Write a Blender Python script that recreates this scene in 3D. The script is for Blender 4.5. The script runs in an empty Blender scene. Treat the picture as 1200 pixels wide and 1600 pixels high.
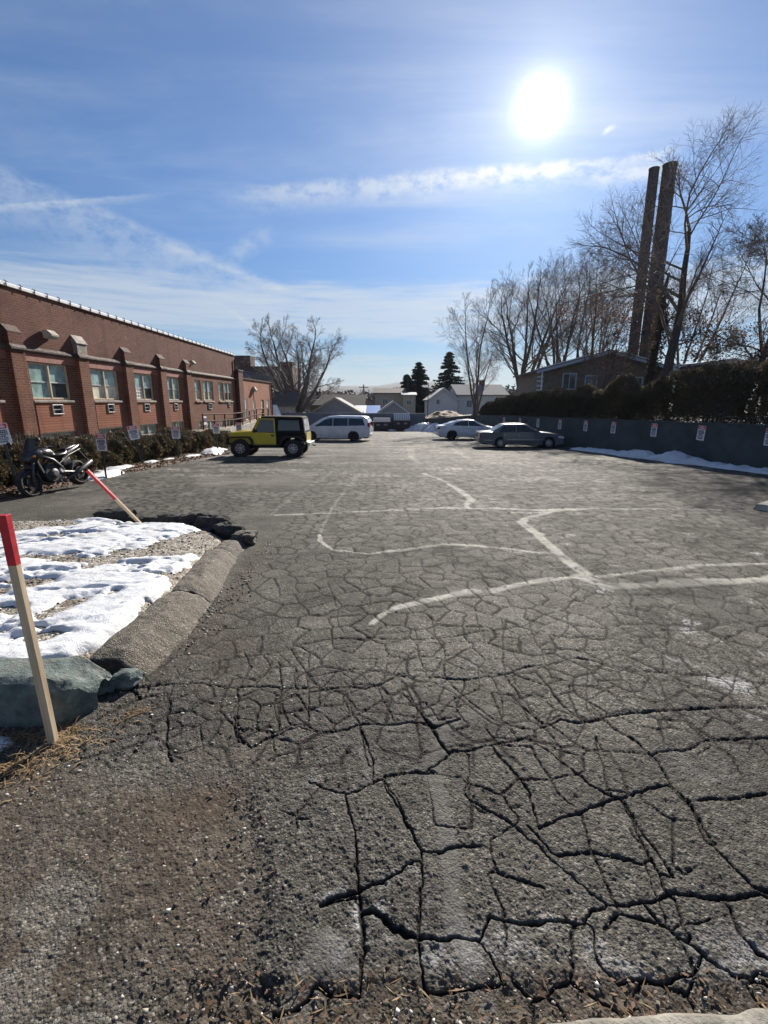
import bpy, math, random
import numpy as np
from mathutils import Vector
C = bpy.context.scene.collection
PI = math.pi
sc = bpy.context.scene

# ------------------------------------------------------------------ object helpers
def thing(name, label, cat, loc=(0, 0, 0), rotz=0.0, group=None):
    o = bpy.data.objects.new(name, None)
    C.objects.link(o)
    o.empty_display_size = 0.2
    o.location = loc
    o.rotation_euler = (0, 0, rotz)
    o['label'] = label
    o['category'] = cat
    if group: o['group'] = group
    return o

def tag(o, label, cat, group=None):
    o['label'] = label
    o['category'] = cat
    if group: o['group'] = group
    return o

def kind(o, k):
    o['kind'] = k
    return o

def dup(root, loc, rotz=0.0, label=None, scale=None, group=None):
    r = root.copy(); C.objects.link(r)
    r.location = loc; r.rotation_euler = (0, 0, rotz)
    if scale: r.scale = (scale,) * 3
    if label: r['label'] = label
    if group: r['group'] = group
    for ch in list(root.children):
        c = ch.copy(); C.objects.link(c); c.parent = r
        for g in list(ch.children):
            d = g.copy(); C.objects.link(d); d.parent = c
    return r

class MB:
    """collects faces of one mesh"""
    def __init__(s):
        s.v = []; s.f = []; s.m = []
    def add(s, vs, fs, mi=0):
        b = len(s.v)
        s.v += [tuple(p) for p in vs]
        s.f += [tuple(b + i for i in f) for f in fs]
        s.m += [mi] * len(fs)
    def box(s, c, d, rz=0.0, mi=0, ry=0.0):
        x, y, z = d[0] / 2, d[1] / 2, d[2] / 2
        vs = []
        ca, sa = math.cos(rz), math.sin(rz); cb, sb = math.cos(ry), math.sin(ry)
        for a in (-x, x):
            for b in (-y, y):
                for e in (-z, z):
                    a2, e2 = a * cb + e * sb, -a * sb + e * cb
                    vs.append((c[0] + a2 * ca - b * sa, c[1] + a2 * sa + b * ca, c[2] + e2))
        s.add(vs, [(0, 1, 3, 2), (4, 6, 7, 5), (0, 4, 5, 1), (2, 3, 7, 6), (0, 2, 6, 4), (1, 5, 7, 3)], mi)
        return s
    def quad(s, a, b, c, d, mi=0):
        s.add([a, b, c, d], [(0, 1, 2, 3)], mi); return s
    def tube(s, pts, rad, n=8, caps=True, mi=0):
        pts = [Vector(p) for p in pts]
        if not hasattr(rad, '__len__'): rad = [rad] * len(pts)
        vs = []; fs = []
        up = None
        for i, p in enumerate(pts):
            t = (pts[min(i + 1, len(pts) - 1)] - pts[max(i - 1, 0)])
            if t.length < 1e-9: t = Vector((0, 0, 1))
            t.normalize()
            if up is None:
                up = Vector((0, 0, 1)) if abs(t.z) < .9 else Vector((1, 0, 0))
            u = t.cross(up)
            if u.length < 1e-6: u = t.orthogonal()
            u.normalize(); w = u.cross(t); up = w
            for k in range(n):
                a = 2 * PI * k / n
                vs.append(p + (u * math.cos(a) + w * math.sin(a)) * rad[i])
        for i in range(len(pts) - 1):
            for k in range(n):
                k2 = (k + 1) % n
                fs.append((i * n + k, i * n + k2, (i + 1) * n + k2, (i + 1) * n + k))
        if caps:
            fs.append(tuple(range(n - 1, -1, -1)))
            fs.append(tuple((len(pts) - 1) * n + k for k in range(n)))
        s.add(vs, fs, mi); return s
    def lathe(s, prof, c=(0, 0, 0), axis='y', n=24, mi=0, caps=True):
        """prof: (offset along the axis, radius)"""
        vs = []; fs = []
        for (h, r) in prof:
            for k in range(n):
                a = 2 * PI * k / n
                p, q = r * math.cos(a), r * math.sin(a)
                if axis == 'y': v = (c[0] + p, c[1] + h, c[2] + q)
                elif axis == 'x': v = (c[0] + h, c[1] + p, c[2] + q)
                else: v = (c[0] + p, c[1] + q, c[2] + h)
                vs.append(v)
        for i in range(len(prof) - 1):
            for k in range(n):
                k2 = (k + 1) % n
                fs.append((i * n + k, i * n + k2, (i + 1) * n + k2, (i + 1) * n + k))
        if caps:
            fs.append(tuple(range(n - 1, -1, -1)))
            fs.append(tuple((len(prof) - 1) * n + k for k in range(n)))
        s.add(vs, fs, mi); return s
    def prism(s, poly, y0, y1, plane='xz', mi=0):
        """poly in (a,b); extruded along the third axis"""
        n = len(poly)
        def P(a, b, y):
            return {'xz': (a, y, b), 'xy': (a, b, y), 'yz': (y, a, b)}[plane]
        vs = [P(a, b, y0) for a, b in poly] + [P(a, b, y1) for a, b in poly]
        fs = [tuple(range(n)), tuple(range(2 * n - 1, n - 1, -1))]
        for i in range(n):
            j = (i + 1) % n
            fs.append((i, i + n, j + n, j))
        s.add(vs, fs, mi); return s
    def build(s, name, mats, parent=None, smooth=False, bevel=0.0, fix=True):
        me = bpy.data.meshes.new(name)
        me.from_pydata(s.v, [], s.f)
        if not isinstance(mats, (list, tuple)): mats = [mats]
        for m in mats: me.materials.append(m)
        if len(mats) > 1: me.polygons.foreach_set('material_index', s.m)
        if fix and len(s.f) < 60000:
            import bmesh
            bm = bmesh.new(); bm.from_mesh(me)
            bmesh.ops.recalc_face_normals(bm, faces=bm.faces)
            bm.to_mesh(me); bm.free()
        if smooth: me.polygons.foreach_set('use_smooth', [True] * len(me.polygons))
        me.update()
        o = bpy.data.objects.new(name, me)
        C.objects.link(o)
        if parent: o.parent = parent
        if bevel:
            b = o.modifiers.new('Bevel', 'BEVEL'); b.width = bevel; b.segments = 2
            b.limit_method = 'ANGLE'; b.angle_limit = math.radians(40)
        if smooth == 'auto':
            me.set_sharp_from_angle(angle=math.radians(38))
        return o

def mesh_np(name, V, F, mats, attrs=None, smooth=True, parent=None, midx=None):
    """V n x 3, F m x k (all faces the same size)"""
    V = np.ascontiguousarray(V, dtype=np.float32); F = np.ascontiguousarray(F, dtype=np.int32)
    me = bpy.data.meshes.new(name)
    n, m, k = len(V), len(F), F.shape[1]
    me.vertices.add(n); me.vertices.foreach_set('co', V.ravel())
    me.loops.add(m * k); me.loops.foreach_set('vertex_index', F.ravel())
    me.polygons.add(m); me.polygons.foreach_set('loop_start', np.arange(m, dtype=np.int32) * k)
    if not isinstance(mats, (list, tuple)): mats = [mats]
    for mt in mats: me.materials.append(mt)
    if midx is not None: me.polygons.foreach_set('material_index', np.ascontiguousarray(midx, dtype=np.int32))
    if smooth: me.polygons.foreach_set('use_smooth', np.ones(m, dtype=bool))
    me.update(calc_edges=True)
    if attrs:
        for nm, a in attrs.items():
            at = me.attributes.new(nm, 'FLOAT_COLOR', 'POINT')
            at.data.foreach_set('color', np.ascontiguousarray(a, dtype=np.float32).ravel())
    me.validate()
    o = bpy.data.objects.new(name, me); C.objects.link(o)
    if parent: o.parent = parent
    return o

# ------------------------------------------------------------------ numpy noise
_rs = np.random.RandomState(5)
_T = _rs.rand(8, 256, 256)
def vn(x, y, seed=0):
    t = _T[seed % 8]
    x = x + seed * 17.31; y = y + seed * 9.77
    xi = np.floor(x).astype(np.int64); yi = np.floor(y).astype(np.int64)
    fx = x - xi; fy = y - yi
    fx = fx * fx * (3 - 2 * fx); fy = fy * fy * (3 - 2 * fy)
    x0 = xi & 255; x1 = (xi + 1) & 255; y0 = yi & 255; y1 = (yi + 1) & 255
    a = t[x0, y0]; b = t[x1, y0]; c = t[x0, y1]; d = t[x1, y1]
    return (a + (b - a) * fx) * (1 - fy) + (c + (d - c) * fx) * fy - 0.5
def fbm(x, y, seed=0, oct=4, gain=.5):
    r = 0; a = 1.0; f = 1.0
    for i in range(oct):
        r = r + a * vn(x * f, y * f, seed + i); a *= gain; f *= 2.03
    return r
def sstep(a, b, x):
    t = np.clip((x - a) / (b - a), 0, 1)
    return t * t * (3 - 2 * t)
def seg_dist(px, py, pts):
    d = np.full(px.shape, 1e9)
    for (ax, ay), (bx, by) in zip(pts[:-1], pts[1:]):
        vx, vy = bx - ax, by - ay
        L = vx * vx + vy * vy + 1e-12
        t = np.clip(((px - ax) * vx + (py - ay) * vy) / L, 0, 1)
        dd = np.hypot(px - ax - t * vx, py - ay - t * vy)
        d = np.minimum(d, dd)
    return d
def poly_sd(px, py, poly):
    """signed distance, negative inside"""
    d = seg_dist(px, py, list(poly) + [poly[0]])
    ins = np.zeros(px.shape, bool)
    n = len(poly)
    for i in range(n):
        x0, y0 = poly[i]; x1, y1 = poly[(i + 1) % n]
        c = ((y0 > py) != (y1 > py)) & (px < (x1 - x0) * (py - y0) / (y1 - y0 + 1e-12) + x0)
        ins ^= c
    return np.where(ins, -d, d)
def grid_faces(nr, ncol):
    i = np.arange(nr - 1)[:, None] * ncol + np.arange(ncol - 1)[None, :]
    return np.stack([i, i + 1, i + ncol + 1, i + ncol], -1).reshape(-1, 4)
def gz(x, y):
    """the lot falls gently away from the street"""
    y = np.asarray(y, dtype=float)
    return np.where(y < 60, -0.03 * y, -1.8 - 0.012 * np.minimum(y - 60, 120))
def gzf(x, y): return float(gz(x, y))

# ------------------------------------------------------------------ materials
class G:
    """tiny node-graph builder"""
    def __init__(s, nt): s.nt = nt
    def n(s, t, **kw):
        nd = s.nt.nodes.new(t)
        for k, v in kw.items(): setattr(nd, k, v)
        return nd
    def put(s, sock, v):
        if isinstance(v, bpy.types.NodeSocket): s.nt.links.new(v, sock)
        elif v is not None:
            if hasattr(sock.default_value, '__len__') and not hasattr(v, '__len__'): v = (v,) * len(sock.default_value)
            if hasattr(sock.default_value, '__len__') and len(sock.default_value) == 4 and len(v) == 3: v = (*v, 1)
            sock.default_value = v
    def m(s, op, a, b=None, c=None, clamp=False):
        nd = s.n('ShaderNodeMath', operation=op, use_clamp=clamp)
        s.put(nd.inputs[0], a)
        if b is not None: s.put(nd.inputs[1], b)
        if c is not None: s.put(nd.inputs[2], c)
        return nd.outputs[0]
    def vm(s, op, a, b=None):
        nd = s.n('ShaderNodeVectorMath', operation=op)
        s.put(nd.inputs[0], a)
        if b is not None:
            s.put(nd.inputs['Scale'] if op == 'SCALE' else nd.inputs[1], b)
        return nd.outputs['Value'] if op in ('DOT_PRODUCT', 'LENGTH', 'DISTANCE') else nd.outputs[0]
    def mix(s, f, a, b, mode='MIX'):
        nd = s.n('ShaderNodeMix', data_type='RGBA', blend_type=mode)
        s.put(nd.inputs[0], f); s.put(nd.inputs[6], a); s.put(nd.inputs[7], b)
        return nd.outputs[2]
    def rng(s, v, a, b, c=0.0, d=1.0, smooth=True):
        nd = s.n('ShaderNodeMapRange', interpolation_type='SMOOTHSTEP' if smooth else 'LINEAR')
        nd.clamp = True if not smooth else nd.clamp
        for i, q in enumerate((v, a, b, c, d)): s.put(nd.inputs[i], q)
        return nd.outputs[0]
    def noise(s, vec, scale, detail=2.0, rough=.5, out=0, dist=0.0):
        nd = s.n('ShaderNodeTexNoise')
        s.put(nd.inputs['Vector'], vec); s.put(nd.inputs['Scale'], scale)
        s.put(nd.inputs['Detail'], detail); s.put(nd.inputs['Roughness'], rough); s.put(nd.inputs['Distortion'], dist)
        return nd.outputs[out]
    def voro(s, vec, scale, feature='F1', out='Distance', rnd=1.0):
        nd = s.n('ShaderNodeTexVoronoi', feature=feature)
        s.put(nd.inputs['Vector'], vec); s.put(nd.inputs['Scale'], scale); s.put(nd.inputs['Randomness'], rnd)
        return nd.outputs[out]
    def sep(s, v):
        nd = s.n('ShaderNodeSeparateXYZ'); s.put(nd.inputs[0], v); return nd.outputs
    def comb(s, x, y, z):
        nd = s.n('ShaderNodeCombineXYZ')
        for i, q in enumerate((x, y, z)): s.put(nd.inputs[i], q)
        return nd.outputs[0]
    def ramp(s, f, stops):
        nd = s.n('ShaderNodeValToRGB'); s.put(nd.inputs[0], f)
        e = nd.color_ramp.elements
        while len(e) < len(stops): e.new(.5)
        for el, (p, c) in zip(e, stops):
            el.position = p; el.color = (*c, 1) if len(c) == 3 else c
        return nd.outputs[0]
    def bump(s, h, strength=.5, dist=.01, normal=None):
        nd = s.n('ShaderNodeBump'); s.put(nd.inputs['Height'], h)
        nd.inputs['Strength'].default_value = strength; nd.inputs['Distance'].default_value = dist
        if normal is not None: s.put(nd.inputs['Normal'], normal)
        return nd.outputs[0]

def new_mat(name):
    m = bpy.data.materials.new(name); m.use_nodes = True
    nt = m.node_tree
    return m, G(nt), nt.nodes['Principled BSDF']

def tex_obj(g): return g.n('ShaderNodeTexCoord').outputs['Object']
def tex_pos(g): return g.n('ShaderNodeNewGeometry').outputs['Position']

def simple(name, col, rough=.6, metal=0.0, var=.25, vscale=6.0, bump=0.0, bscale=60.0, coat=0.0, spec=.5, dirt=None):
    """a plain surface with mottling and fine relief"""
    m, g, b = new_mat(name)
    p = tex_obj(g)
    f = g.noise(p, vscale, 5, .6)
    lo = tuple(c * (1 - var) for c in col); hi = tuple(min(1, c * (1 + var)) for c in col)
    c = g.mix(g.rng(f, .3, .7), lo, hi)
    if dirt: c = g.mix(g.m('MULTIPLY', g.rng(g.noise(p, vscale * .37, 6, .7), .45, .75), .8), c, dirt)
    g.put(b.inputs['Base Color'], c)
    g.put(b.inputs['Roughness'], g.rng(g.noise(p, vscale * 3, 3), .3, .7, max(0, rough - .1), min(1, rough + .1)))
    b.inputs['Metallic'].default_value = metal
    b.inputs['Coat Weight'].default_value = coat
    b.inputs['Coat Roughness'].default_value = .06
    b.inputs['Specular IOR Level'].default_value = spec
    if bump: g.put(b.inputs['Normal'], g.bump(g.noise(p, bscale, 4, .6), bump, .01))
    return m

def glass_mat(name, col=(.01, .013, .016), rough=.06):
    m, g, b = new_mat(name)
    p = tex_obj(g)
    g.put(b.inputs['Base Color'], g.mix(g.rng(g.noise(p, 3, 3), .35, .7), col, tuple(c * 1.8 for c in col)))
    b.inputs['Roughness'].default_value = rough
    b.inputs['Specular IOR Level'].default_value = .7
    return m

def paint(name, col, rough=.35):
    m, g, b = new_mat(name)
    p = tex_obj(g)
    f = g.noise(p, 2.2, 5, .65)
    c = g.mix(g.rng(f, .4, .7), col, tuple(x * .82 for x in col))
    z = g.sep(p)[2]
    grime = g.m('MULTIPLY', g.rng(z, .75, .15), g.rng(g.noise(p, 5, 5, .7), .3, .7))
    c = g.mix(g.m('MULTIPLY', grime, .55), c, (.16, .15, .135))
    g.put(b.inputs['Base Color'], c)
    g.put(b.inputs['Roughness'], g.m('ADD', rough, g.m('MULTIPLY', grime, .3)))
    b.inputs['Coat Weight'].default_value = .5
    b.inputs['Coat Roughness'].default_value = .08
    return m

# ------------------------------------------------------------------ sun, sky and camera
SUN_AZ, SUN_EL = math.radians(15.97), math.radians(26.84)
SUN = Vector((math.sin(SUN_AZ) * math.cos(SUN_EL), math.cos(SUN_AZ) * math.cos(SUN_EL), math.sin(SUN_EL)))

cam = bpy.data.cameras.new('camera')
cam.sensor_fit = 'HORIZONTAL'; cam.sensor_width = 36.0; cam.lens = 36.0 * 730.0 / 1200.0
cam.clip_start = .05; cam.clip_end = 9000
co = bpy.data.objects.new('camera', cam); C.objects.link(co)
co.location = (0, 0, 1.7)
co.rotation_euler = (math.radians(90 - 13.258), 0, 0)
sc.camera = co

sl = bpy.data.lights.new('sun', 'SUN'); sl.energy = 5.0; sl.angle = math.radians(.53); sl.color = (1, .93, .83)
so = bpy.data.objects.new('sun', sl); C.objects.link(so)
so.rotation_euler = (-SUN).to_track_quat('-Z', 'Y').to_euler()
so.location = (0, 0, 60)

def sky_dir(el, az):
    el, az = math.radians(el), math.radians(az)
    return Vector((math.sin(az) * math.cos(el), math.cos(az) * math.cos(el), math.sin(el)))

w = bpy.data.worlds.new('World'); sc.world = w; w.use_nodes = True
g = G(w.node_tree)
bg = w.node_tree.nodes['Background']
sky = g.n('ShaderNodeTexSky', sky_type='NISHITA')
sky.sun_disc = False; sky.sun_elevation = SUN_EL; sky.sun_rotation = SUN_AZ
sky.altitude = 50; sky.air_density = 1.0; sky.dust_density = .12; sky.ozone_density = 2.6
D = g.vm('NORMALIZE', g.n('ShaderNodeTexCoord').outputs['Generated'])
dx, dy, dz = g.sep(D)
zc = g.m('MAXIMUM', dz, .03)
plane = g.comb(g.m('DIVIDE', dx, zc), g.m('DIVIDE', dy, zc), 0.0)      # a flat cloud deck seen from below
big = g.noise(plane, .55, 6, .6)
streak = g.noise(g.vm('MULTIPLY', plane, (.35, 1.3, 1)), 1.1, 7, .62, dist=.4)
fine = g.noise(g.vm('MULTIPLY', plane, (1.5, 3.2, 1)), 2.5, 6, .65)
# thin cirrus everywhere
cir = g.m('MULTIPLY', g.rng(streak, .36, .80), g.rng(big, .34, .66))
el0 = g.m('MULTIPLY', g.m('ARCSINE', dz), 57.2958)
cover = g.m('MULTIPLY', g.m('MULTIPLY', cir, g.rng(el0, 7, 14)), .60)
def layer(mask, amount):
    global cover
    q = g.m('MULTIPLY', mask, amount)
    cover = g.m('SUBTRACT', g.m('ADD', cover, q), g.m('MULTIPLY', cover, q))
# banks of stratus lying low
el = g.m('MULTIPLY', g.m('ARCSINE', dz), 57.2958)
wob = g.m('MULTIPLY', g.m('SUBTRACT', g.noise(g.comb(g.m('MULTIPLY', dx, 2.0), g.m('MULTIPLY', el, .35), 0.0), 2.4, 5, .6), .5), 6.0)
e2 = g.m('ADD', el, wob)
bandn = g.rng(g.noise(g.comb(g.m('MULTIPLY', dx, 3.0), g.m('MULTIPLY', el, .8), 3.0), 2.2, 6, .6), .25, .6)
layer(g.m('MULTIPLY', g.m('MULTIPLY', g.rng(e2, 5.5, 8.5), g.rng(e2, 13.2, 11.2)), g.rng(bandn, 0, 1, .55, 1)), .62)
layer(g.m('MULTIPLY', g.m('MULTIPLY', g.rng(e2, .4, 2.5), g.rng(e2, 6.5, 3.8)), bandn), .55)
layer(g.rng(el, 7.0, -1.0), .45)
# condensation trails: bands along great circles
def trail(a, b, w_up, w_dn, amount, i0, i1, rag=.012, tex=1.0):
    n = a.cross(b).normalized()
    if n.z < 0: n = -n
    t = (b - a).normalized(); mid = (a + b) * .5
    L = (b - a).length
    s = g.m('SUBTRACT', g.vm('DOT_PRODUCT', D, t), mid.dot(t))
    dist = g.m('ADD', g.vm('DOT_PRODUCT', D, n), g.m('MULTIPLY', g.m('SUBTRACT', g.noise(D, 22, 5, .65), .5), rag))
    up = g.rng(dist, w_up, 0.0); dn = g.rng(dist, -w_dn, 0.0)
    m_ = g.m('MULTIPLY', up, dn)
    along = g.m('MULTIPLY', g.rng(s, -L / 2 - i0, -L / 2 + i0), g.rng(s, L / 2 + i1, L / 2 - i1))
    m_ = g.m('MULTIPLY', m_, along)
    if tex: m_ = g.m('MULTIPLY', m_, g.rng(g.noise(g.vm('MULTIPLY', D, (1, 1, 1.6)), 34, 6, .7), .3, .62, 1 - tex, 1))
    layer(m_, amount)
trail(sky_dir(19.5, -39), sky_dir(12.1, -11.4), .014, .11, .33, .05, .03)
trail(sky_dir(15.6, -24), sky_dir(11.9, -11.0), .007, .014, .38, .04, .02, tex=.5)
trail(sky_dir(9.6, -17), sky_dir(7.4, -13.6), .005, .008, .5, .02, .015, tex=.4)
trail(sky_dir(15.9, -38), sky_dir(19.0, -24.8), .004, .012, .42, .03, .06, tex=.6)
trail(sky_dir(20.6, -14), sky_dir(22.2, 20), .012, .045, .62, .10, .05, rag=.022)
trail(sky_dir(21.6, 0), sky_dir(21.7, 28), .010, .02, .62, .10, .03, rag=.03, tex=.9)
trail(sky_dir(21.2, 21), sky_dir(20.4, 29), .012, .03, .7, .03, .02, rag=.04, tex=1.0)
trail(sky_dir(14.6, -17), sky_dir(17.3, -12.6), .02, .025, .34, .03, .03, rag=.03, tex=1.0)
trail(sky_dir(24.1, 22.1), sky_dir(24.4, 23.0), .006, .006, .7, .006, .006, rag=.012, tex=.5)
# haze and glare round the sun
ca = g.vm('DOT_PRODUCT', D, tuple(SUN))
ang = g.m('MULTIPLY', g.m('ARCCOSINE', g.m('MINIMUM', ca, 1.0)), 57.2958)
cloudcol = g.mix(g.rng(el, 2, 30), (5.0, 5.4, 5.7), (4.7, 5.4, 6.3))
near = g.m('POWER', g.m('MAXIMUM', ca, 0.0), 40.0)
cloudcol = g.mix(g.m('MULTIPLY', near, .8), cloudcol, (8.0, 7.8, 7.4))
base = g.mix(1.0, sky.outputs[0], g.mix(g.rng(el, 22, 0), (.41, .59, .79), (.32, .44, .58)), 'MULTIPLY')
col = g.mix(cover, base, cloudcol)
# the sun's own disc, swollen by thin cirrus
def glow(width, amount): return g.m('MULTIPLY', g.m('POWER', 2.718, g.m('DIVIDE', ang, -width)), amount)
halo = g.m('ADD', g.m('ADD', glow(.62, 60.0), glow(2.5, 4.2)), glow(15.0, 2.8))
colh = g.vm('SCALE', (1.0, .96, .90), halo)
colf = g.vm('ADD', col, colh)
g.put(bg.inputs['Color'], colf)
bg.inputs['Strength'].default_value = .061
sc.view_settings.view_transform = 'Standard'; sc.view_settings.look = 'None'
sc.view_settings.exposure = 1.05; sc.view_settings.gamma = 1
try: sc.view_settings.use_curve_mapping = False
except Exception: pass
sc.cycles.max_bounces = 6
sc.cycles.use_denoising = True
sc.cycles.denoiser = 'OPENIMAGEDENOISE'
sc.cycles.denoising_input_passes = 'RGB_ALBEDO_NORMAL'
sc.cycles.denoising_prefilter = 'ACCURATE'
sc.cycles.volume_bounces = 0

# ------------------------------------------------------------------ materials of the setting
def asphalt_mat():
    m, g, b = new_mat('old_asphalt')
    p = tex_obj(g)
    An = g.n('ShaderNodeVertexColor', layer_name='surf'); A = An.outputs[0]; tone = An.outputs[1]
    a = g.n('ShaderNodeSeparateColor'); g.put(a.inputs[0], A)
    crack, salt, dirt = a.outputs[0], a.outputs[1], a.outputs[2]
    B = g.n('ShaderNodeVertexColor', layer_name='wear').outputs[0]
    c = g.n('ShaderNodeSeparateColor'); g.put(c.inputs[0], B)
    seal, dark, smooth_ = c.outputs[0], c.outputs[1], c.outputs[2]
    # stones in the binder
    v = g.n('ShaderNodeTexVoronoi', feature='F1'); g.put(v.inputs['Vector'], p); g.put(v.inputs['Scale'], 105.0)
    cell = g.sep(v.outputs['Color'])[0]; dist = v.outputs['Distance']
    v2 = g.n('ShaderNodeTexVoronoi', feature='F1'); g.put(v2.inputs['Vector'], p); g.put(v2.inputs['Scale'], 47.0)
    cell2 = g.sep(v2.outputs['Color'])[1]
    stone = g.ramp(cell, [(0.0, (.028, .027, .025)), (.42, (.066, .063, .057)), (.76, (.132, .126, .112)), (.93, (.24, .23, .21)), (1.0, (.41, .40, .37))])
    stone2 = g.ramp(cell2, [(0.0, (.040, .038, .034)), (.6, (.093, .088, .077)), (.92, (.18, .17, .15)), (1.0, (.29, .28, .25))])
    base = g.mix(.42, stone, stone2)
    gaps = g.rng(dist, .45, .75)
    base = g.mix(g.m('MULTIPLY', gaps, .55), base, (.03, .029, .028))
    # broad mottling: bleached and oily areas, tyre-polished streaks
    big = g.noise(p, .55, 6, .62)
    med = g.noise(p, 4.5, 5, .65)
    base = g.mix(g.m('MULTIPLY', g.rng(big, .35, .7), .35), base, (.165, .158, .142))
    base = g.mix(g.m('MULTIPLY', g.rng(med, .5, .75), .5), base, (.055, .051, .046))
    sx, sy, sz = g.sep(p)
    st = g.noise(g.comb(g.m('MULTIPLY', sx, .22), g.m('MULTIPLY', sy, .9), 0.0), 1.0, 6, .68)
    far = g.rng(sy, 7.0, 17.0)
    base = g.mix(g.m('MULTIPLY', g.m('MULTIPLY', g.rng(st, .42, .66), far), .8), base, (.30, .29, .27))
    st2 = g.noise(g.comb(g.m('MULTIPLY', sx, .5), g.m('MULTIPLY', sy, 1.6), 4.0), 1.0, 6, .7)
    base = g.mix(g.m('MULTIPLY', g.m('MULTIPLY', g.rng(st2, .5, .68), g.rng(sy, 4.0, 11.0)), .55), base, (.045, .042, .038))
    tv = g.rng(tone, 0, 1, .40, 1.44, smooth=False)
    base = g.mix(1.0, g.vm('SCALE', base, tv), (1.0, .972, .925), 'MULTIPLY')
    # salt bloom
    sn = g.rng(g.noise(p, 36, 5, .7), .36, .62)
    sm = g.m('MULTIPLY', salt, sn, clamp=True)
    base = g.mix(sm, base, (.50, .50, .50))
    fl = g.m('MULTIPLY', g.rng(g.noise(p, 9, 6, .75), .64, .74), g.rng(big, .4, .6))
    base = g.mix(g.m('MULTIPLY', fl, .5), base, (.42, .42, .42))
    # earth and fines
    dn = g.noise(p, 14, 6, .7)
    earth = g.ramp(dn, [(.25, (.024, .020, .016)), (.5, (.055, .044, .032)), (.75, (.125, .104, .078))])
    earth = g.mix(g.m('MULTIPLY', g.rng(cell, .88, .95), .6), earth, (.22, .20, .17))
    earth = g.mix(g.m('MULTIPLY', g.rng(g.noise(p, 2.1, 5, .6), .45, .65), .5), earth, (.070, .047, .033))
    base = g.mix(dirt, base, earth)
    # worn patching compound and line paint
    seal_c = g.mix(g.rng(g.noise(p, 30, 5, .7), .3, .7), (.47, .455, .40), (.33, .32, .28))
    base = g.mix(g.m('MULTIPLY', seal, g.rng(g.noise(p, 60, 4, .7), .25, .5)), base, seal_c)
    base = g.mix(g.m('MULTIPLY', smooth_, .6), base, g.mix(g.rng(med, .35, .65), (.105, .101, .093), (.145, .14, .13)))
    base = g.mix(g.m('MULTIPLY', dark, .75), base, (.034, .032, .030))
    base = g.mix(g.m('MULTIPLY', crack, .95, clamp=True), base, (.012, .011, .010))  # cracks: dark dirt, plus the grooves' shade put into the colour
    g.put(b.inputs['Base Color'], base)
    g.put(b.inputs['Roughness'], g.rng(med, .3, .7, .78, .95))
    b.inputs['Specular IOR Level'].default_value = .16
    h = g.m('ADD', g.m('MULTIPLY', g.m('SUBTRACT', 1.0, dist), .55), g.m('MULTIPLY', g.noise(p, 230, 3, .6), .5))
    h = g.m('ADD', h, g.m('MULTIPLY', g.noise(p, 30, 4, .7), .9))
    rough_amt = g.m('SUBTRACT', 1.0, g.m('MULTIPLY', g.m('MAXIMUM', smooth_, dirt), .6))
    g.put(b.inputs['Normal'], g.bump(g.m('MULTIPLY', h, rough_amt), 1.0, .011))
    return m
M_ASPHALT = asphalt_mat()

def ground_mat():
    m, g, b = new_mat('winter_ground')
    p = tex_obj(g)
    n1 = g.noise(p, .12, 6, .65); n2 = g.noise(p, 1.6, 6, .7)
    c = g.mix(g.rng(n1, .35, .65), (.085, .073, .052), (.10, .096, .085))
    c = g.mix(g.m('MULTIPLY', g.rng(n2, .4, .7), .6), c, (.05, .043, .032))
    sn = g.m('MULTIPLY', g.rng(g.noise(p, .35, 7, .7), .56, .62), 1.0)
    c = g.mix(sn, c, (.78, .80, .84))
    g.put(b.inputs['Base Color'], c); b.inputs['Roughness'].default_value = .9
    g.put(b.inputs['Normal'], g.bump(g.noise(p, 6, 5, .7), .5, .1))
    return m
M_GROUND = ground_mat()

def snow_mat():
    m, g, b = new_mat('old_snow')
    p = tex_obj(g)
    n = g.noise(p, 22, 6, .7)
    c = g.mix(g.rng(g.noise(p, 3.2, 5, .65), .5, .75), (.62, .635, .66), (.42, .40, .37))
    c = g.mix(g.m('MULTIPLY', g.rng(n, .58, .68), .85), c, (.24, .20, .155))
    g.put(b.inputs['Base Color'], c)
    b.inputs['Roughness'].default_value = .55
    b.inputs['Subsurface Weight'].default_value = .25
    b.inputs['Subsurface Radius'].default_value = (.04, .05, .06)
    b.inputs['Subsurface Scale'].default_value = .3
    g.put(b.inputs['Normal'], g.bump(g.m('ADD', g.noise(p, 40, 5, .7), g.m('MULTIPLY', g.noise(p, 190, 3, .6), .4)), .55, .02))
    return m
M_SNOW = snow_mat()

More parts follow.
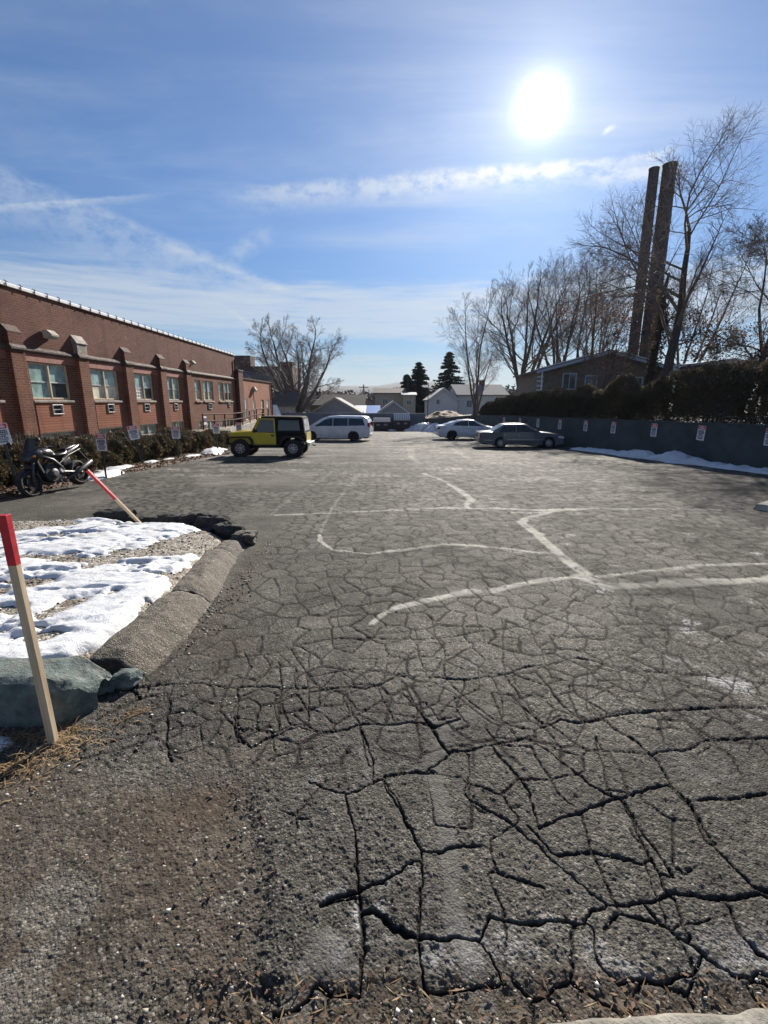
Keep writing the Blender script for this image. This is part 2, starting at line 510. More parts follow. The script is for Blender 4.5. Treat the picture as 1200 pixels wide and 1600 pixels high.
def brick_mat(name, c1, c2, mortar, stain=.5, bw=.21, bh=.072, ribs=False):
    m, g, b = new_mat(name)
    p = tex_obj(g)
    x, y, z = g.sep(p)
    uv = g.comb(g.m('ADD', y, x), z, 0.0)
    br = g.n('ShaderNodeTexBrick')
    g.put(br.inputs['Vector'], uv)
    br.inputs['Scale'].default_value = 1.0
    br.inputs['Brick Width'].default_value = bw; br.inputs['Row Height'].default_value = bh
    br.inputs['Mortar Size'].default_value = .011; br.inputs['Mortar Smooth'].default_value = .3; br.inputs['Bias'].default_value = -.1
    br.inputs['Color1'].default_value = (*c1, 1); br.inputs['Color2'].default_value = (*c2, 1); br.inputs['Mortar'].default_value = (*mortar, 1)
    col = br.outputs['Color']
    n = g.noise(p, 38, 4, .7)
    col = g.mix(g.m('MULTIPLY', g.rng(n, .35, .7), .4), col, tuple(q * .55 for q in c1))
    wide = g.noise(g.vm('MULTIPLY', p, (1, .6, 1.1)), .8, 7, .68)
    col = g.mix(g.m('MULTIPLY', g.rng(wide, .42, .72), stain), col, tuple(q * .45 for q in c1))
    ef = g.noise(g.vm('MULTIPLY', p, (1, 1.2, .5)), 2.3, 6, .7)
    col = g.mix(g.m('MULTIPLY', g.rng(ef, .6, .78), .35), col, (.42, .36, .31))
    run = g.noise(g.comb(g.m('MULTIPLY', g.m('ADD', x, y), 2.6), g.m('MULTIPLY', z, .22), 0.0), 1.0, 6, .7)
    col = g.mix(g.m('MULTIPLY', g.rng(run, .50, .70), .55), col, tuple(q * .38 for q in c1))
    g.put(b.inputs['Base Color'], col); b.inputs['Roughness'].default_value = .9; b.inputs['Specular IOR Level'].default_value = .15
    h = g.m('ADD', g.m('MULTIPLY', br.outputs['Fac'], -1.0), g.m('MULTIPLY', n, .4))
    g.put(b.inputs['Normal'], g.bump(h, .7, .012))
    return m
M_BRICK = brick_mat('red_brick', (.160, .058, .034), (.225, .086, .050), (.23, .17, .135))
M_BRICK_DARK = brick_mat('upper_red_brick', (.135, .052, .035), (.185, .074, .050), (.185, .13, .105), stain=.75)
M_BRICK_PANEL = brick_mat('orange_panel_brick', (.27, .105, .064), (.32, .135, .083), (.16, .085, .06), stain=.25, bw=2.4, bh=.085)
M_BRICK_FAR = brick_mat('brown_far_brick', (.13, .075, .06), (.16, .09, .07), (.12, .09, .08), stain=.5)
M_STONE = simple('weathered_stone', (.26, .22, .19), .85, var=.35, vscale=5, bump=.5, bscale=50, dirt=(.09, .075, .065))
M_STONE_DARK = simple('sooty_stone_band', (.060, .038, .032), .85, var=.4, vscale=6, bump=.4)
M_CONC = simple('pale_concrete', (.40, .36, .29), .9, var=.25, vscale=4, bump=.5, bscale=70, dirt=(.16, .14, .12))
M_CONC_OLD = simple('dusty_concrete', (.19, .178, .15), .9, var=.3, vscale=7, bump=.9, bscale=55, dirt=(.10, .093, .082))
M_WALLPAINT = simple('slate_painted_wall', (.050, .061, .062), .8, var=.28, vscale=.9, bump=.35, bscale=25, dirt=(.040, .052, .060))
M_BACKWALL = simple('grey_painted_block', (.13, .15, .175), .8, var=.15, vscale=1.5, bump=.3, bscale=20)
M_BLOCK = simple('teal_painted_concrete', (.085, .112, .105), .9, var=.35, vscale=14, bump=1.0, bscale=60, dirt=(.20, .185, .15))
M_BERM = None
M_METAL_BROWN = simple('brown_painted_steel', (.060, .026, .019), .85, var=.2, spec=.15)
M_METAL_GREEN = simple('dark_green_steel', (.02, .032, .03), .5, var=.2)
M_TRIM = simple('cream_painted_frame', (.45, .38, .27), .6, var=.2, vscale=9, dirt=(.26, .2, .14))
M_WHITE = simple('white_paint', (.78, .78, .77), .5, var=.05, vscale=5)
M_ALU = simple('grey_aluminium', (.48, .48, .47), .4, var=.1, metal=.5)
M_BLACK = simple('black_plastic', (.014, .014, .015), .5, var=.2)
M_RUBBER = simple('tyre_rubber', (.018, .018, .018), .85, var=.3, vscale=20)
M_CHROME = simple('bright_metal', (.62, .62, .62), .18, metal=1.0, var=.08)
M_PANE_PALE = glass_mat('blind_reflection_pane', (.19, .27, .255), .16)  # pale blinds, with the greenish reflection also put into the colour
M_PANE_CREAM = glass_mat('cream_board_pane', (.42, .40, .31), .22)
M_PANE_DARK = glass_mat('dark_pane', (.035, .045, .045), .08)
M_GLASS = glass_mat('vehicle_glass')
M_ROOF_SHINGLE = simple('brown_shingle', (.10, .085, .075), .9, var=.3, vscale=8, bump=.6, bscale=12)
M_ROOF_GREY = simple('grey_shingle', (.17, .17, .175), .9, var=.2, vscale=6, bump=.5, bscale=12)
M_SIDING_WHITE = simple('white_siding', (.52, .54, .57), .7, var=.06, vscale=3)
M_SIDING_GREY = simple('grey_siding', (.26, .265, .28), .75, var=.1, vscale=3)
M_SIDING_TAN = simple('tan_siding', (.36, .32, .25), .75, var=.12, vscale=3)
M_SIDING_BROWN = simple('brown_siding', (.15, .115, .09), .8, var=.2, vscale=3)
M_SIDING_BLUE = simple('slate_blue_siding', (.12, .16, .21), .75, var=.15, vscale=3)
M_SLATE = simple('slate_blue_roof', (.075, .085, .11), .7, var=.25, vscale=3)
M_RED = simple('red_spray_paint', (.40, .007, .017), .55, var=.15, vscale=12)
M_SIGN_RED = simple('sign_red', (.55, .035, .05), .45, var=.08)
M_SIGN_WHITE = simple('sign_white', (.72, .73, .75), .45, var=.05)
M_SIGN_INK = simple('sign_ink', (.03, .03, .05), .5, var=.1)

def wood_mat():
    m, g, b = new_mat('raw_pine')
    p = tex_obj(g)
    x, y, z = g.sep(p)
    gr = g.noise(g.comb(g.m('MULTIPLY', x, 60.0), g.m('MULTIPLY', y, 60.0), g.m('MULTIPLY', z, 3.0)), 1.0, 5, .65)
    c = g.ramp(gr, [(.25, (.30, .215, .135)), (.5, (.45, .35, .235)), (.75, (.55, .45, .325))])
    c = g.mix(g.m('MULTIPLY', g.rng(g.noise(p, 7, 5, .7), .55, .75), .45), c, (.20, .155, .11))
    g.put(b.inputs['Base Color'], c); b.inputs['Roughness'].default_value = .75
    g.put(b.inputs['Normal'], g.bump(gr, .3, .004))
    return m
M_WOOD = wood_mat()

def bark_mat(name, c):
    return simple(name, c, .9, var=.35, vscale=9, bump=.8, bscale=22)
M_BARK = bark_mat('grey_bark', (.105, .088, .075))
M_BARK_DARK = bark_mat('dark_bark', (.065, .052, .043))
M_TWIG = simple('twig_bark', (.17, .14, .118), .85, var=.25)
M_TWIG_PALE = simple('pale_twig_bark', (.205, .182, .165), .85, var=.25)

def leaf_mat(name, a, b_, c, trans=.25):
    m, g, b = new_mat(name)
    p = tex_obj(g)
    f = g.noise(p, 1.1, 3, .6); f2 = g.n('ShaderNodeNewGeometry')
    col = g.mix(g.rng(f, .35, .65), a, b_)
    col = g.mix(g.m('MULTIPLY', f2.outputs['Random Per Island'], .8), col, c)
    g.put(b.inputs['Base Color'], col); b.inputs['Roughness'].default_value = .7
    b.inputs['Specular IOR Level'].default_value = .25
    if trans:
        t = g.n('ShaderNodeBsdfTranslucent'); g.put(t.inputs['Color'], col)
        mx = g.n('ShaderNodeMixShader'); mx.inputs[0].default_value = trans
        g.nt.links.new(b.outputs[0], mx.inputs[1]); g.nt.links.new(t.outputs[0], mx.inputs[2])
        out = g.nt.nodes['Material Output']
        g.nt.links.new(mx.outputs[0], out.inputs[0])
    return m
M_HEDGE = leaf_mat('yew_leaves', (.045, .050, .022), (.088, .072, .034), (.11, .068, .038))
M_ARBOR = leaf_mat('winter_evergreen_leaves', (.062, .060, .034), (.112, .092, .056), (.092, .068, .048), .45)
M_CONIFER = leaf_mat('conifer_needles', (.018, .032, .020), (.030, .045, .026), (.024, .034, .022), .1)
M_OAKLEAF = leaf_mat('dry_oak_leaves', (.115, .062, .038), (.15, .085, .05), (.085, .05, .036), .35)
M_LITTER = leaf_mat('leaf_litter', (.12, .06, .032), (.17, .10, .058), (.07, .042, .028), .05)
M_STRAW = leaf_mat('dry_grass_blades', (.25, .165, .085), (.16, .095, .05), (.36, .26, .14), .3)
M_WOODS = leaf_mat('bare_woods', (.085, .070, .062), (.105, .085, .075), (.07, .06, .058), .1)
def pebble_mat():
    m, g, b = new_mat('mixed_pebbles')
    r = g.n('ShaderNodeNewGeometry').outputs['Random Per Island']
    g.put(b.inputs['Base Color'], g.ramp(r, [(0, (.035, .031, .027)), (.45, (.10, .088, .072)), (.75, (.24, .21, .17)), (.92, (.42, .38, .33)), (1, (.62, .60, .56))]))
    b.inputs['Roughness'].default_value = .8
    return m
M_PEBBLE = pebble_mat()

# ------------------------------------------------------------------ the ground
# the bare country round the lot, out to the horizon
def far_ground():
    xs = np.concatenate([-np.geomspace(12, 4500, 34)[::-1], np.linspace(-11, 11, 12), np.geomspace(12, 4500, 34)])
    ys = np.concatenate([-np.geomspace(3, 2500, 20)[::-1], np.linspace(-2, 62, 33), np.geomspace(64, 5000, 44)])
    X, Y = np.meshgrid(xs, ys)
    Z = gz(np.maximum(X * 0 + Y, -3), Y)
    Z = np.where(Y < -3, .09, gz(X, Y)) - .06
    V = np.stack([X, Y, Z], -1).reshape(-1, 3)
    o = mesh_np('ground', V, grid_faces(len(ys), len(xs)), M_GROUND)
    kind(o, 'structure')
far_ground()

CRACKS=[(1.4,[(0,2.72),(0.13,2.8),(0.32,2.78),(0.53,2.75),(0.73,2.79),(0.82,2.82),(0.98,2.91),(1.16,2.93),(1.38,3.02),(1.57,2.94),(1.74,2.84),(1.94,2.82),(2.14,2.79),(2.3,2.74),(2.51,2.71),(2.86,2.64)]),(1.5,[(0,2.3),(0.18,2.31),(0.29,2.26)]),(1.7,[(0.88,2.27),(1.02,2.33),(1.09,2.3),(1.21,2.33),(1.29,2.36),(1.43,2.4),(1.67,2.42),(1.91,2.44),(2.09,2.46),(2.28,2.43),(2.67,2.45)]),(1.1,[(0.12,2.6),(0.21,2.42),(0.28,2.22),(0.33,2.06),(0.51,2.11),(0.68,2.15),(0.83,2.19)]),(0.9,[(0.42,2.72),(0.51,2.54),(0.61,2.36),(0.71,2.23),(0.71,2.18)]),(0.7,[(0.73,2.76),(0.74,2.58),(0.68,2.33),(0.72,2.22)]),(1,[(0.82,2.8),(0.85,2.54),(0.88,2.28)]),(1,[(0.9,2.8),(1.06,2.68),(1.08,2.48),(1.13,2.33)]),(0.7,[(1.14,2.92),(1.11,2.76),(1.29,2.7),(1.41,2.6),(1.45,2.45)]),(0.6,[(1.43,2.92),(1.27,2.61),(1.21,2.42)]),(0.8,[(1.63,3.08),(1.6,2.92),(1.73,2.82),(1.72,2.61),(1.68,2.43)]),(0.5,[(1.93,2.84),(1.94,2.65),(1.92,2.46)]),(1.2,[(0.77,2.16),(0.86,2.07),(0.92,1.95),(0.97,1.85),(1.05,1.77),(1.08,1.77)]),(1.1,[(0.57,2.1),(0.63,1.95),(0.67,1.81),(0.66,1.71),(0.65,1.62)]),(1.5,[(0.65,1.62),(0.77,1.66),(0.91,1.72),(1.08,1.77),(1.22,1.81),(1.33,1.85)]),(1.2,[(1.29,2.27),(1.33,2.14),(1.38,2.02),(1.36,1.87),(1.37,1.75),(1.36,1.66),(1.35,1.53)]),(0.8,[(1.15,2.19),(1.11,2.07),(1.09,1.95),(1.05,1.83),(1.04,1.77)]),(0.8,[(1.14,2.07),(1.28,2.06),(1.38,2.04)]),(1.2,[(1.42,2.06),(1.59,2.09),(1.73,2.15),(1.89,2.16),(2.07,2.18),(2.4,2.16)]),(0.9,[(1.7,2.42),(1.72,2.27),(1.74,2.16)]),(0.8,[(1.96,2.43),(1.95,2.24),(1.98,2.16),(1.97,2.04),(1.96,1.85)]),(0.8,[(0.43,2.04),(0.42,1.91),(0.38,1.81),(0.41,1.71),(0.48,1.69)]),(1,[(0,1.9),(0.09,1.93),(0.19,1.93),(0.33,2.04)]),(0.9,[(0,1.87),(0.06,1.76),(0.09,1.61)]),(1,[(1.08,1.77),(1.08,1.64),(1.09,1.5),(1.09,1.4)]),(0.8,[(1.36,1.74),(1.53,1.76),(1.76,1.79),(2.06,1.79)]),(1.1,[(-0.15,3.36),(0,3.33),(0.3,3.33),(0.58,3.38),(0.86,3.47),(1.17,3.56),(1.4,3.78),(1.6,3.85),(1.83,4.15)]),(0.9,[(1.51,3.36),(1.76,3.36),(2.08,3.47),(2.34,3.48),(2.62,3.5),(2.97,3.62),(3.26,3.65)]),(0.9,[(1.19,3.15),(1.43,3.14),(1.71,3.14),(1.88,3.1),(2.09,3.06),(2.33,3.08),(2.6,3.13),(2.78,3.06)]),(0.8,[(0.41,3.78),(0.41,3.41),(0.45,3.15),(0.41,2.84),(0.42,2.72)]),(0.7,[(0.81,3.78),(0.77,3.44)]),(0.8,[(1.02,3.71),(0.97,3.47),(0.85,3.01),(0.82,2.82)]),(0.7,[(1.24,3.71),(1.18,3.36),(1.17,3.15),(1.13,2.97)]),(0.7,[(1.63,3.85),(1.53,3.53),(1.42,3.38),(1.18,3.2)]),(0.7,[(0.53,3.06),(0.63,2.97),(0.73,2.8)]),(0.8,[(0.09,2.92),(0.24,3.15),(0.29,2.88)]),(1,[(0.25,2.51),(0.31,2.33),(0.41,2.36),(0.47,2.54),(0.52,2.68)]),(0.8,[(2.5,3.06),(2.44,2.88),(2.3,2.74),(2.14,2.54),(2.09,2.46)]),(0.7,[(2.59,3.08),(2.59,2.92),(2.59,2.82)]),(0.6,[(0,2.58),(0.08,2.51),(0.12,2.6)]),(1.2,[(-0.87,2.36),(-0.79,2.16),(-0.69,2.11),(-0.61,2.19),(-0.48,2.27),(-0.37,2.23),(-0.23,2.24),(-0.14,2.28),(0,2.3),(0.18,2.31),(0.3,2.27),(0.44,2.34)]),(1,[(-0.23,2.48),(-0.14,2.3),(-0.1,2.14),(-0.05,2),(-0.05,1.88)]),(0.9,[(-0.68,2.58),(-0.63,2.39),(-0.59,2.27)]),(1.2,[(-0.35,1.87),(-0.27,1.82),(-0.18,1.79),(-0.06,1.85),(0.03,1.9),(0.16,1.94),(0.25,1.92)]),(1.1,[(-0.18,1.78),(-0.14,1.62),(-0.11,1.5),(-0.1,1.37),(-0.08,1.28),(-0.06,1.16),(-0.08,1.04)]),(1.2,[(0,1.85),(0.06,1.71),(0.11,1.59),(0.15,1.5),(0.14,1.37),(0.12,1.28),(0.11,1.2),(0.12,1.1)]),(1.4,[(0.15,1.5),(0.22,1.49),(0.3,1.52),(0.38,1.53)]),(1.3,[(-0.08,1.36),(0,1.39),(0.06,1.42),(0.12,1.46)]),(1.2,[(0.19,2.48),(0.27,2.27),(0.32,2.09),(0.34,2.05),(0.43,2.08),(0.52,2.11)]),(1.2,[(0.38,1.79),(0.44,1.72),(0.52,1.66),(0.59,1.56),(0.62,1.54)]),(1.5,[(-0.03,1.28),(0.02,1.23),(0.1,1.19),(0.17,1.18),(0.25,1.19),(0.32,1.18)]),(1.2,[(-0.23,1.3),(-0.16,1.33),(-0.09,1.35)]),(1.6,[(-0.32,0.99),(-0.25,1.01),(-0.2,1.06),(-0.16,1.04)]),(1.3,[(0.37,1.26),(0.44,1.24),(0.51,1.23),(0.57,1.24),(0.68,1.24),(0.73,1.28),(0.78,1.29)]),(1.2,[(0.71,1.22),(0.69,1.16),(0.69,1.1),(0.72,1.06),(0.78,1.06),(0.85,1.06),(0.96,1.09),(1.01,1.13)]),(1.2,[(0.94,1.27),(0.97,1.21),(1.01,1.16),(1.05,1.11),(1.09,1.08),(1.16,1.07),(1.26,1.05)]),(0.9,[(1.05,1.3),(1.02,1.22),(1.02,1.18)]),(1.1,[(1.22,1.32),(1.2,1.21),(1.21,1.15),(1.23,1.13),(1.3,1.09)]),(1.3,[(0.63,1.52),(0.65,1.46),(0.7,1.41),(0.75,1.34),(0.8,1.3),(0.89,1.3),(0.99,1.32),(1.04,1.34)]),(1.2,[(1.04,1.34),(1.09,1.33),(1.2,1.33),(1.27,1.33),(1.36,1.34),(1.39,1.33),(1.61,1.32)]),(1.3,[(1.07,1.76),(1.07,1.64),(1.05,1.52),(1.04,1.41),(1.03,1.35),(1.04,1.33)]),(1.2,[(1.37,1.95),(1.35,1.83),(1.36,1.69),(1.32,1.55),(1.34,1.45),(1.36,1.36),(1.4,1.34),(1.45,1.26)]),(0.8,[(1.38,1.74),(1.54,1.77),(1.75,1.78)]),(0.9,[(0.12,1.04),(0.24,1.05),(0.37,1.06)]),(1.4,[(-1.62,2.64),(-1.45,2.69),(-1.2,2.7),(-0.96,2.66),(-0.75,2.66),(-0.5,2.66)]),(1,[(-0.52,2.78),(-0.4,2.82),(-0.27,2.87)]),(1.5,[(-0.47,2.6),(-0.34,2.64),(-0.22,2.66),(-0.12,2.64),(0,2.72),(0.09,2.8),(0.19,2.77)]),(1.2,[(-1.65,2.33),(-1.61,2.42),(-1.49,2.56)]),(1,[(-1.35,2.63),(-1.27,2.4),(-1.17,2.16),(-1.07,1.99)]),(0.7,[(-1.52,2.12),(-1.4,2.19),(-1.2,2.24),(-1.03,2.32)]),(1,[(-0.55,3.09),(-0.52,2.8),(-0.47,2.61),(-0.43,2.32)]),(0.8,[(-0.74,2.97),(-0.66,2.67),(-0.64,2.5),(-0.58,2.25)]),(1,[(-0.93,2.61),(-0.8,2.21),(-0.74,2.13)]),(0.8,[(-0.22,2.56),(-0.19,2.42),(-0.14,2.32),(-0.13,2.23),(-0.1,2.06),(-0.07,1.97)]),(0.8,[(0.01,2.35),(0.03,2.47),(0.12,2.57),(0.2,2.56)]),(0.8,[(-0.59,4.6),(-0.48,4.16),(-0.44,3.97),(-0.29,3.85),(-0.12,3.97),(-0.19,4.52),(-0.33,4.56),(-0.58,4.52)]),(0.7,[(-0.42,3.94),(-0.38,3.53),(-0.32,3.43),(-0.15,3.48)]),(0.8,[(-0.2,2.9),(-0.05,2.85),(0.07,2.82)]),(0.7,[(-1.03,3.13),(-0.92,2.9),(-0.92,2.7)]),(0.7,[(-0.69,3.25),(-0.55,3.13),(-0.41,3.23),(-0.24,3.25),(-0.04,3.43),(0.26,3.48)])]
SEALS=[(5,[(-1.94,8),(-1,8.16),(-0.02,8.41),(1.09,8.62)]),(11,[(1.09,8.62),(2.11,8.58),(3.07,8.41),(3.84,8.62),(4.67,8.58)]),(9,[(2.34,8.16),(2.84,8.2),(3.23,8.36)]),(7,[(4.67,8.58),(5.52,8.58),(6.23,8.49)]),(7,[(1.21,14.18),(1.57,12.62),(1.78,10.78),(1.82,9.56),(1.6,8.85),(1.6,8.58)]),(2.5,[(-0.72,13.95),(0.37,14.18),(1.21,14.18)]),(7.5,[(3.23,8.49),(2.77,8),(2.4,7.7),(2.23,7.36),(2.25,6.61),(2.22,5.78),(2.22,5.21),(2.23,4.84)]),(8.5,[(2.13,4.74),(2.25,4.57),(2.34,4.46),(2.64,4.5),(3.06,4.57),(3.57,4.62),(4.11,4.71),(4.66,4.78)]),(4,[(2.33,4.74),(2.75,4.89),(3.35,5.04),(3.7,5.18),(4.52,5.21)]),(5,[(1.07,4.34),(1.44,4.53),(1.77,4.67),(2.18,4.74)]),(5.5,[(-0.55,5.78),(-0.19,5.62),(0.16,5.74),(0.78,6.04)]),(5.5,[(0.78,6.04),(1.25,5.95),(1.7,5.82),(1.95,5.68)]),(3.5,[(-0.95,6.61),(-0.87,6.23),(-0.67,5.82),(-0.54,5.72)]),(3,[(-0.97,6.75),(-0.99,8.08),(-0.96,9.45),(-0.87,12.17),(-0.72,13.95)]),(5,[(0.89,4.34),(0.55,4.16),(0.2,3.99),(-0.01,3.84),(-0.11,3.61)]),(6,[(1.41,25.6),(1.19,19.83),(1.35,16.95)]),(5,[(4.31,32.68),(3.62,22.36),(3.5,18.77),(4.15,17.28),(5.4,16.95)]),(5,[(-0.57,25.6),(1.41,25.6)]),(2,[(0.17,25.6),(0.04,21.02)]),(2,[(-1.55,15.44),(-1.92,10.64),(-2.02,8)])]


def tie_ends(cr):
    """run the loose end of a crack into the crack beside it"""
    out = []
    for i, (w_, p) in enumerate(cr):
        p = list(p)
        for end in (0, -1):
            q = p[end]; best = None
            for j, (_, o) in enumerate(cr):
                if j == i: continue
                for a, b in zip(o[:-1], o[1:]):
                    vx, vy = b[0] - a[0], b[1] - a[1]; L = vx * vx + vy * vy + 1e-12
                    t = max(0, min(1, ((q[0] - a[0]) * vx + (q[1] - a[1]) * vy) / L))
                    c = (a[0] + t * vx, a[1] + t * vy); d = math.hypot(c[0] - q[0], c[1] - q[1])
                    if best is None or d < best[0]: best = (d, c)
            if best and .004 < best[0] < .16:
                if end == 0: p.insert(0, best[1])
                else: p.append(best[1])
        out.append((w_, p))
    return out
CRACKS = tie_ends(CRACKS)

def lot_surface():
    rows_px = np.arange(1760, 672, -1.3)
    tt = math.atan(172 / 730.0)
    b = 800 - rows_px
    ry = 730 * math.cos(tt) + b * math.sin(tt); rz = -730 * math.sin(tt) + b * math.cos(tt)
    rr = -1.7 * ry / (rz + .03 * ry)
    rr = np.concatenate([[.25, .4, .52, .6, .68, .74], rr[rr > .78]])
    rr = rr[rr < 59.0]
    rr = np.concatenate([rr, [59.4]])
    az = np.radians(np.linspace(-58, 58, 1020))
    R, A = np.meshgrid(rr, az, indexing='ij')
    X = R * np.sin(A); Y = R * np.cos(A)
    x = X.ravel(); y = Y.ravel(); r = R.ravel()
    drow = np.repeat(np.gradient(rr), len(az)); dcol = r * (az[1] - az[0])
    cellsz = np.maximum(dcol, .55 * drow)
    # --- domain warp, so traced cracks run ragged
    wx = x + .016 * fbm(x * 9, y * 9, 1, 4, .6) + .006 * vn(x * 55, y * 55, 2)
    wy = y + .016 * fbm(x * 9 + 40, y * 9, 3, 4, .6) + .006 * vn(x * 55, y * 55, 4)
    crack = np.zeros_like(x); depth = np.zeros_like(x); dmin = np.full_like(x, 9.0)
    for wgt, pts in CRACKS:
        P = np.array(pts); lo = P.min(0) - .16; hi = P.max(0) + .16
        s = np.nonzero((x > lo[0]) & (x < hi[0]) & (y > lo[1]) & (y < hi[1]))[0]
        if len(s) == 0: continue
        d = seg_dist(wx[s], wy[s], pts)
        wv = .0037 * wgt ** .8 * (.65 + .8 * sstep(-.35, .45, fbm(x[s] * 5, y[s] * 5, 5, 3)))
        we = np.maximum(wv, .62 * cellsz[s])
        k = np.exp(-(d / we) ** 2)
        crack[s] = np.maximum(crack[s], k * np.minimum(1, (wv / we) ** .35))
        depth[s] = np.maximum(depth[s], k * .016 * min(1.2, wgt) * np.minimum(1, (wv / we) ** 1.3))
        dmin[s] = np.minimum(dmin[s], d)
    # --- the fine alligator net
    def net(scale, seed, jit=.85):
        u = wx * scale + .25 * fbm(x * 1.7, y * 1.7, seed, 3); v = wy * scale * .92 + .25 * fbm(x * 1.7 + 9, y * 1.7, seed + 1, 3)
        iu = np.floor(u).astype(int); iv = np.floor(v).astype(int)
        tab = np.random.RandomState(seed).rand(64, 64, 2)
        f1 = np.full_like(u, 9.0); f2 = np.full_like(u, 9.0)
        n1x = np.zeros_like(u); n1y = np.zeros_like(u); n2x = np.zeros_like(u); n2y = np.zeros_like(u); cid = np.zeros_like(u)
        for a in (-1, 0, 1):
            for c in (-1, 0, 1):
                h = tab[(iu + a) & 63, (iv + c) & 63]
                qx = iu + a + .5 + (h[:, 0] - .5) * jit; qy = iv + c + .5 + (h[:, 1] - .5) * jit
                d = np.hypot(u - qx, v - qy)
                c1 = d < f1; c2 = (d < f2) & ~c1
                f2 = np.where(c1, f1, np.where(c2, d, f2))
                n2x = np.where(c1, n1x, np.where(c2, qx, n2x)); n2y = np.where(c1, n1y, np.where(c2, qy, n2y))
                n1x = np.where(c1, qx, n1x); n1y = np.where(c1, qy, n1y)
                cid = np.where(c1, h[:, 0] + h[:, 1] * .37, cid); f1 = np.where(c1, d, f1)
        L = np.hypot(n2x - n1x, n2y - n1y) + 1e-9
        e = (f2 * f2 - f1 * f1) / (2 * L) / scale
        edgeid = (np.abs(np.sin((n1x + n2x) * 12.9898 + (n1y + n2y) * 78.233)) * 43758.5453) % 1.0
        return e, cid, edgeid
    e, cid, eid = net(4.6, 11)
    region = sstep(2.5, 3.5, y) * (1 - .8 * sstep(8.0, 17.0, r)) * sstep(-1.5, -.5, x + .25 * fbm(x, y, 6, 3) + .1 * (y - 4))
    region = region * (1 - .30 * sstep(.1, .4, fbm(x * .45, y * .45, 2, 3)))
    region = np.maximum(region, .30 * sstep(3, 5, y) * (1 - sstep(18, 34, r)) * sstep(-.2, .1, fbm(x * .3, y * .3, 4, 3)))
    region = np.maximum(region, .45 * sstep(1.75, 2.3, y) * sstep(-1.75, -1.4, x) * sstep(6.5, 4.5, y))
    wv = .0074 * (.35 + 1.1 * eid) * (.6 + .8 * sstep(-.3, .4, fbm(x * 4, y * 4, 7, 3)))
    we = np.maximum(wv, .62 * cellsz)
    k = np.exp(-(e / we) ** 2) * (eid > .10)
    crack = np.maximum(crack, k * np.minimum(1, 1.15 * (wv / we) ** .35) * sstep(.05, .25, region)); depth = np.maximum(depth, k * region * .013 * np.minimum(1, (wv / we) ** 1.5))
    e4, cid4, eid4 = net(10.5, 47)
    r4 = region * sstep(-.05, .2, fbm(x * .8, y * .8, 7, 3)) * sstep(8, 5, r)
    wv4 = .0034 * (.4 + eid4); we4 = np.maximum(wv4, .6 * cellsz)
    crack = np.maximum(crack, .85 * np.exp(-(e4 / we4) ** 2) * (wv4 / we4) ** .4 * r4 * (eid4 > .35))
    dmin = np.where(region > .35, np.minimum(dmin, e + .012), dmin)
    # hairline breaks inside the big near blocks
    e3, cid3, eid3 = net(5.2, 31)
    reg3 = sstep(3.8, 2.4, y) * sstep(-1.5, -.3, x + .6 * (y - 1.6)) * sstep(-.3, -.05, fbm(x * 1.4, y * 1.4, 3, 3))
    reg3 = reg3 * np.where(y < 2.0, sstep(-.48, -.40, x), 1.0)
    wv = .0050 * (.35 + eid3); we = np.maximum(wv, .6 * cellsz)
    k3 = np.exp(-(e3 / we) ** 2) * np.minimum(1, (wv / we) ** .7) * reg3 * (eid3 > .18)
    crack = np.maximum(crack, .9 * k3); depth = np.maximum(depth, k3 * .010)
    # long cracks farther off
    e2, cid2, eid2 = net(.55, 23, 1.0)
    wv = .010 * (.3 + eid2); we = np.maximum(wv, .6 * cellsz)
    k2 = np.exp(-(e2 / we) ** 2) * np.minimum(1, (wv / we) ** .6) * sstep(7, 12, y) * (eid2 > .3)
    crack = np.maximum(crack, .8 * k2); depth = np.maximum(depth, k2 * .012)
    # --- earth and fines over the surface at the edge of the bed and along the street
    DIRT = [(-4, 2.15), (-2.1, 2.1), (-1.75, 2.12), (-1.45, 1.98), (-1.15, 1.86), (-.90, 1.98), (-.62, 1.92), (-.52, 1.72), (-.42, 1.36), (-.335, 1.05), (-.33, .9), (-.3, .2), (-4, .2)]
    dd = poly_sd(x, y, DIRT) + .05 * fbm(x * 4, y * 4, 3, 4)
    dirt = sstep(.10, -.16, dd + .10 * fbm(x * 2.2, y * 2.2, 6, 4)) * (.72 + .6 * fbm(x * 3, y * 3, 1, 3))
    dirt = np.maximum(dirt, .55 * sstep(.35, .05, seg_dist(x, y, [(-1.2, 3.3), (-.95, 2.7), (-.75, 2.2)]) + .25 * fbm(x * 3, y * 3, 5, 4)))
    dirt = np.maximum(dirt, .8 * sstep(.22, .02, seg_dist(x, y, [(-1.50, 2.9), (-1.42, 3.6), (-1.52, 5.0), (-1.62, 6.0)]) + .06 * fbm(x * 7, y * 7, 4, 3)))
    dirt = np.maximum(dirt, .75 * sstep(1.12, 1.05, y + .06 * fbm(x * 4, y * 4, 2, 3) - .02 * x) * (x > -.6))
    dirt = np.clip(dirt, 0, 1)
    hard = sstep(.03, -.03, dd)                       # the patch stands proud of the washed-out corner
    # --- worn patching lines
    seal = np.zeros_like(x)
    for wgt, pts in SEALS:
        P = np.array(pts); lo = P.min(0) - .5; hi = P.max(0) + .5
        s = np.nonzero((x > lo[0]) & (x < hi[0]) & (y > lo[1]) & (y < hi[1]))[0]
        if len(s) == 0: continue
        d = seg_dist(x[s] + .05 * fbm(x[s] * 3, y[s] * 3, 4, 4), y[s] + .05 * fbm(x[s] * 3, y[s] * 3, 6, 4), pts)
        wv = .0085 * wgt * (.7 + .9 * (fbm(x[s] * 1.3, y[s] * 1.3, 2, 3) + .3)); wv = np.maximum(wv, .008)
        we = np.maximum(wv, .6 * cellsz[s])
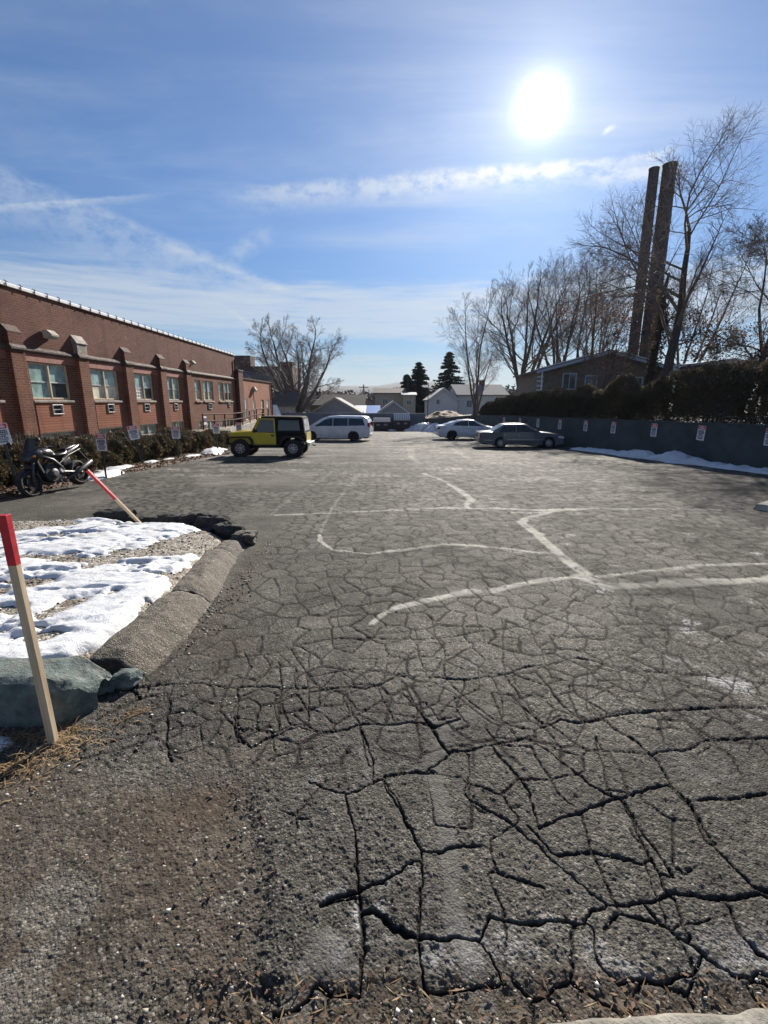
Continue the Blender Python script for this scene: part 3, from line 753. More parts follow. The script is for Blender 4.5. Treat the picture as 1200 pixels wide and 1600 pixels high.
        op = 1.0 if wgt > 3.2 else .42
        seal[s] = np.maximum(seal[s], op * sstep(1.25, .75, d / we) * np.minimum(1, (wv / we) ** .7) * (.6 + .4 * sstep(-.3, .1, fbm(x[s] * 7, y[s] * 7, 1, 4))))
    # old stall lines, almost worn away
    for i in range(9):
        y0 = 16.5 + 2.9 * i
        for xa, xb in ((-7.0, -2.6), (4.2, 9.2)):
            s = np.nonzero((np.abs(y - y0) < .3) & (x > xa) & (x < xb))[0]
            if len(s): seal[s] = np.maximum(seal[s], .22 * sstep(.09, .05, np.abs(y[s] - y0)) * sstep(-.1, .3, fbm(x[s] * 2, y[s] * 5, i, 4)))
    # --- salt bloom on the crack lips
    sreg = sstep(-.05, .35, fbm(x * .7, y * .7, 5, 4) + .16 * sstep(.6, 2.2, x) + .14 * sstep(1.6, 1.0, y) * (x > -.3))
    salt = .75 * np.exp(-((dmin - .018) / .016) ** 2) * sreg * sstep(.0, .4, fbm(x * 11, y * 11, 3, 3)) * (1 - dirt) * (.35 + .65 * sstep(1.5, 1.15, y))
    salt = np.maximum(salt, .9 * sstep(.40, .52, fbm(x * 3.1, y * 3.1, 7, 5, .6)) * sstep(1.2, 2.4, x) * sstep(9, 5, y))
    near_front = sstep(1.28, 1.10, y) * sstep(-.35, -.2, x) * sstep(.0, .3, fbm(x * 7, y * 7, 6, 4) + .12) * (1 - dirt)
    salt = np.clip(np.maximum(salt, .42 * near_front), 0, 1)
    # --- smooth filler smear running up the middle
    sm = [(.30, .95), (.245, 1.25), (.26, 1.6), (.235, 1.95), (.36, 2.3), (.62, 2.42)]
    smooth = sstep(.052, .030, seg_dist(x, y, sm) + .02 * fbm(x * 6, y * 6, 1, 3)) * (r < 3)
    smooth = np.maximum(smooth, .9 * sstep(.02, -.02, seg_dist(x, y, [(-.26, 1.02), (-.20, 1.16), (-.14, 1.12)]) - .05 + .03 * fbm(x * 9, y * 9, 1, 3)))
    dark = sstep(.1, .5, fbm(x * .9, y * .9, 4, 5, .6)) * .6
    dark = np.maximum(dark, .5 * sstep(.55, .15, seg_dist(x, y, [(-1.2, 2.45), (-.4, 2.35), (.3, 2.3)]) + .2 * fbm(x * 3, y * 3, 2, 3)))
    # --- height
    z = gz(x, y) + .022 * fbm(x * .33, y * .33, 2, 3) * sstep(1, 5, r)
    edge = np.exp(-(dmin / .045) ** 2)
    tilt = (cid - .65) * .010 * region
    z += -depth - .0026 * np.exp(-(dmin / .028) ** 2) * (1 - dirt) + tilt * (1 - np.exp(-(e / .03) ** 2))
    fine = (.0062 * fbm(x * 34, y * 34, 1, 3, .65) + .0055 * np.maximum(0, fbm(x * 84, y * 84, 4, 2) - .02) * 1.5 + .0022 * vn(x * 150, y * 150, 2) - .0025 * np.maximum(0, fbm(x * 52 + 9, y * 52, 6, 2) - .12) * 2) * sstep(6.5, 2.2, r)
    pits = -.0015 * sstep(.34, .5, fbm(x * 30, y * 30, 6, 3)) * sstep(4.5, 2.0, r)
    z += (fine + pits) * (1 - .35 * dirt) * (1 - .65 * smooth)
    z += .011 * vn(x * 5, y * 5, 3) * sstep(6, 2, r) - .020 * hard * sstep(0, 1, dirt * 2) * sstep(-.95, -.55, x) * sstep(1.95, 1.7, y) - .014 * sstep(1.10, 1.03, y) * (x > -.6)
    z += .004 * seal
    tone = .5 + .42 * (np.mod(cid * 7.3, 1.0) - .5) * np.maximum(region, .5 * sstep(1, 2, y)) + .35 * fbm(x * 1.6, y * 1.6, 3, 4)
    tone += .30 * sstep(-.1, .35, fbm(x * .8 + 3, y * .8, 1, 3)) * sstep(-.3, .5, x)
    pale = sstep(.12, .30, fbm(x * 3.2 + 7, y * 2.4, 5, 4)) * sstep(-.45, -.6, x) * sstep(1.65, 1.35, y)
    dirt = dirt * (1 - .75 * pale); tone += .35 * pale
    att = np.stack([np.clip(crack * 1.5 * (1 - .8 * seal * sstep(2.6, 3.4, r)), 0, 1), salt, dirt, np.clip(tone, 0, 1)], -1)
    att2 = np.stack([seal, np.clip(dark, 0, 1), np.clip(smooth * .75, 0, 1), np.ones_like(x)], -1)
    V = np.stack([x, y, z], -1)
    F = grid_faces(len(rr), len(az))[:, ::-1]
    # the lot stops at its walls and at the kerb of the hedge bed
    cx = x.reshape(len(rr), -1); cy = y.reshape(len(rr), -1)
    fx = x[F].mean(1); fy = y[F].mean(1)
    keep = (fx > -11.6) & (fx < 12.9) & (fy > .1)
    o = mesh_np('parking_lot', V, F[keep], M_ASPHALT, {'surf': att, 'wear': att2})
    kind(o, 'structure')
lot_surface()

# ------------------------------------------------------------------ scatter helpers
def scatter_cards(name, P, size, mat, rnd, up=.3, parent=None, aspect=.6, flat=False, base_dir=None):
    """many leaf-sized quads at the points P"""
    n = len(P)
    sz = size * (.6 + .8 * rnd.rand(n))
    a = rnd.rand(n) * 2 * PI
    nz = rnd.randn(n, 3); nz[:, 2] = nz[:, 2] * up
    if flat: nz = np.stack([.35 * rnd.randn(n), .35 * rnd.randn(n), np.ones(n)], -1)
    nz /= np.linalg.norm(nz, axis=1)[:, None] + 1e-9
    t = np.stack([np.cos(a), np.sin(a), .6 * rnd.randn(n)], -1)
    if base_dir is not None: t = base_dir + .25 * rnd.randn(n, 3)
    u = np.cross(nz, t); u /= np.linalg.norm(u, axis=1)[:, None] + 1e-9
    v = np.cross(u, nz)
    u = u * (sz * aspect * .5)[:, None]; v = v * (sz * .5)[:, None]
    V = np.stack([P - v, P + u * 1.0 - v * .1, P + v, P - u * 1.0 - v * .1], 1).reshape(-1, 3)
    F = np.arange(4 * n).reshape(n, 4)
    return mesh_np(name, V, F, mat, smooth=False, parent=parent)

def scatter_stones(name, P, sizes, mat, rnd, parent=None):
    """squashed, irregular eight-sided pebbles"""
    n = len(P)
    d = np.array([(1, 0, 0), (-1, 0, 0), (0, 1, 0), (0, -1, 0), (0, 0, 1), (0, 0, -1)], float)
    f = np.array([(0, 2, 4), (2, 1, 4), (1, 3, 4), (3, 0, 4), (2, 0, 5), (1, 2, 5), (3, 1, 5), (0, 3, 5)])
    s = sizes[:, None, None] * (.65 + .7 * rnd.rand(n, 6, 1))
    a = rnd.rand(n) * 2 * PI
    ca, sa = np.cos(a)[:, None], np.sin(a)[:, None]
    V = d[None] * s
    x = V[..., 0] * ca - V[..., 1] * sa; y = V[..., 0] * sa + V[..., 1] * ca
    V = np.stack([x + .25 * sizes[:, None] * rnd.randn(n, 6), y, V[..., 2] * .7], -1) + P[:, None, :]
    F = (np.arange(n)[:, None, None] * 6 + f[None]).reshape(-1, 3)
    return mesh_np(name, V.reshape(-1, 3), F, mat, smooth=False, parent=parent)

rnd = np.random.RandomState(77)

# ------------------------------------------------------------------ the snowy planting bed with its broken kerb
BED = [(-9.0, 7.3), (-7.4, 7.1), (-6.2, 7.25), (-5.3, 7.35), (-4.5, 7.4), (-3.7, 7.05), (-2.95, 6.95), (-2.35, 6.5), (-2.05, 6.05), (-2.12, 5.3),
       (-1.98, 4.1), (-1.96, 3.3), (-2.05, 2.75), (-2.5, 2.55), (-9.0, 2.45)]
def bed_height(x, y):
    s = -poly_sd(x, y, BED)
    h = .125 * sstep(-.06, .22, s) + .03 * fbm(x * .9, y * .9, 2, 3) * sstep(0, .5, s)
    return gz(x, y) - .03 + h
def planting_bed():
    xs = np.arange(-7.6, -1.75, .022); ys = np.arange(2.35, 7.65, .022)
    X, Y = np.meshgrid(xs, ys); x, y = X.ravel(), Y.ravel()
    z = bed_height(x, y) + .010 * fbm(x * 24, y * 24, 3, 3) + .004 * vn(x * 60, y * 60, 1)
    F = grid_faces(len(ys), len(xs))
    s = poly_sd(x, y, BED)
    keep = s[F].min(1) < .03
    m, g, b = new_mat('bed_gravel')
    p = tex_obj(g)
    v = g.n('ShaderNodeTexVoronoi', feature='F1'); g.put(v.inputs['Vector'], p); g.put(v.inputs['Scale'], 42.0)
    c = g.ramp(g.sep(v.outputs['Color'])[0], [(0, (.10, .085, .065)), (.5, (.22, .19, .15)), (.85, (.36, .33, .28)), (1, (.52, .5, .46))])
    c = g.mix(g.m('MULTIPLY', g.rng(g.noise(p, 3.5, 5, .7), .45, .6), .75), c, (.085, .062, .042))
    g.put(b.inputs['Base Color'], c); b.inputs['Roughness'].default_value = .85
    g.put(b.inputs['Normal'], g.bump(g.m('SUBTRACT', 1.0, v.outputs['Distance']), .9, .012))
    kind(mesh_np('planting_bed', np.stack([x, y, z], -1), F[keep], m), 'structure')
    # snow lying on it, melted through in places
    t = .066 + .03 * fbm(x * 1.1, y * 1.1, 5, 4) + .050 * fbm(x * 3.6, y * 6, 1, 5, .62) - .012 - .05 * sstep(.12, .3, fbm(x * 2.2, y * 4.2, 6, 4)) + .012 * vn(x * 22, y * 22, 4)
    t -= .14 * sstep(.12, -.04, s * -1 + .13 * fbm(x * 3, y * 3, 2, 4) - .05)
    for cx, cy, rx, ry, k in ((-2.45, 5.75, .50, .40, .15), (-2.85, 5.2, .45, .16, .10), (-2.4, 6.25, .40, .22, .09), (-3.5, 4.35, .32, .12, .09), (-2.75, 3.75, .16, .3, .09), (-4.1, 5.2, .5, .12, .08),
                              (-3.35, 5.0, .4, .12, .07), (-5.7, 6.9, 1.0, .45, .16), (-7.0, 6.6, 1.2, .7, .15), (-4.6, 4.3, .3, .14, .1), (-2.35, 4.6, .22, .3, .05)):
        q = ((x - cx) / rx) ** 2 + ((y - cy) / ry) ** 2
        t -= k * np.exp(-q * (1 + .6 * fbm(x * 4, y * 4, 6, 3)))
    t += .05 * np.exp(-((x + 2.75) ** 2 / .05 + (y - 5.05) ** 2 / .03))
    zz = bed_height(x, y) + np.minimum(t, .028 + .22 * t) + .008 * fbm(x * 13, y * 16, 2, 4, .65)
    ok = (t[F].max(1) > .0) & (s[F].max(1) < .02)
    V = np.stack([x, y, zz], -1)
    used = np.unique(F[ok])
    mp = np.full(len(x), -1); mp[used] = np.arange(len(used))
    o = mesh_np('snow', V[used], mp[F[ok]], M_SNOW)
    kind(o, 'stuff')
    # loose gravel on the bare spots
    n = 5200
    P = np.stack([-7 + 5.1 * rnd.rand(n), 2.6 + 4.9 * rnd.rand(n)], -1)
    sd = poly_sd(P[:, 0], P[:, 1], BED)
    P = P[sd < -.03]
    z = bed_height(P[:, 0], P[:, 1]) + .006
    o = scatter_stones('bed_gravel', np.column_stack([P, z]), .006 + .012 * rnd.rand(len(P)) ** 2, M_PEBBLE, rnd)
    kind(o, 'stuff')
planting_bed()

def berm_mat():
    m, g, b = new_mat('asphalt_kerb')
    p = tex_obj(g)
    v = g.n('ShaderNodeTexVoronoi', feature='F1'); g.put(v.inputs['Vector'], p); g.put(v.inputs['Scale'], 95.0)
    c = g.ramp(g.sep(v.outputs['Color'])[0], [(0, (.040, .034, .026)), (.6, (.075, .064, .047)), (.9, (.145, .127, .095)), (1, (.27, .24, .19))])
    c = g.mix(g.m('MULTIPLY', g.rng(g.noise(p, 3, 6, .7), .4, .7), .55), c, (.100, .083, .058))
    z = g.sep(p)[2]
    c = g.mix(g.m('MULTIPLY', g.rng(g.noise(p, 12, 5, .7), .55, .7), .7), c, (.05, .046, .042))
    g.put(b.inputs['Base Color'], c); b.inputs['Roughness'].default_value = .85
    g.put(b.inputs['Normal'], g.bump(g.m('ADD', g.m('SUBTRACT', 1.0, v.outputs['Distance']), g.noise(p, 30, 4, .7)), .8, .008))
    return m
M_BERM = berm_mat()
def broken_mat():
    m, g, b = new_mat('broken_asphalt')
    p = tex_obj(g)
    n = g.noise(p, 26, 6, .75)
    c = g.ramp(n, [(.3, (.012, .012, .012)), (.55, (.035, .033, .03)), (.8, (.10, .095, .085))])
    g.put(b.inputs['Base Color'], c); b.inputs['Roughness'].default_value = .9
    g.put(b.inputs['Normal'], g.bump(n, 1.0, .03))
    return m
M_BROKEN = broken_mat()

def berm(pts, w0, w1, h, seed, ragged=(1, 1)):
    """a rolled asphalt kerb along pts (centre line)"""
    P = [Vector((a, b_, 0)) for a, b_ in pts]
    # resample
    L = [0]
    for a, b_ in zip(P[:-1], P[1:]): L.append(L[-1] + (b_ - a).length)
    n = int(L[-1] / .022); ns = 34
    V = []
    for i in range(n + 1):
        s = L[-1] * i / n
        k = max(j for j in range(len(L)) if L[j] <= s + 1e-9); k = min(k, len(P) - 2)
        q = P[k].lerp(P[k + 1], (s - L[k]) / (L[k + 1] - L[k]))
        t = (P[min(k + 1, len(P) - 1)] - P[k]).normalized(); nrm = Vector((t.y, -t.x, 0))
        w = w0 + (w1 - w0) * i / n
        fe = min(1, min(s / .10 if ragged[0] else 9, (L[-1] - s) / .10 if ragged[1] else 9))
        for j in range(ns + 1):
            u = -1 + 2 * j / ns
            prof = float(sstep(-1.0, -.55, u)) * (1 - .92 * float(sstep(-.05, 1.0, u)) ** 1.15) * (1 - .06 * u)
            rag = .03 * (fbm(np.array([j * .55 + seed]), np.array([seed * 3.1]), 2, 3)[0])
            along = (rag if i < 3 else 0) * -1 + (rag if i > n - 3 else 0)
            V.append((q.x + nrm.x * u * w / 2 + t.x * along, q.y + nrm.y * u * w / 2 + t.y * along, prof * h * (.86 + .14 * fe)))
    V = np.array(V)
    x, y = V[:, 0], V[:, 1]
    V[:, 2] += gz(x, y) - .035 + .024 * fbm(x * 5, y * 5, seed, 4) + .010 * fbm(x * 30, y * 30, 3, 3)
    V[:, 0] += .012 * fbm(x * 7, y * 7, seed + 1, 3)
    F = grid_faces(n + 1, ns + 1)
    # end caps
    capA = len(V); ca = V[:ns + 1].copy(); ca[:, 2] = np.minimum(ca[:, 2], gz(ca[:, 0], ca[:, 1]) - .06)
    capB = capA + ns + 1; cb = V[n * (ns + 1):(n + 1) * (ns + 1)].copy(); cb[:, 2] = gz(cb[:, 0], cb[:, 1]) - .06
    V2 = np.vstack([V, ca, cb])
    j = np.arange(ns)
    FA = np.stack([j + 1, j, capA + j, capA + j + 1], -1); o = n * (ns + 1)
    FB = np.stack([o + j, o + j + 1, capB + j + 1, capB + j], -1)
    mi = np.concatenate([np.zeros(len(F)), np.ones(len(FA) + len(FB))])
    ob = mesh_np('kerb', V2, np.vstack([F, FA, FB]), [M_BERM, M_BROKEN], midx=mi)
    kind(ob, 'structure')
berm([(-1.80, 2.78), (-1.78, 3.4), (-1.80, 4.02)], .56, .52, .185, 2)
berm([(-1.805, 4.045), (-1.88, 4.7), (-1.98, 5.42)], .52, .48, .17, 5)
berm([(-1.99, 5.44), (-1.97, 5.75), (-1.99, 6.02)], .46, .38, .13, 9)

def lump(name, d, seed, mat, rough=.2, sub=4, sq=2.6, parent=None):
    """a broken, roughly box-shaped lump of d = full size, sitting on z = 0"""
    import bmesh
    bm = bmesh.new(); bmesh.ops.create_icosphere(bm, subdivisions=sub, radius=1)
    r = np.array([v.co[:] for v in bm.verts])
    p = (np.abs(r) ** sq).sum(1) ** (-1 / sq)
    V = r * p[:, None] * np.array(d) / 2
    n = fbm(r[:, 0] * 1.6 + seed, r[:, 1] * 1.6 + r[:, 2] * 1.3, seed, 4, .6) + .5 * fbm(r[:, 2] * 4 + seed, r[:, 0] * 4 - r[:, 1] * 3, seed + 2, 3)
    V *= (1 + rough * n + .10 * np.abs(fbm(r[:, 0] * 5 + seed, r[:, 1] * 5 + r[:, 2] * 4, seed + 1, 3)))[:, None]
    V[:, 2] += d[2] * .42
    F = np.array([[v.index for v in f.verts] for f in bm.faces]); bm.free()
    o = mesh_np(name, V, F, mat, parent=parent, smooth=True); o.data.set_sharp_from_angle(angle=math.radians(20)); return o

chunks = [((-4.45, 7.50), (.62, .24, .22), .05, 'long black asphalt slab on the snowy bed edge, behind the leaning stake'),
          ((-3.86, 7.33), (.22, .2, .13), .4, 'small black asphalt lump at the foot of the leaning stake'),
          ((-3.42, 7.22), (.48, .26, .20), -.1, 'long low black asphalt chunk between the leaning stake and a rounded chunk'),
          ((-2.98, 7.12), (.40, .27, .23), .3, 'rounded black asphalt chunk between two longer ones on the edge of the snow'),
          ((-2.62, 6.92), (.55, .28, .25), -.55, 'tallest broken black asphalt chunk with a ragged top by the bed corner'),
          ((-2.62, 6.62), (.20, .17, .10), .2, 'smallest black asphalt crumb lying inside the bed near its corner'),
          ((-2.20, 6.42), (.50, .26, .23), -.75, 'tilted black asphalt slab turned towards the lot at the corner of the bed'),
          ((-1.92, 6.17), (.32, .30, .17), .1, 'worn asphalt block at the far end of the rolled kerb')]
for i, ((x, y), d, rz, lab) in enumerate(chunks):
    o = lump('asphalt_chunk', d, 3 + i, M_BROKEN if i < 7 else M_BERM, .30, 4, 4.2)
    o.location = (x, y, gzf(x, y)); o.rotation_euler = (0, 0, rz)
    tag(o, lab, 'asphalt chunk', 'broken asphalt chunks round the snowy bed')

# ------------------------------------------------------------------ the painted concrete stub
def concrete_stub():
    xs = np.linspace(-5.6, -1.70, 190); prof = []
    # cross-section: (y, z) going from the back foot over the top to the front foot
    sec = [(2.60, -.12), (2.60, .12), (2.592, .225), (2.56, .262), (2.45, .268), (2.34, .265), (2.30, .245), (2.285, .20), (2.275, .1), (2.27, .0), (2.262, -.12)]
    sec2 = []
    for a, b_ in zip(sec[:-1], sec[1:]):
        m_ = max(1, int(math.hypot(b_[0] - a[0], b_[1] - a[1]) / .016))
        for k in range(m_): sec2.append((a[0] + (b_[0] - a[0]) * k / m_, a[1] + (b_[1] - a[1]) * k / m_))
    sec2.append(sec[-1])
    S = np.array(sec2); ns = len(S)
    V = []
    for x in xs:
        e = max(0, min(1, (x + 1.96) / .26))                    # the broken right end
        c = np.array([2.43 + .17 * e, .02])
        k = 1 - .45 * e ** 2.2
        q = c + (S - c) * np.array([k, max(.30, 1 - .62 * e ** 2.4)])
        V.append(np.column_stack([np.full(ns, x), q[:, 0], q[:, 1]]))
    V = np.array(V).reshape(-1, 3)
    x, y, z = V.T
    e = np.clip((x + 2.05) / .28, 0, 1)
    n = fbm(x * 6 + z * 5, y * 6 - z * 4, 3, 4, .6); n2 = fbm(x * 22, y * 22 + z * 20, 1, 3)
    V[:, 1] += (.002 + .085 * e) * n + .003 * n2 * (1 + 3 * e)
    V[:, 2] += (.002 + .07 * e) * fbm(x * 7 + 9, y * 7 + z * 3, 5, 4, .6) + .004 * n2
    V[:, 2] += gz(x, y)
    F = grid_faces(len(xs), ns)
    o = mesh_np('concrete_stub', V, F, M_BLOCK); o.data.set_sharp_from_angle(angle=math.radians(24))
    tag(o, 'low teal painted concrete wall stub with a crumbled end, beside the snow', 'concrete stub')
concrete_stub()
for i, (x, y, d) in enumerate([(-1.66, 2.70, (.17, .15, .10)), (-1.80, 2.62, (.13, .12, .08))]):
    o = lump('concrete_rubble', d, 40 + i, M_BLOCK, .3, 3, 2.6); o.location = (x, y, gzf(x, y) - .005)
    tag(o, ['grey green rubble piece between the crumbled stub and the rolled kerb', 'smaller grey green rubble piece resting against the crumbled stub end'][i], 'rubble', 'rubble off the concrete stub')

# ------------------------------------------------------------------ survey stakes
def stake(base, top, width, label, red_len):
    b = Vector(base); t = Vector(top); ax = t - b; L = ax.length
    T = thing('marker_stake', label, 'stake', base, 0, 'red-topped wooden marker stakes')
    q = Vector((0, 0, 1)).rotation_difference(ax.normalized())
    T.rotation_mode = 'QUATERNION'; T.rotation_quaternion = q
    w = width
    sh = MB(); n = 14; vs = []
    def ring(z, k, sx=0.0): return [(-w * k + sx, -w * k * .85, z), (w * k + sx, -w * k * .85, z), (w * k + sx, w * k * .85, z), (-w * k + sx, w * k * .85, z)]
    zs = [-.12, 0] + [(L - red_len) * i / 8 for i in range(1, 9)]
    for z in zs: vs += ring(z, 1.0, .0016 * math.sin(z * 5))
    fs = [(0, 3, 2, 1)]
    for i in range(len(zs) - 1):
        for k in range(4): fs.append((i * 4 + k, i * 4 + (k + 1) % 4, i * 4 + 4 + (k + 1) % 4, i * 4 + 4 + k))
    fs.append(tuple(len(vs) - 4 + k for k in range(4)))
    sh.add(vs, fs); sh.build('shaft', M_WOOD, T, bevel=.0022)
    rd = MB(); vs = []
    zs = [L - red_len - .004, L - red_len + .02, L - .02, L]
    for z in zs: vs += ring(z, 1.035, .0016 * math.sin(z * 5))
    fs = [(0, 3, 2, 1)]
    for i in range(len(zs) - 1):
        for k in range(4): fs.append((i * 4 + k, i * 4 + (k + 1) % 4, i * 4 + 4 + (k + 1) % 4, i * 4 + 4 + k))
    fs.append(tuple(len(vs) - 4 + k for k in range(4)))
    rd.add(vs, fs); rd.build('painted_tip', M_RED, T, bevel=.0022)
stake((-1.76, 2.14, -.064), (-1.783, 2.13, 1.185), .0200, 'pale wooden stake with a red top standing in dry grass by the concrete stub', .245)
stake((-3.82, 7.15, -.215), (-4.31, 6.74, .735), .0215, 'leaning wooden stake with a long red tip among the black asphalt chunks', .56)

# ------------------------------------------------------------------ dry grass, fallen leaves and pebbles
def grass_clump():
    n = 11000
    P = np.stack([-3.0 + 1.65 * rnd.rand(n), 1.55 + 1.15 * rnd.rand(n)], -1)
    d = seg_dist(P[:, 0], P[:, 1], [(-3.0, 1.6), (-2.15, 1.85), (-1.85, 2.13), (-1.62, 2.42), (-1.56, 2.62)])
    ok = (rnd.rand(n) < np.exp(-(d / .17) ** 2) * (.25 + 1.5 * sstep(-.25, .3, fbm(P[:, 0] * 6, P[:, 1] * 6, 2, 3)))) & (P[:, 1] < 2.27 + .7 * np.maximum(0, P[:, 0] + 1.68))
    P = P[ok]; n = len(P)
    z = gz(P[:, 0], P[:, 1])
    V = []; F = []
    for i in range(n):
        a = rnd.rand() * 2 * PI; L = .03 + .09 * rnd.rand() ** 1.4; tilt = .5 + 1.1 * rnd.rand() ** .6
        w_ = .0022 + .003 * rnd.rand()
        dx_, dy_ = math.cos(a), math.sin(a)
        p = np.array([P[i, 0], P[i, 1], z[i] - .004]); b0 = len(V)
        for k in range(4):
            t = k / 3; ang_ = tilt * (.5 + .9 * t)
            q = p + np.array([dx_ * math.sin(ang_), dy_ * math.sin(ang_), math.cos(ang_) * .8]) * L * t
            ww = w_ * (1 - .8 * t)
            V += [q + np.array([-dy_, dx_, 0]) * ww, q - np.array([-dy_, dx_, 0]) * ww]
        for k in range(3): F.append((b0 + 2 * k, b0 + 2 * k + 1, b0 + 2 * k + 3, b0 + 2 * k + 2))
    o = mesh_np('dry_grass', np.array(V), np.array(F), M_STRAW, smooth=False); kind(o, 'stuff')
grass_clump()
def low_snow():
    xs = np.arange(-3.6, -1.7, .015); ys = np.arange(1.5, 2.3, .015)
    X, Y = np.meshgrid(xs, ys); x, y = X.ravel(), Y.ravel()
    t = -.02 + 0 * x
    for cx, cy, rx, ry in ((-2.16, 2.13, .20, .085), (-2.95, 2.05, .35, .16), (-2.02, 1.88, .14, .06), (-2.8, 1.75, .25, .10)):
        t = np.maximum(t, .05 * (1 - ((x - cx) / rx) ** 2 - ((y - cy) / ry) ** 2) + .02 * fbm(x * 9, y * 9, 2, 4))
    F = grid_faces(len(ys), len(xs)); ok = t[F].max(1) > 0
    z = gz(x, y) - .012 + np.minimum(t, .045)
    used = np.unique(F[ok]); mp = np.full(len(x), -1); mp[used] = np.arange(len(used))
    o = mesh_np('snow_patch', np.stack([x, y, z], -1)[used], mp[F[ok]], M_SNOW); kind(o, 'stuff')
low_snow()
def lot_debris():
    Ps = []; Ss = []
    def add(n, fx, fy, s0, s1):
        x = fx(rnd.rand(n)); y = fy(rnd.rand(n), x)
        Ps.append(np.stack([x, y], -1)); Ss.append(s0 + (s1 - s0) * rnd.rand(n) ** 3)
    add(2600, lambda u: -2.2 + 1.9 * u, lambda u, x: .75 + 2.0 * u, .0022, .011)
    add(900, lambda u: -1.50 + .16 * rnd.randn(len(u)) * .5, lambda u, x: 2.8 + 3.4 * u, .004, .016)
    add(700, lambda u: -.6 + 2.3 * u, lambda u, x: .95 + .03 * x + .18 * rnd.rand(len(u)) ** 1.6, .002, .010)
    add(1200, lambda u: -1.5 + 4.5 * u, lambda u, x: .9 + 3.2 * u ** 1.5, .0018, .007)
    P = np.vstack(Ps); S = np.concatenate(Ss)
    z = gz(P[:, 0], P[:, 1]) + S * .1 - .004
    o = scatter_stones('pebbles', np.column_stack([P, z]), S, M_PEBBLE, rnd); kind(o, 'stuff')
    # leaf fragments, twigs and needles in the gutter
    n = 420
    x = np.concatenate([-.6 + 2.3 * rnd.rand(n // 2), -1.58 + .08 * rnd.randn(n // 4), -2.0 + 1.7 * rnd.rand(n - n // 2 - n // 4)])
    y = np.concatenate([.95 + .15 * rnd.rand(n // 2) ** 1.5, 2.8 + 3.3 * rnd.rand(n // 4), .85 + 1.9 * rnd.rand(n - n // 2 - n // 4)])
    o = scatter_cards('leaf_litter', np.stack([x, y, gz(x, y) + .003], -1), .022, M_LITTER, rnd, flat=True, aspect=.45); kind(o, 'stuff')
    n = 110
    x = -.6 + 2.4 * rnd.rand(n); y = .95 + .02 * x + .13 * rnd.rand(n)
    o = scatter_cards('dry_needles', np.stack([x, y, gz(x, y) + .004], -1), .045, M_STRAW, rnd, flat=True, aspect=.09); kind(o, 'stuff')
lot_debris()

# ------------------------------------------------------------------ the pavement slab at the photographer's feet and the far kerb end
def slab(name, poly, top, mat, thick=.2, n=26, seed=1, wob=.01):
    xs = [p[0] for p in poly]; ys = [p[1] for p in poly]
    X, Y = np.meshgrid(np.arange(min(xs), max(xs), .012), np.arange(min(ys), max(ys), .012)); x, y = X.ravel(), Y.ravel()
    s = poly_sd(x, y, poly) + wob * fbm(x * 12, y * 12, seed, 4)
    z = gz(x, y) + top - .10 * sstep(-.02, .02, s) + .004 * fbm(x * 16, y * 16, seed, 4) - .006 * sstep(-.05, 0, s)
    F = grid_faces(X.shape[0], X.shape[1]); ok = s[F].min(1) < .02
    return mesh_np(name, np.stack([x, y, z], -1), F[ok], mat)
kind(slab('pavement', [(-2.5, -1.2), (-2.5, .74), (-.05, .925), (.2, .955), (.65, .985), (1.1, 1.005), (2.6, 1.06), (2.6, -1.2)], .018, M_CONC_OLD, seed=3), 'structure')
kind(slab('kerb_end', [(6.95, 8.55), (7.25, 8.15), (9.6, 7.9), (9.6, 9.4), (7.9, 9.25)], .10, M_CONC, seed=6, wob=.04), 'structure')

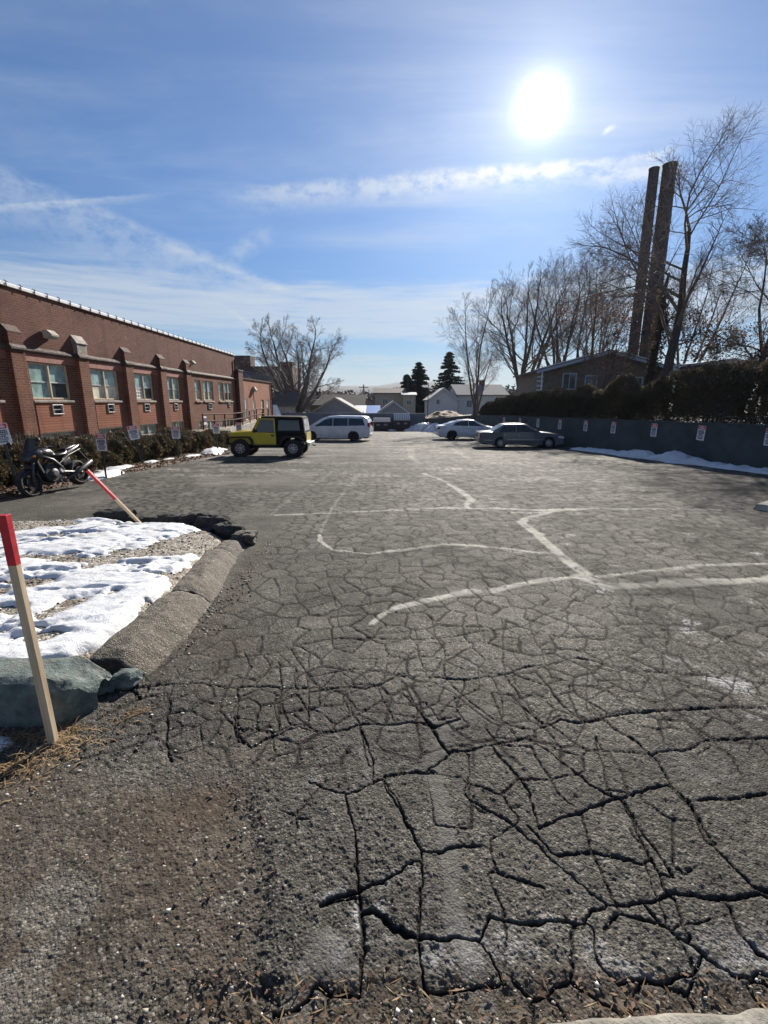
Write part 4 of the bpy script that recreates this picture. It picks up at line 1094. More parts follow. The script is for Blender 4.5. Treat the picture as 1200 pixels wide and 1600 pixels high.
# ------------------------------------------------------------------ hedge bed along the brick building
BEDLINE = [(-8.02, 8.2), (-8.05, 9.6), (-7.95, 12.0), (-7.78, 14.1), (-7.6, 17.0), (-7.46, 20.0), (-7.1, 21.6), (-7.3, 23.2), (-7.9, 25.5)]
def hedge_bed():
    xs = np.arange(-11.6, -6.9, .04); ys = np.arange(4.5, 27, .05)
    X, Y = np.meshgrid(xs, ys); x, y = X.ravel(), Y.ravel()
    line = [(-8.0, 4.0)] + BEDLINE
    xl = np.interp(y, [p[1] for p in line], [p[0] for p in line])
    e = xl - x + .05 * fbm(x * 2, y * 2, 2, 3)
    z = gz(x, y) - .05 + .14 * sstep(-.05, .16, e) + .08 * sstep(.3, 1.6, e) + .02 * fbm(x * 4, y * 4, 3, 3)
    m, g, b = new_mat('leafy_soil')
    p = tex_obj(g)
    v = g.n('ShaderNodeTexVoronoi', feature='F1'); g.put(v.inputs['Vector'], p); g.put(v.inputs['Scale'], 17.0)
    c = g.ramp(g.sep(v.outputs['Color'])[0], [(0, (.035, .022, .014)), (.5, (.085, .048, .028)), (1, (.17, .095, .055))])
    g.put(b.inputs['Base Color'], c); b.inputs['Roughness'].default_value = .9
    g.put(b.inputs['Normal'], g.bump(v.outputs['Distance'], .8, .03))
    F = grid_faces(X.shape[0], X.shape[1]); ok = e[F].max(1) > -.08
    kind(mesh_np('hedge_bed', np.stack([x, y, z], -1), F[ok], m), 'structure')
    # snow left along it
    t = np.full(len(x), -.05)
    for cx, cy, rx, ry, h in ((-8.0, 13.3, .28, .9, .09), (-8.35, 14.6, .30, 1.0, .07), (-8.3, 16.6, .2, .6, .05), (-7.9, 19.4, .28, .8, .06), (-7.75, 21.2, .45, .9, .2), (-8.2, 22.6, .7, .9, .12), (-8.35, 9.2, .35, .6, .12), (-8.2, 17.8, .16, .4, .04)):
        t = np.maximum(t, h * (1 - ((x - cx) / rx) ** 2 - ((y - cy) / ry) ** 2) + .05 * fbm(x * 4, y * 4, 4, 4))
    ok = (t[F].max(1) > 0) & (e[F].max(1) > -.3)
    used = np.unique(F[ok]); mp = np.full(len(x), -1); mp[used] = np.arange(len(used))
    kind(mesh_np('roadside_snow', np.stack([x, y, z + np.minimum(t, .25) - .004], -1)[used], mp[F[ok]], M_SNOW), 'stuff')
    n = 9000
    yy = 6 + 20 * rnd.rand(n); xx = np.interp(yy, [p[1] for p in line], [p[0] for p in line]) + .12 - 1.35 * rnd.rand(n)
    ee = np.interp(yy, [p[1] for p in line], [p[0] for p in line]) - xx
    zz = gz(xx, yy) - .05 + .14 * sstep(-.05, .16, ee) + .08 * sstep(.3, 1.6, ee) + .018
    kind(scatter_cards('fallen_leaves', np.stack([xx, yy, zz], -1), .085, M_LITTER, rnd, flat=True, aspect=.7), 'stuff')
hedge_bed()

def hedge(name, label, line, depth, h0, h1, n, mat, size, z0=None, twigs=0, seed=1, group=None):
    """line: front foot polyline; the hedge grows away to the left of its direction by depth"""
    r = np.random.RandomState(seed)
    L = [0]
    for a, b_ in zip(line[:-1], line[1:]): L.append(L[-1] + math.hypot(b_[0] - a[0], b_[1] - a[1]))
    s = r.rand(n) * L[-1]
    x0 = np.interp(s, L, [p[0] for p in line]); y0 = np.interp(s, L, [p[1] for p in line])
    zb = np.interp(s, L, [p[2] for p in line])
    i = np.clip(np.searchsorted(L, s) - 1, 0, len(line) - 2)
    dxs = np.array([(b_[0] - a[0], b_[1] - a[1]) for a, b_ in zip(line[:-1], line[1:])])[i]
    dxs = dxs / np.linalg.norm(dxs, axis=1)[:, None]
    nx, ny = -dxs[:, 1], dxs[:, 0]
    # stay mostly on the skin of the hedge
    u = r.rand(n); v = r.rand(n) ** .8
    skin = r.rand(n)
    u = np.where(skin < .45, .16 * r.rand(n) ** 1.5, u); v = np.where((skin > .45) & (skin < .72), 1 - .16 * r.rand(n) ** 1.5, v)
    hh = (h0 + (h1 - h0) * s / L[-1]) * (1 + .34 * fbm(s * .55, s * 0 + seed, seed, 3) + .20 * fbm(s * 2.2, u * 2, seed + 1, 3))
    dd = depth * (1 + .22 * fbm(s * .9, v * 2.0, seed + 2, 3))
    rnd_top = 1 - .35 * np.abs(2 * u - 1) ** 4
    z = zb + hh * v * rnd_top
    off = (u - .5) * dd * (1 - .22 * v ** 3) + depth / 2 - .14 * depth * fbm(s * 3, v * 4, seed, 3)
    keep = fbm(s * 3.0, v * 3.5 + u * 2, seed + 3, 3) > -.28 - .3 * r.rand(n)
    P = np.stack([x0 + nx * off, y0 + ny * off, z], -1)[keep]
    c0 = np.array([line[0][0], line[0][1], line[0][2]])
    T = thing(name, label, 'hedge' if 'hedge' in name else 'shrub', tuple(c0), 0, group)
    scatter_cards('foliage', P - c0, size, mat, r, parent=T, up=.8, aspect=.55)
    zt = P[:, 2] - np.interp(P[:, 1], sorted([q[1] for q in line]), [q[2] for q in sorted(line, key=lambda q: q[1])])
    top = P[zt > .72 * max(h0, h1) * .9]
    if len(top):
        Q = top[r.randint(0, len(top), int(n * .045))] + np.array([0, 0, .03])
        scatter_cards('sprigs', Q - c0, .30, M_TWIG, r, parent=T, up=.2, aspect=.035, base_dir=np.tile(np.array([[.0, .0, 1.0]]), (len(Q), 1)))
    mb = MB()
    for k in range(twigs):
        q = r.rand() * L[-1]; xx = np.interp(q, L, [p[0] for p in line]); yy = np.interp(q, L, [p[1] for p in line]); zz = np.interp(q, L, [p[2] for p in line])
        j = min(int(np.searchsorted(L, q)) - 1, len(line) - 2); j = max(j, 0)
        d_ = Vector((line[j + 1][0] - line[j][0], line[j + 1][1] - line[j][1], 0)).normalized(); nn = Vector((-d_.y, d_.x, 0))
        b0 = Vector((xx, yy, zz - .05)) + nn * depth * (.3 + .4 * r.rand()) - Vector(c0)
        hgt = (h0 + (h1 - h0) * q / L[-1])
        pts = [b0]
        for m_ in range(1, 5):
            pts.append(pts[-1] + Vector((r.randn() * .05, r.randn() * .05, hgt * .22)))
        mb.tube(pts, [.022, .018, .014, .010, .006], 4, False)
    if twigs: mb.build('stem_foliage', M_BARK_DARK, T, fix=False)
    return T
HB = lambda x, y: (x, y, gzf(x, y) + .12)
hedge('clipped_hedge', 'dense brownish green hedge by the parked motorcycle, under the first brick windows', [HB(-8.55, 7.0), HB(-8.62, 10.0), HB(-8.6, 13.4)], 1.25, 1.0, .98, 36000, M_HEDGE, .075, twigs=40, seed=3)
hedge('clipped_hedge', 'thinner brown hedge running on beyond the first sign post to the yellow off-roader', [HB(-8.6, 13.5), HB(-8.5, 17.0), HB(-8.35, 21.2)], 1.2, .98, 1.0, 34000, M_HEDGE, .075, twigs=60, seed=8)
hedge('clipped_hedge', 'short green hedge behind the front of the yellow off-roader', [HB(-8.35, 21.6), HB(-8.1, 24.0), HB(-8.4, 27)], 1.1, .85, .7, 14000, M_HEDGE, .085, twigs=20, seed=12)

# ------------------------------------------------------------------ parking signs
def sign_panel(T, h=.46, w_=.305, z0=1.15, tilt=0.0, thick=.003):
    """white board with a red head and dark lines of text, facing -y"""
    def RR(x0, x1, z0_, z1, r=.02, n=5):
        pts = []
        for cx, cz, a0 in ((x1 - r, z1 - r, 0), (x0 + r, z1 - r, 90), (x0 + r, z0_ + r, 180), (x1 - r, z0_ + r, 270)):
            for k in range(n + 1):
                a = math.radians(a0 + 90 * k / n); pts.append((cx + r * math.cos(a), cz + r * math.sin(a)))
        return pts
    p = MB().prism(RR(-w_ / 2, w_ / 2, z0, z0 + h), 0, thick, 'xz').build('panel', M_SIGN_WHITE, T)
    q = MB().prism(RR(-w_ / 2 + .012, w_ / 2 - .012, z0 + h * .74, z0 + h - .012, .014), -.0025, -.0005, 'xz').build('red_header', M_SIGN_RED, p)
    tx = MB()
    r = random.Random(4)
    for row, (zz, hh, ww) in enumerate(((.655, .030, .72), (.565, .040, .78), (.47, .026, .8), (.385, .03, .55), (.30, .022, .75), (.225, .022, .7), (.13, .034, .6))):
        x = -ww * w_ / 2
        while x < ww * w_ / 2 - .01:
            l = min(.018 + .03 * r.random(), ww * w_ / 2 - x)
            tx.box((x + l / 2, -.0016, z0 + h * zz), (l, .0016, hh * h / .46)); x += l + .009
    tx.build('text_lines', M_SIGN_INK, p)
    wt = MB()
    for zz, ww, hh in ((.915, .5, .022), (.83, .66, .034)):
        x = -ww * w_ / 2
        while x < ww * w_ / 2 - .01:
            l = min(.02 + .018 * r.random(), ww * w_ / 2 - x)
            wt.box((x + l / 2, -.0034, z0 + h * zz), (l, .0014, hh)); x += l + .008
    wt.build('header_lettering', M_SIGN_WHITE, q)
def post_sign(x, y, rz, h_post, label, lean=0.0, rollx=0.0):
    T = thing('parking_sign', label, 'sign', (x, y, gzf(x, y) + .08), rz, 'red and white parking signs')
    T.rotation_euler = (rollx, lean, rz)
    z0 = h_post - .44
    sign_panel(T, z0=z0)
    mb = MB()
    mb.prism([(-.03, .004), (-.03, .01), (-.012, .010), (-.012, .032), (.012, .032), (.012, .010), (.03, .010), (.03, .004)], -.3, h_post - .03, 'xy')
    mb.build('post', M_METAL_GREEN, T)
    for zz in (z0 + .06, z0 + .40): MB().lathe([(-.006, .008), (.004, .008)], (0, 0, zz), 'y', 8).build('bolt', M_ALU, T)
post_sign(-7.84, 13.05, math.radians(-8), 1.12, 'red and white parking sign on a dark green post in the snow beyond the motorcycle')
post_sign(-8.42, 10.6, math.radians(28), 1.46, 'parking sign rising from the hedge behind the motorcycle, cut by the picture edge', lean=math.radians(-6))
post_sign(-8.25, 15.95, math.radians(30), 1.32, 'leaning parking sign out of the hedge under the third window', lean=math.radians(-9))
post_sign(-8.1, 18.4, math.radians(10), 1.22, 'parking sign with a dark patch below its red head, near the handrail')
post_sign(-7.9, 22.3, math.radians(5), 1.28, 'grey looking parking sign before the handrail, beside the yellow off-roader')
post_sign(-7.9, 25.8, math.radians(5), 1.28, 'small pale blue parking sign behind the bonnet of the yellow off-roader')

# ------------------------------------------------------------------ the brick building
BX, BROT = -10.9, -math.atan(.03)
def wall_top(s): return 4.85 - .008 * (s - 13.85)
def wall_faces(mb, s0, s1, z0, z1, holes, depth, p=0.0, top=None, mi=0):
    """front face at local x = p with openings (sa, sb, za, zb) cut out and reveals of the given depth"""
    S = sorted({s0, s1, *[h[0] for h in holes], *[h[1] for h in holes]})
    Z = sorted({z0, z1, *[h[2] for h in holes], *[h[3] for h in holes]})
    for a, b in zip(S[:-1], S[1:]):
        for c, d in zip(Z[:-1], Z[1:]):
            if any(h[0] <= a and b <= h[1] and h[2] <= c and d <= h[3] for h in holes): continue
            da = db = d
            if top and d == z1: da, db = top(a), top(b)
            mb.quad((p, a, c), (p, b, c), (p, b, db), (p, a, da), mi)
    for a, b, c, d in holes:
        q = p - depth
        mb.quad((p, a, c), (p, a, d), (q, a, d), (q, a, c), mi)
        mb.quad((p, b, c), (q, b, c), (q, b, d), (p, b, d), mi)
        mb.quad((p, a, c), (q, a, c), (q, b, c), (p, b, c), mi)
        mb.quad((p, a, d), (p, b, d), (q, b, d), (q, a, d), mi)

def window_unit(T, s0, s1, z0, z1, panes, mull=(.5,), q=-.10, rail=.52, sill=True, mframe=None, label=None):
    """a sash window: frame > panes, sill; panes = list of columns of (lower, upper) materials"""
    mframe = mframe or M_TRIM
    fr = MB(); t = .05
    x = q + .03
    fr.box((x, (s0 + s1) / 2, z1 - t / 2), (.06, s1 - s0 - .004, t)); fr.box((x, (s0 + s1) / 2, z0 + t / 2), (.06, s1 - s0 - .004, t))
    fr.box((x, s0 + t / 2 + .002, (z0 + z1) / 2), (.06, t, z1 - z0 - 2 * t)); fr.box((x, s1 - t / 2 - .002, (z0 + z1) / 2), (.06, t, z1 - z0 - 2 * t))
    cols = [s0 + t] + [s0 + (s1 - s0) * k for k in mull] + [s1 - t]
    for c in cols[1:-1]: fr.box((x + .006, c, (z0 + z1) / 2), (.07, .06, z1 - z0 - 2 * t))
    f = fr.build('window', mframe, T, bevel=.004)
    if label: f['label'] = label
    zr = z0 + (z1 - z0) * (1 - rail) if rail else None
    for i, (a, b) in enumerate(zip(cols[:-1], cols[1:])):
        g0 = a + (.03 if i else 0); g1 = b - (.03 if i < len(cols) - 2 else 0)
        lo, hi = panes[i]
        if zr:
            MB().box((q + .012, (g0 + g1) / 2, zr), (.035, g1 - g0, .035)).build('meeting_rail', M_ALU, f)
            for za, zb, m_, qq in ((z0 + t, zr - .0175, lo, q - .004), (zr + .0175, z1 - t, hi, q + .008)):
                MB().box((qq, (g0 + g1) / 2, (za + zb) / 2), (.008, g1 - g0 - .002, zb - za - .002)).build('pane', m_, f)
        else:
            MB().box((q, (g0 + g1) / 2, (z0 + z1) / 2), (.008, g1 - g0 - .002, z1 - z0 - 2 * t - .002)).build('pane', lo, f)
    if sill:
        MB().prism([(-.16, z0 - .10), (.06, z0 - .10), (.06, z0 - .035), (-.10, z0 - .003), (-.16, z0 - .003)], s0 - .05, s1 + .05, 'xz').build('window_sill', M_STONE, T, bevel=.006)
    return f

M_BRICK_CAP = simple('sooty_brick_cap', (.075, .044, .036), .9, var=.4, vscale=9, bump=.5)
def brick_building():
    T = thing('brick_building', 'long red brick factory building with buttresses and paired windows along the lot', 'building', (BX, 0, 0), BROT)
    s0, s1 = 6.4, 32.45
    P, C_, D_ = M_PANE_PALE, M_PANE_CREAM, M_PANE_DARK
    wins = [(8.8, 10.45, [(P, P), (D_, P)]), (11.55, 13.2, [(P, P), (D_, P)]), (14.37, 16.05, [(P, P), (D_, P)]), (17.2, 18.85, [(C_, P), (C_, P)]),
            (20.0, 21.5, [(C_, P), (D_, P)]), (22.72, 24.1, [(P, P), (P, P)])]
    pairs = [(25.88, 26.64, [(C_, P)]), (26.97, 28.38, [(C_, P), (C_, P)]), (29.27, 30.03, [(C_, P)]), (30.26, 31.56, [(D_, P), (D_, P)])]
    zt, zb = 2.86, 1.78
    holes = [(a, b, zb, zt) for a, b, _ in wins] + [(a, b, zb, zt) for a, b, _ in pairs]
    base = [(a + .05, b - .05, -.05, .74) for a, b, _ in wins] + [(26.0, 26.6, .0, .66), (27.0, 28.3, .0, .66), (29.3, 30.0, .0, .66), (30.3, 31.4, .0, .66)]
    acs = [(15.05, 15.52), (17.92, 18.32), (20.53, 20.95), (23.25, 23.62), (27.47, 27.97), (12.2, 12.65)]
    achole = [(a, b, 1.31, 1.62) for a, b in acs]
    for i, (a, b) in enumerate([(30.7, 31.05)]): achole.append((a, b, 1.40, 1.64))
    w = MB()
    wall_faces(w, s0, s1, -1.6, 3.1, holes + base + achole, .16)
    # back of the volume and the end gable
    w.quad((0, s1, -1.6), (-9, s1, -1.6), (-9, s1, wall_top(s1)), (0, s1, wall_top(s1)))
    w.quad((0, s0, -1.6), (0, s0, wall_top(s0)), (-9, s0, wall_top(s0)), (-9, s0, -1.6))
    w.build('wall', M_BRICK, T)
    u = MB()
    wall_faces(u, s0, s1, 3.28, 5, [], .1, top=wall_top)
    u.build('parapet_wall', M_BRICK_DARK, T)
    MB().quad((-.35, s0, wall_top(s0) - .5), (-.35, s1, wall_top(s1) - .5), (-9, s1, wall_top(s1) - .5), (-9, s0, wall_top(s0) - .5)).build('roof', M_SLATE, T)
    # string course: a dark moulded band over the windows
    MB().prism([(-.05, 3.1), (.03, 3.1), (.05, 3.14), (.085, 3.16), (.085, 3.2), (.05, 3.24), (.02, 3.28), (-.05, 3.28)], s0, s1, 'xz').build('string_course', M_STONE_DARK, T)
    MB().box((.004, (s0 + 24.6) / 2, 2.985), (.018, 24.6 - s0, .225)).build('lintel_band', simple('smooth_red_render', (.25, .095, .066), .8, var=.15, vscale=3), T)
    # coping: white metal cap with clips standing on it
    cp = MB(); cp.v = []; pr = [(-.38, -.02), (.055, -.02), (.06, .05), (.0, .085), (-.38, .085)]
    n = len(pr)
    vs = [(a, s0 - .02, wall_top(s0) + b) for a, b in pr] + [(a, s1 + .04, wall_top(s1) + b) for a, b in pr]
    cp.add(vs, [tuple(range(n)), tuple(range(2 * n - 1, n - 1, -1))] + [(i, i + n, (i + 1) % n + n, (i + 1) % n) for i in range(n)])
    cop = cp.build('coping', M_WHITE, T)
    s = s0 + .3
    k = 0
    while s < s1 - .1 and k < 60:
        z = wall_top(s)
        c = MB(); c.tube([(.068, s, z - .05), (.068, s, z + .10), (.0, s + .02, z + .125), (-.1, s + .30, z + .125)], .010, 5)
        c.build('coping_clip', M_METAL_BROWN, cop); s += .52; k += 1
    # buttresses
    for c in (8.2, 11.05, 13.88, 16.72, 19.5, 22.28, 24.95):
        a, b = c - .26, c + .26
        p1 = .15
        mb = MB()
        mb.prism([(-.05, -1.6), (p1 + .05, -1.6), (p1, .8), (p1, 3.095), (-.05, 3.095)], a, b, 'xz')
        o = mb.build('buttress', M_BRICK, T)
        MB().prism([(-.05, 3.1), (p1 + .03, 3.1), (p1 + .06, 3.15), (p1 + .06, 3.2), (p1 + .01, 3.28), (-.05, 3.28)], a - .02, b + .02, 'xz').build('buttress_band', M_STONE_DARK, o)
        MB().box(((p1 - .055) / 2, c, 3.44), (p1 - .0 + .05, b - a - .02, .315)).build('buttress_head', M_STONE if c in (16.72,) else M_BRICK_DARK, o)
        e_ = .03 if c == 16.72 else .004
        MB().prism([(-.05, 3.6), (p1 + e_, 3.6), (p1 + e_, 3.62), (.0, 3.80 if c != 16.72 else 3.88), (-.05, 3.80 if c != 16.72 else 3.88)], a - e_, b + e_, 'xz').build('buttress_cap', M_STONE if c == 16.72 else M_BRICK_CAP, o, bevel=.004)
    # end pier, standing a little higher than the wing behind it
    MB().prism([(-.05, -1.6), (.22, -1.6), (.22, 3.72), (-.05, 3.72)], 32.46, 33.35, 'xz').build('end_pier', M_BRICK_DARK, T)
    MB().box((.08, 32.9, 3.76), (.36, .98, .08)).build('pier_cap', M_STONE_DARK, T)
    # windows with their sills and brick aprons
    for i, (a, b, pn) in enumerate(wins):
        window_unit(T, a, b, zb, zt, pn, q=-.10, label={4: 'window with a white lattice propped inside its lower sash'}.get(i))
        ap = MB()
        AC = [h for h in achole if h[0] >= a and h[1] <= b]
        wall_faces(ap, a + .03, b - .03, .78, 1.665, [(h[0] - .001, h[1] + .001, h[2] - .001, h[3] + .001) for h in AC], .018, p=.014)
        ap.build('brick_apron', M_BRICK_PANEL, T)
    for i, (a, b, pn) in enumerate(pairs):
        window_unit(T, a, b, zb, zt, pn, mull=(.5,) if len(pn) == 2 else (), q=-.10)
    # the lattice behind the third window
    lt = MB()
    for k in range(4):
        lt.box((-.09, 20.1 + .17 * k, 2.05), (.012, .035, .42))
        lt.box((-.085, 20.36, 1.87 + .13 * k), (.012, .58, .03))
    lt.build('lattice', M_WHITE, T)
    # basement lights
    for i, (a, b, c, d) in enumerate(base):
        window_unit(T, a, b, c, d, [(P, P), (P if i % 3 else D_, P)] if b - a > .9 else [(P, P)], mull=(.48,) if b - a > .9 else (), q=-.1, rail=0, sill=False)
        if i < 6: MB().box((.01, (a + b) / 2, d + .02), (.03, b - a + .1, .035)).build('basement_lintel', M_STONE_DARK, T)
    # through-wall air conditioner sleeves
    for a, b, c, d in achole:
        fr = MB(); t = .028
        for (ss, zz, ds, dz) in (((a + b) / 2, d - t / 2, b - a, t), ((a + b) / 2, c + t / 2, b - a, t), (a + t / 2, (c + d) / 2, t, d - c - 2 * t), (b - t / 2, (c + d) / 2, t, d - c - 2 * t)):
            fr.box((.0, ss, zz), (.10, ds - .002, dz))
        f = fr.build('air_conditioner', M_ALU, T, bevel=.003)
        MB().box((-.03, (a + b) / 2, (c + d) / 2), (.02, b - a - 2 * t - .002, d - c - 2 * t - .002)).build('grille', M_BLACK, f)
        MB().box((.02, (a + b) / 2, (c + d) / 2), (.012, b - a - 2 * t - .002, .022)).build('crossbar', M_ALU, f)
    # floodlights on the parapet
    def flood(s, z, k=1.0):
        L = MB(); L.prism([(.02, z - .10 * k), (.02, z + .14 * k), (.16 * k, z + .15 * k), (.30 * k, z + .02 * k), (.30 * k, z - .04 * k), (.18 * k, z - .10 * k)], s - .17 * k, s + .17 * k, 'xz')
        f = L.build('floodlight', M_CONC, T, bevel=.012)
        MB().prism([(.185 * k, z - .096 * k), (.295 * k, z - .04 * k), (.29 * k, z - .055 * k), (.19 * k, z - .112 * k)], s - .14 * k, s + .14 * k, 'xz').build('lens', M_PANE_PALE, f)
        MB().box((.0, s, z), (.05, .14 * k, .14 * k)).build('mounting_box', M_ALU, f)
    flood(15.3, 3.70, 1.0); flood(25.6, 3.68, .85)
    # downpipe
    MB().tube([(.06, 32.25, 4.4), (.06, 32.25, -.8)], .04, 8).build('downpipe', M_METAL_BROWN, T)
    return T
brick_building()

def brick_wing():
    T = thing('brick_wing', 'lower orange brick wing with tall narrow windows adjoining the long factory', 'building', (BX, 0, 0), BROT)
    a, b = 33.36, 41.35
    top = lambda s: 3.26
    holes = [(33.7, 34.75, .43, 1.86), (36.06, 36.66, .36, 1.86), (38.14, 38.93, -.2, 1.87), (39.74, 40.55, .4, 1.88)]
    w = MB()
    wall_faces(w, a, b, -1.8, 3.26, holes, .14, p=-.02)
    w.quad((-.02, b, -1.8), (-9, b, -1.8), (-9, b, 3.26), (-.02, b, 3.26))
    w.quad((-.02, a, -1.8), (-.02, a, 3.26), (-9, a, 3.26), (-9, a, -1.8))
    w.build('wall', brick_mat('orange_wing_brick', (.33, .135, .08), (.40, .175, .105), (.27, .20, .16), stain=.3), T)
    MB().box((-4.4, (a + b) / 2, 3.31), (8.9, b - a + .06, .09)).build('roof_edge', M_METAL_BROWN, T)
    for i, (c, d, z0, z1) in enumerate(holes):
        window_unit(T, c, d, z0, z1, [(M_PANE_DARK, M_PANE_CREAM)] if d - c < .9 else [(M_PANE_DARK, M_PANE_CREAM), (M_PANE_DARK, M_WHITE)], mull=() if d - c < .9 else (.5,), q=-.10, sill=False, mframe=M_WHITE if i != 2 else M_METAL_BROWN, rail=.45)
    L = MB(); L.prism([(-.02, 2.45), (-.02, 2.8), (.12, 2.8), (.26, 2.55), (.14, 2.45)], 36.1, 36.5, 'xz'); L.build('floodlight', M_CONC, T, bevel=.01)
    MB().tube([(.0, 36.3, 2.45), (.0, 36.3, 1.9)], .014, 6).build('conduit', M_METAL_BROWN, T)
    MB().tube([(.04, 41.25, 3.25), (.04, 41.25, -1.5)], .05, 8).build('downpipe', M_METAL_BROWN, T)
brick_wing()

# concrete ramp with its handrail between hedge and wall
def ramp():
    T = thing('concrete_ramp', 'pale concrete ramp running beside the brick wall behind the hedge', 'ramp', (BX, 0, 0), BROT)
    S = [(9, .78), (13, .70), (20, .38), (24, .30), (30, .22), (33.5, .42), (40, .45)]
    mb = MB()
    for (a, za), (b, zb) in zip(S[:-1], S[1:]):
        q = [(.35, a, -1.7), (1.0, a, -1.7), (1.0, a, za), (.35, a, za), (.35, b, -1.7), (1.0, b, -1.7), (1.0, b, zb), (.35, b, zb)]
        mb.add(q, [(0, 1, 2, 3), (4, 7, 6, 5), (1, 5, 6, 2), (3, 2, 6, 7), (0, 3, 7, 4)])
    mb.build('ramp_wall', M_CONC, T)
    R = thing('handrail', 'brown pipe handrail on the concrete ramp below the far windows', 'handrail', (BX, 0, 0), BROT)
    rs = MB(); rt = MB()
    zz = lambda s: np.interp(s, [p[0] for p in S], [p[1] for p in S])
    ss = [24.4 + 1.55 * i for i in range(9)]
    for s in ss:
        MB().tube([(.9, s, zz(s) - .02), (.9, s, zz(s) + .80)], .04, 6).build('post', M_METAL_BROWN, R)
    for h in (.78, .42):
        MB().tube([(.9, s, zz(s) + h) for s in ss], .042, 6).build('rail', M_METAL_BROWN, R)
    b = MB(); b.box((.72, 25.0, .75), (.10, .38, .42)); b.build('notice_board', M_WHITE, R)
ramp()

# ------------------------------------------------------------------ vehicles
def paint_set():
    return dict(silver_grey=paint('grey_car_paint', (.085, .092, .108), .3), white=paint('white_car_paint', (.70, .72, .75), .3), pearl=paint('pale_silver_car_paint', (.58, .61, .66), .3),
                yellow=paint('yellow_paint', (.60, .47, .018), .35), red=paint('dark_red_car_paint', (.16, .012, .014), .3), blackhull=simple('faded_black_vinyl', (.012, .012, .013), .9, var=.3, spec=.2))
PT = paint_set()
M_TAIL = simple('tail_lamp_red', (.20, .006, .008), .2, var=.1, coat=.6)
M_LAMP = glass_mat('head_lamp_lens', (.45, .47, .5), .1)
M_AMBER = simple('amber_lens', (.5, .14, .01), .25, var=.1, coat=.5)
M_WELL = simple('wheel_well', (.006, .006, .006), .95, var=.1)
M_RIM = simple('alloy_rim', (.42, .43, .45), .35, metal=.8, var=.15)
M_RIM_DARK = simple('dark_alloy_rim', (.03, .03, .032), .4, metal=.5, var=.2)
M_SEAT = simple('black_vinyl', (.012, .012, .013), .45, var=.2)

def wheel(T, x, y, r, wd, rim_mat, side, spokes=5, rim_k=.64, tread=False):
    """a wheel in the xz plane; side = +1 outer face towards +y"""
    ty = MB(); h = wd / 2
    pr = [(-h * .8, r * rim_k), (-h * .98, r * .80), (-h * .9, r * .94), (-h * .66, r), (h * .66, r), (h * .9, r * .94), (h * .98, r * .80), (h * .8, r * rim_k)]
    ty.lathe(pr + [pr[0]], (x, y, r), 'y', 32, caps=False)
    if tread:
        for k in range(22):
            a = 2 * PI * k / 22
            ty.box((x + (r - .004) * math.cos(a), y, r + (r - .004) * math.sin(a)), (.03, wd * .9, .085), ry=-a)
    t = ty.build('wheel', M_RUBBER, T, smooth='auto')
    rm = MB(); f = y + side * h * .70
    rr = r * rim_k
    rm.lathe([(side * h * .1, rr * .98), (side * h * .78, rr * 1.01), (side * h * .82, rr * .92), (side * h * .45, rr * .84)], (x, y, r), 'y', 32, caps=False)
    for k in range(spokes):
        a = 2 * PI * (k + .3) / spokes
        cx, cz = x + rr * .5 * math.cos(a), r + rr * .5 * math.sin(a)
        rm.box((cx, f - side * .012, cz), (rr * .84, .035, rr * .22), ry=-a)
    rm.lathe([(side * h * .3, rr * .30), (side * h * .74, rr * .25), (side * h * .80, rr * .14)], (x, y, r), 'y', 16)
    rm.build('rim', rim_mat, t, smooth='auto')
    dk = MB(); dk.lathe([(side * h * .28, rr * .83), (side * h * .31, rr * .83)], (x, y, r), 'y', 24); dk.build('brake_disc', M_RIM_DARK if rim_mat is not M_RIM_DARK else M_WELL, t)

def arc(xc, zc, r, z_at, n=12):
    """bottom contour over one arch, from front (+x) to rear"""
    a0 = math.asin(max(-1, min(1, (z_at - zc) / r)))
    return [(xc + r * math.cos(a), zc + r * math.sin(a)) for a in [a0 + (PI - 2 * a0) * k / n for k in range(n + 1)]]

def hull(poly, W, belt, taper=.07, L2=2.5, round_=.035, slices=(-1, -.985, -.93, -.8, -.4, 0, .4, .8, .93, .985, 1), flare=0.0):
    """loft the side outline across the width: rounded shoulders, ends drawn in in plan"""
    mb = MB(); n = len(poly); vs = []
    for t in slices:
        a = abs(t)
        k = 0 if a < .9 else ((a - .9) / .1) ** 2
        for (x, z) in poly:
            tp = 1 - taper * min(1, abs(x / L2)) ** 4
            zz = z - round_ * k * (1 if z > belt * .75 else 0)
            up = 1 - .05 * max(0, (z - .55 * belt)) / belt * (1 if a > .5 else 0)
            lo = 1 - .05 * max(0, (.45 - z) / .45)
            xx = x * (1 - .012 * k)
            crown = .018 * (1 - t * t) if z > belt * .8 else 0
            vs.append((xx, t * W / 2 * tp * up * lo, zz + crown))
    fs = []
    for i in range(len(slices) - 1):
        for j in range(n):
            j2 = (j + 1) % n
            fs.append((i * n + j, i * n + j2, (i + 1) * n + j2, (i + 1) * n + j))
    fs.append(tuple(range(n))); fs.append(tuple((len(slices) - 1) * n + j for j in range(n - 1, -1, -1)))
    mb.add(vs, fs)
    return mb
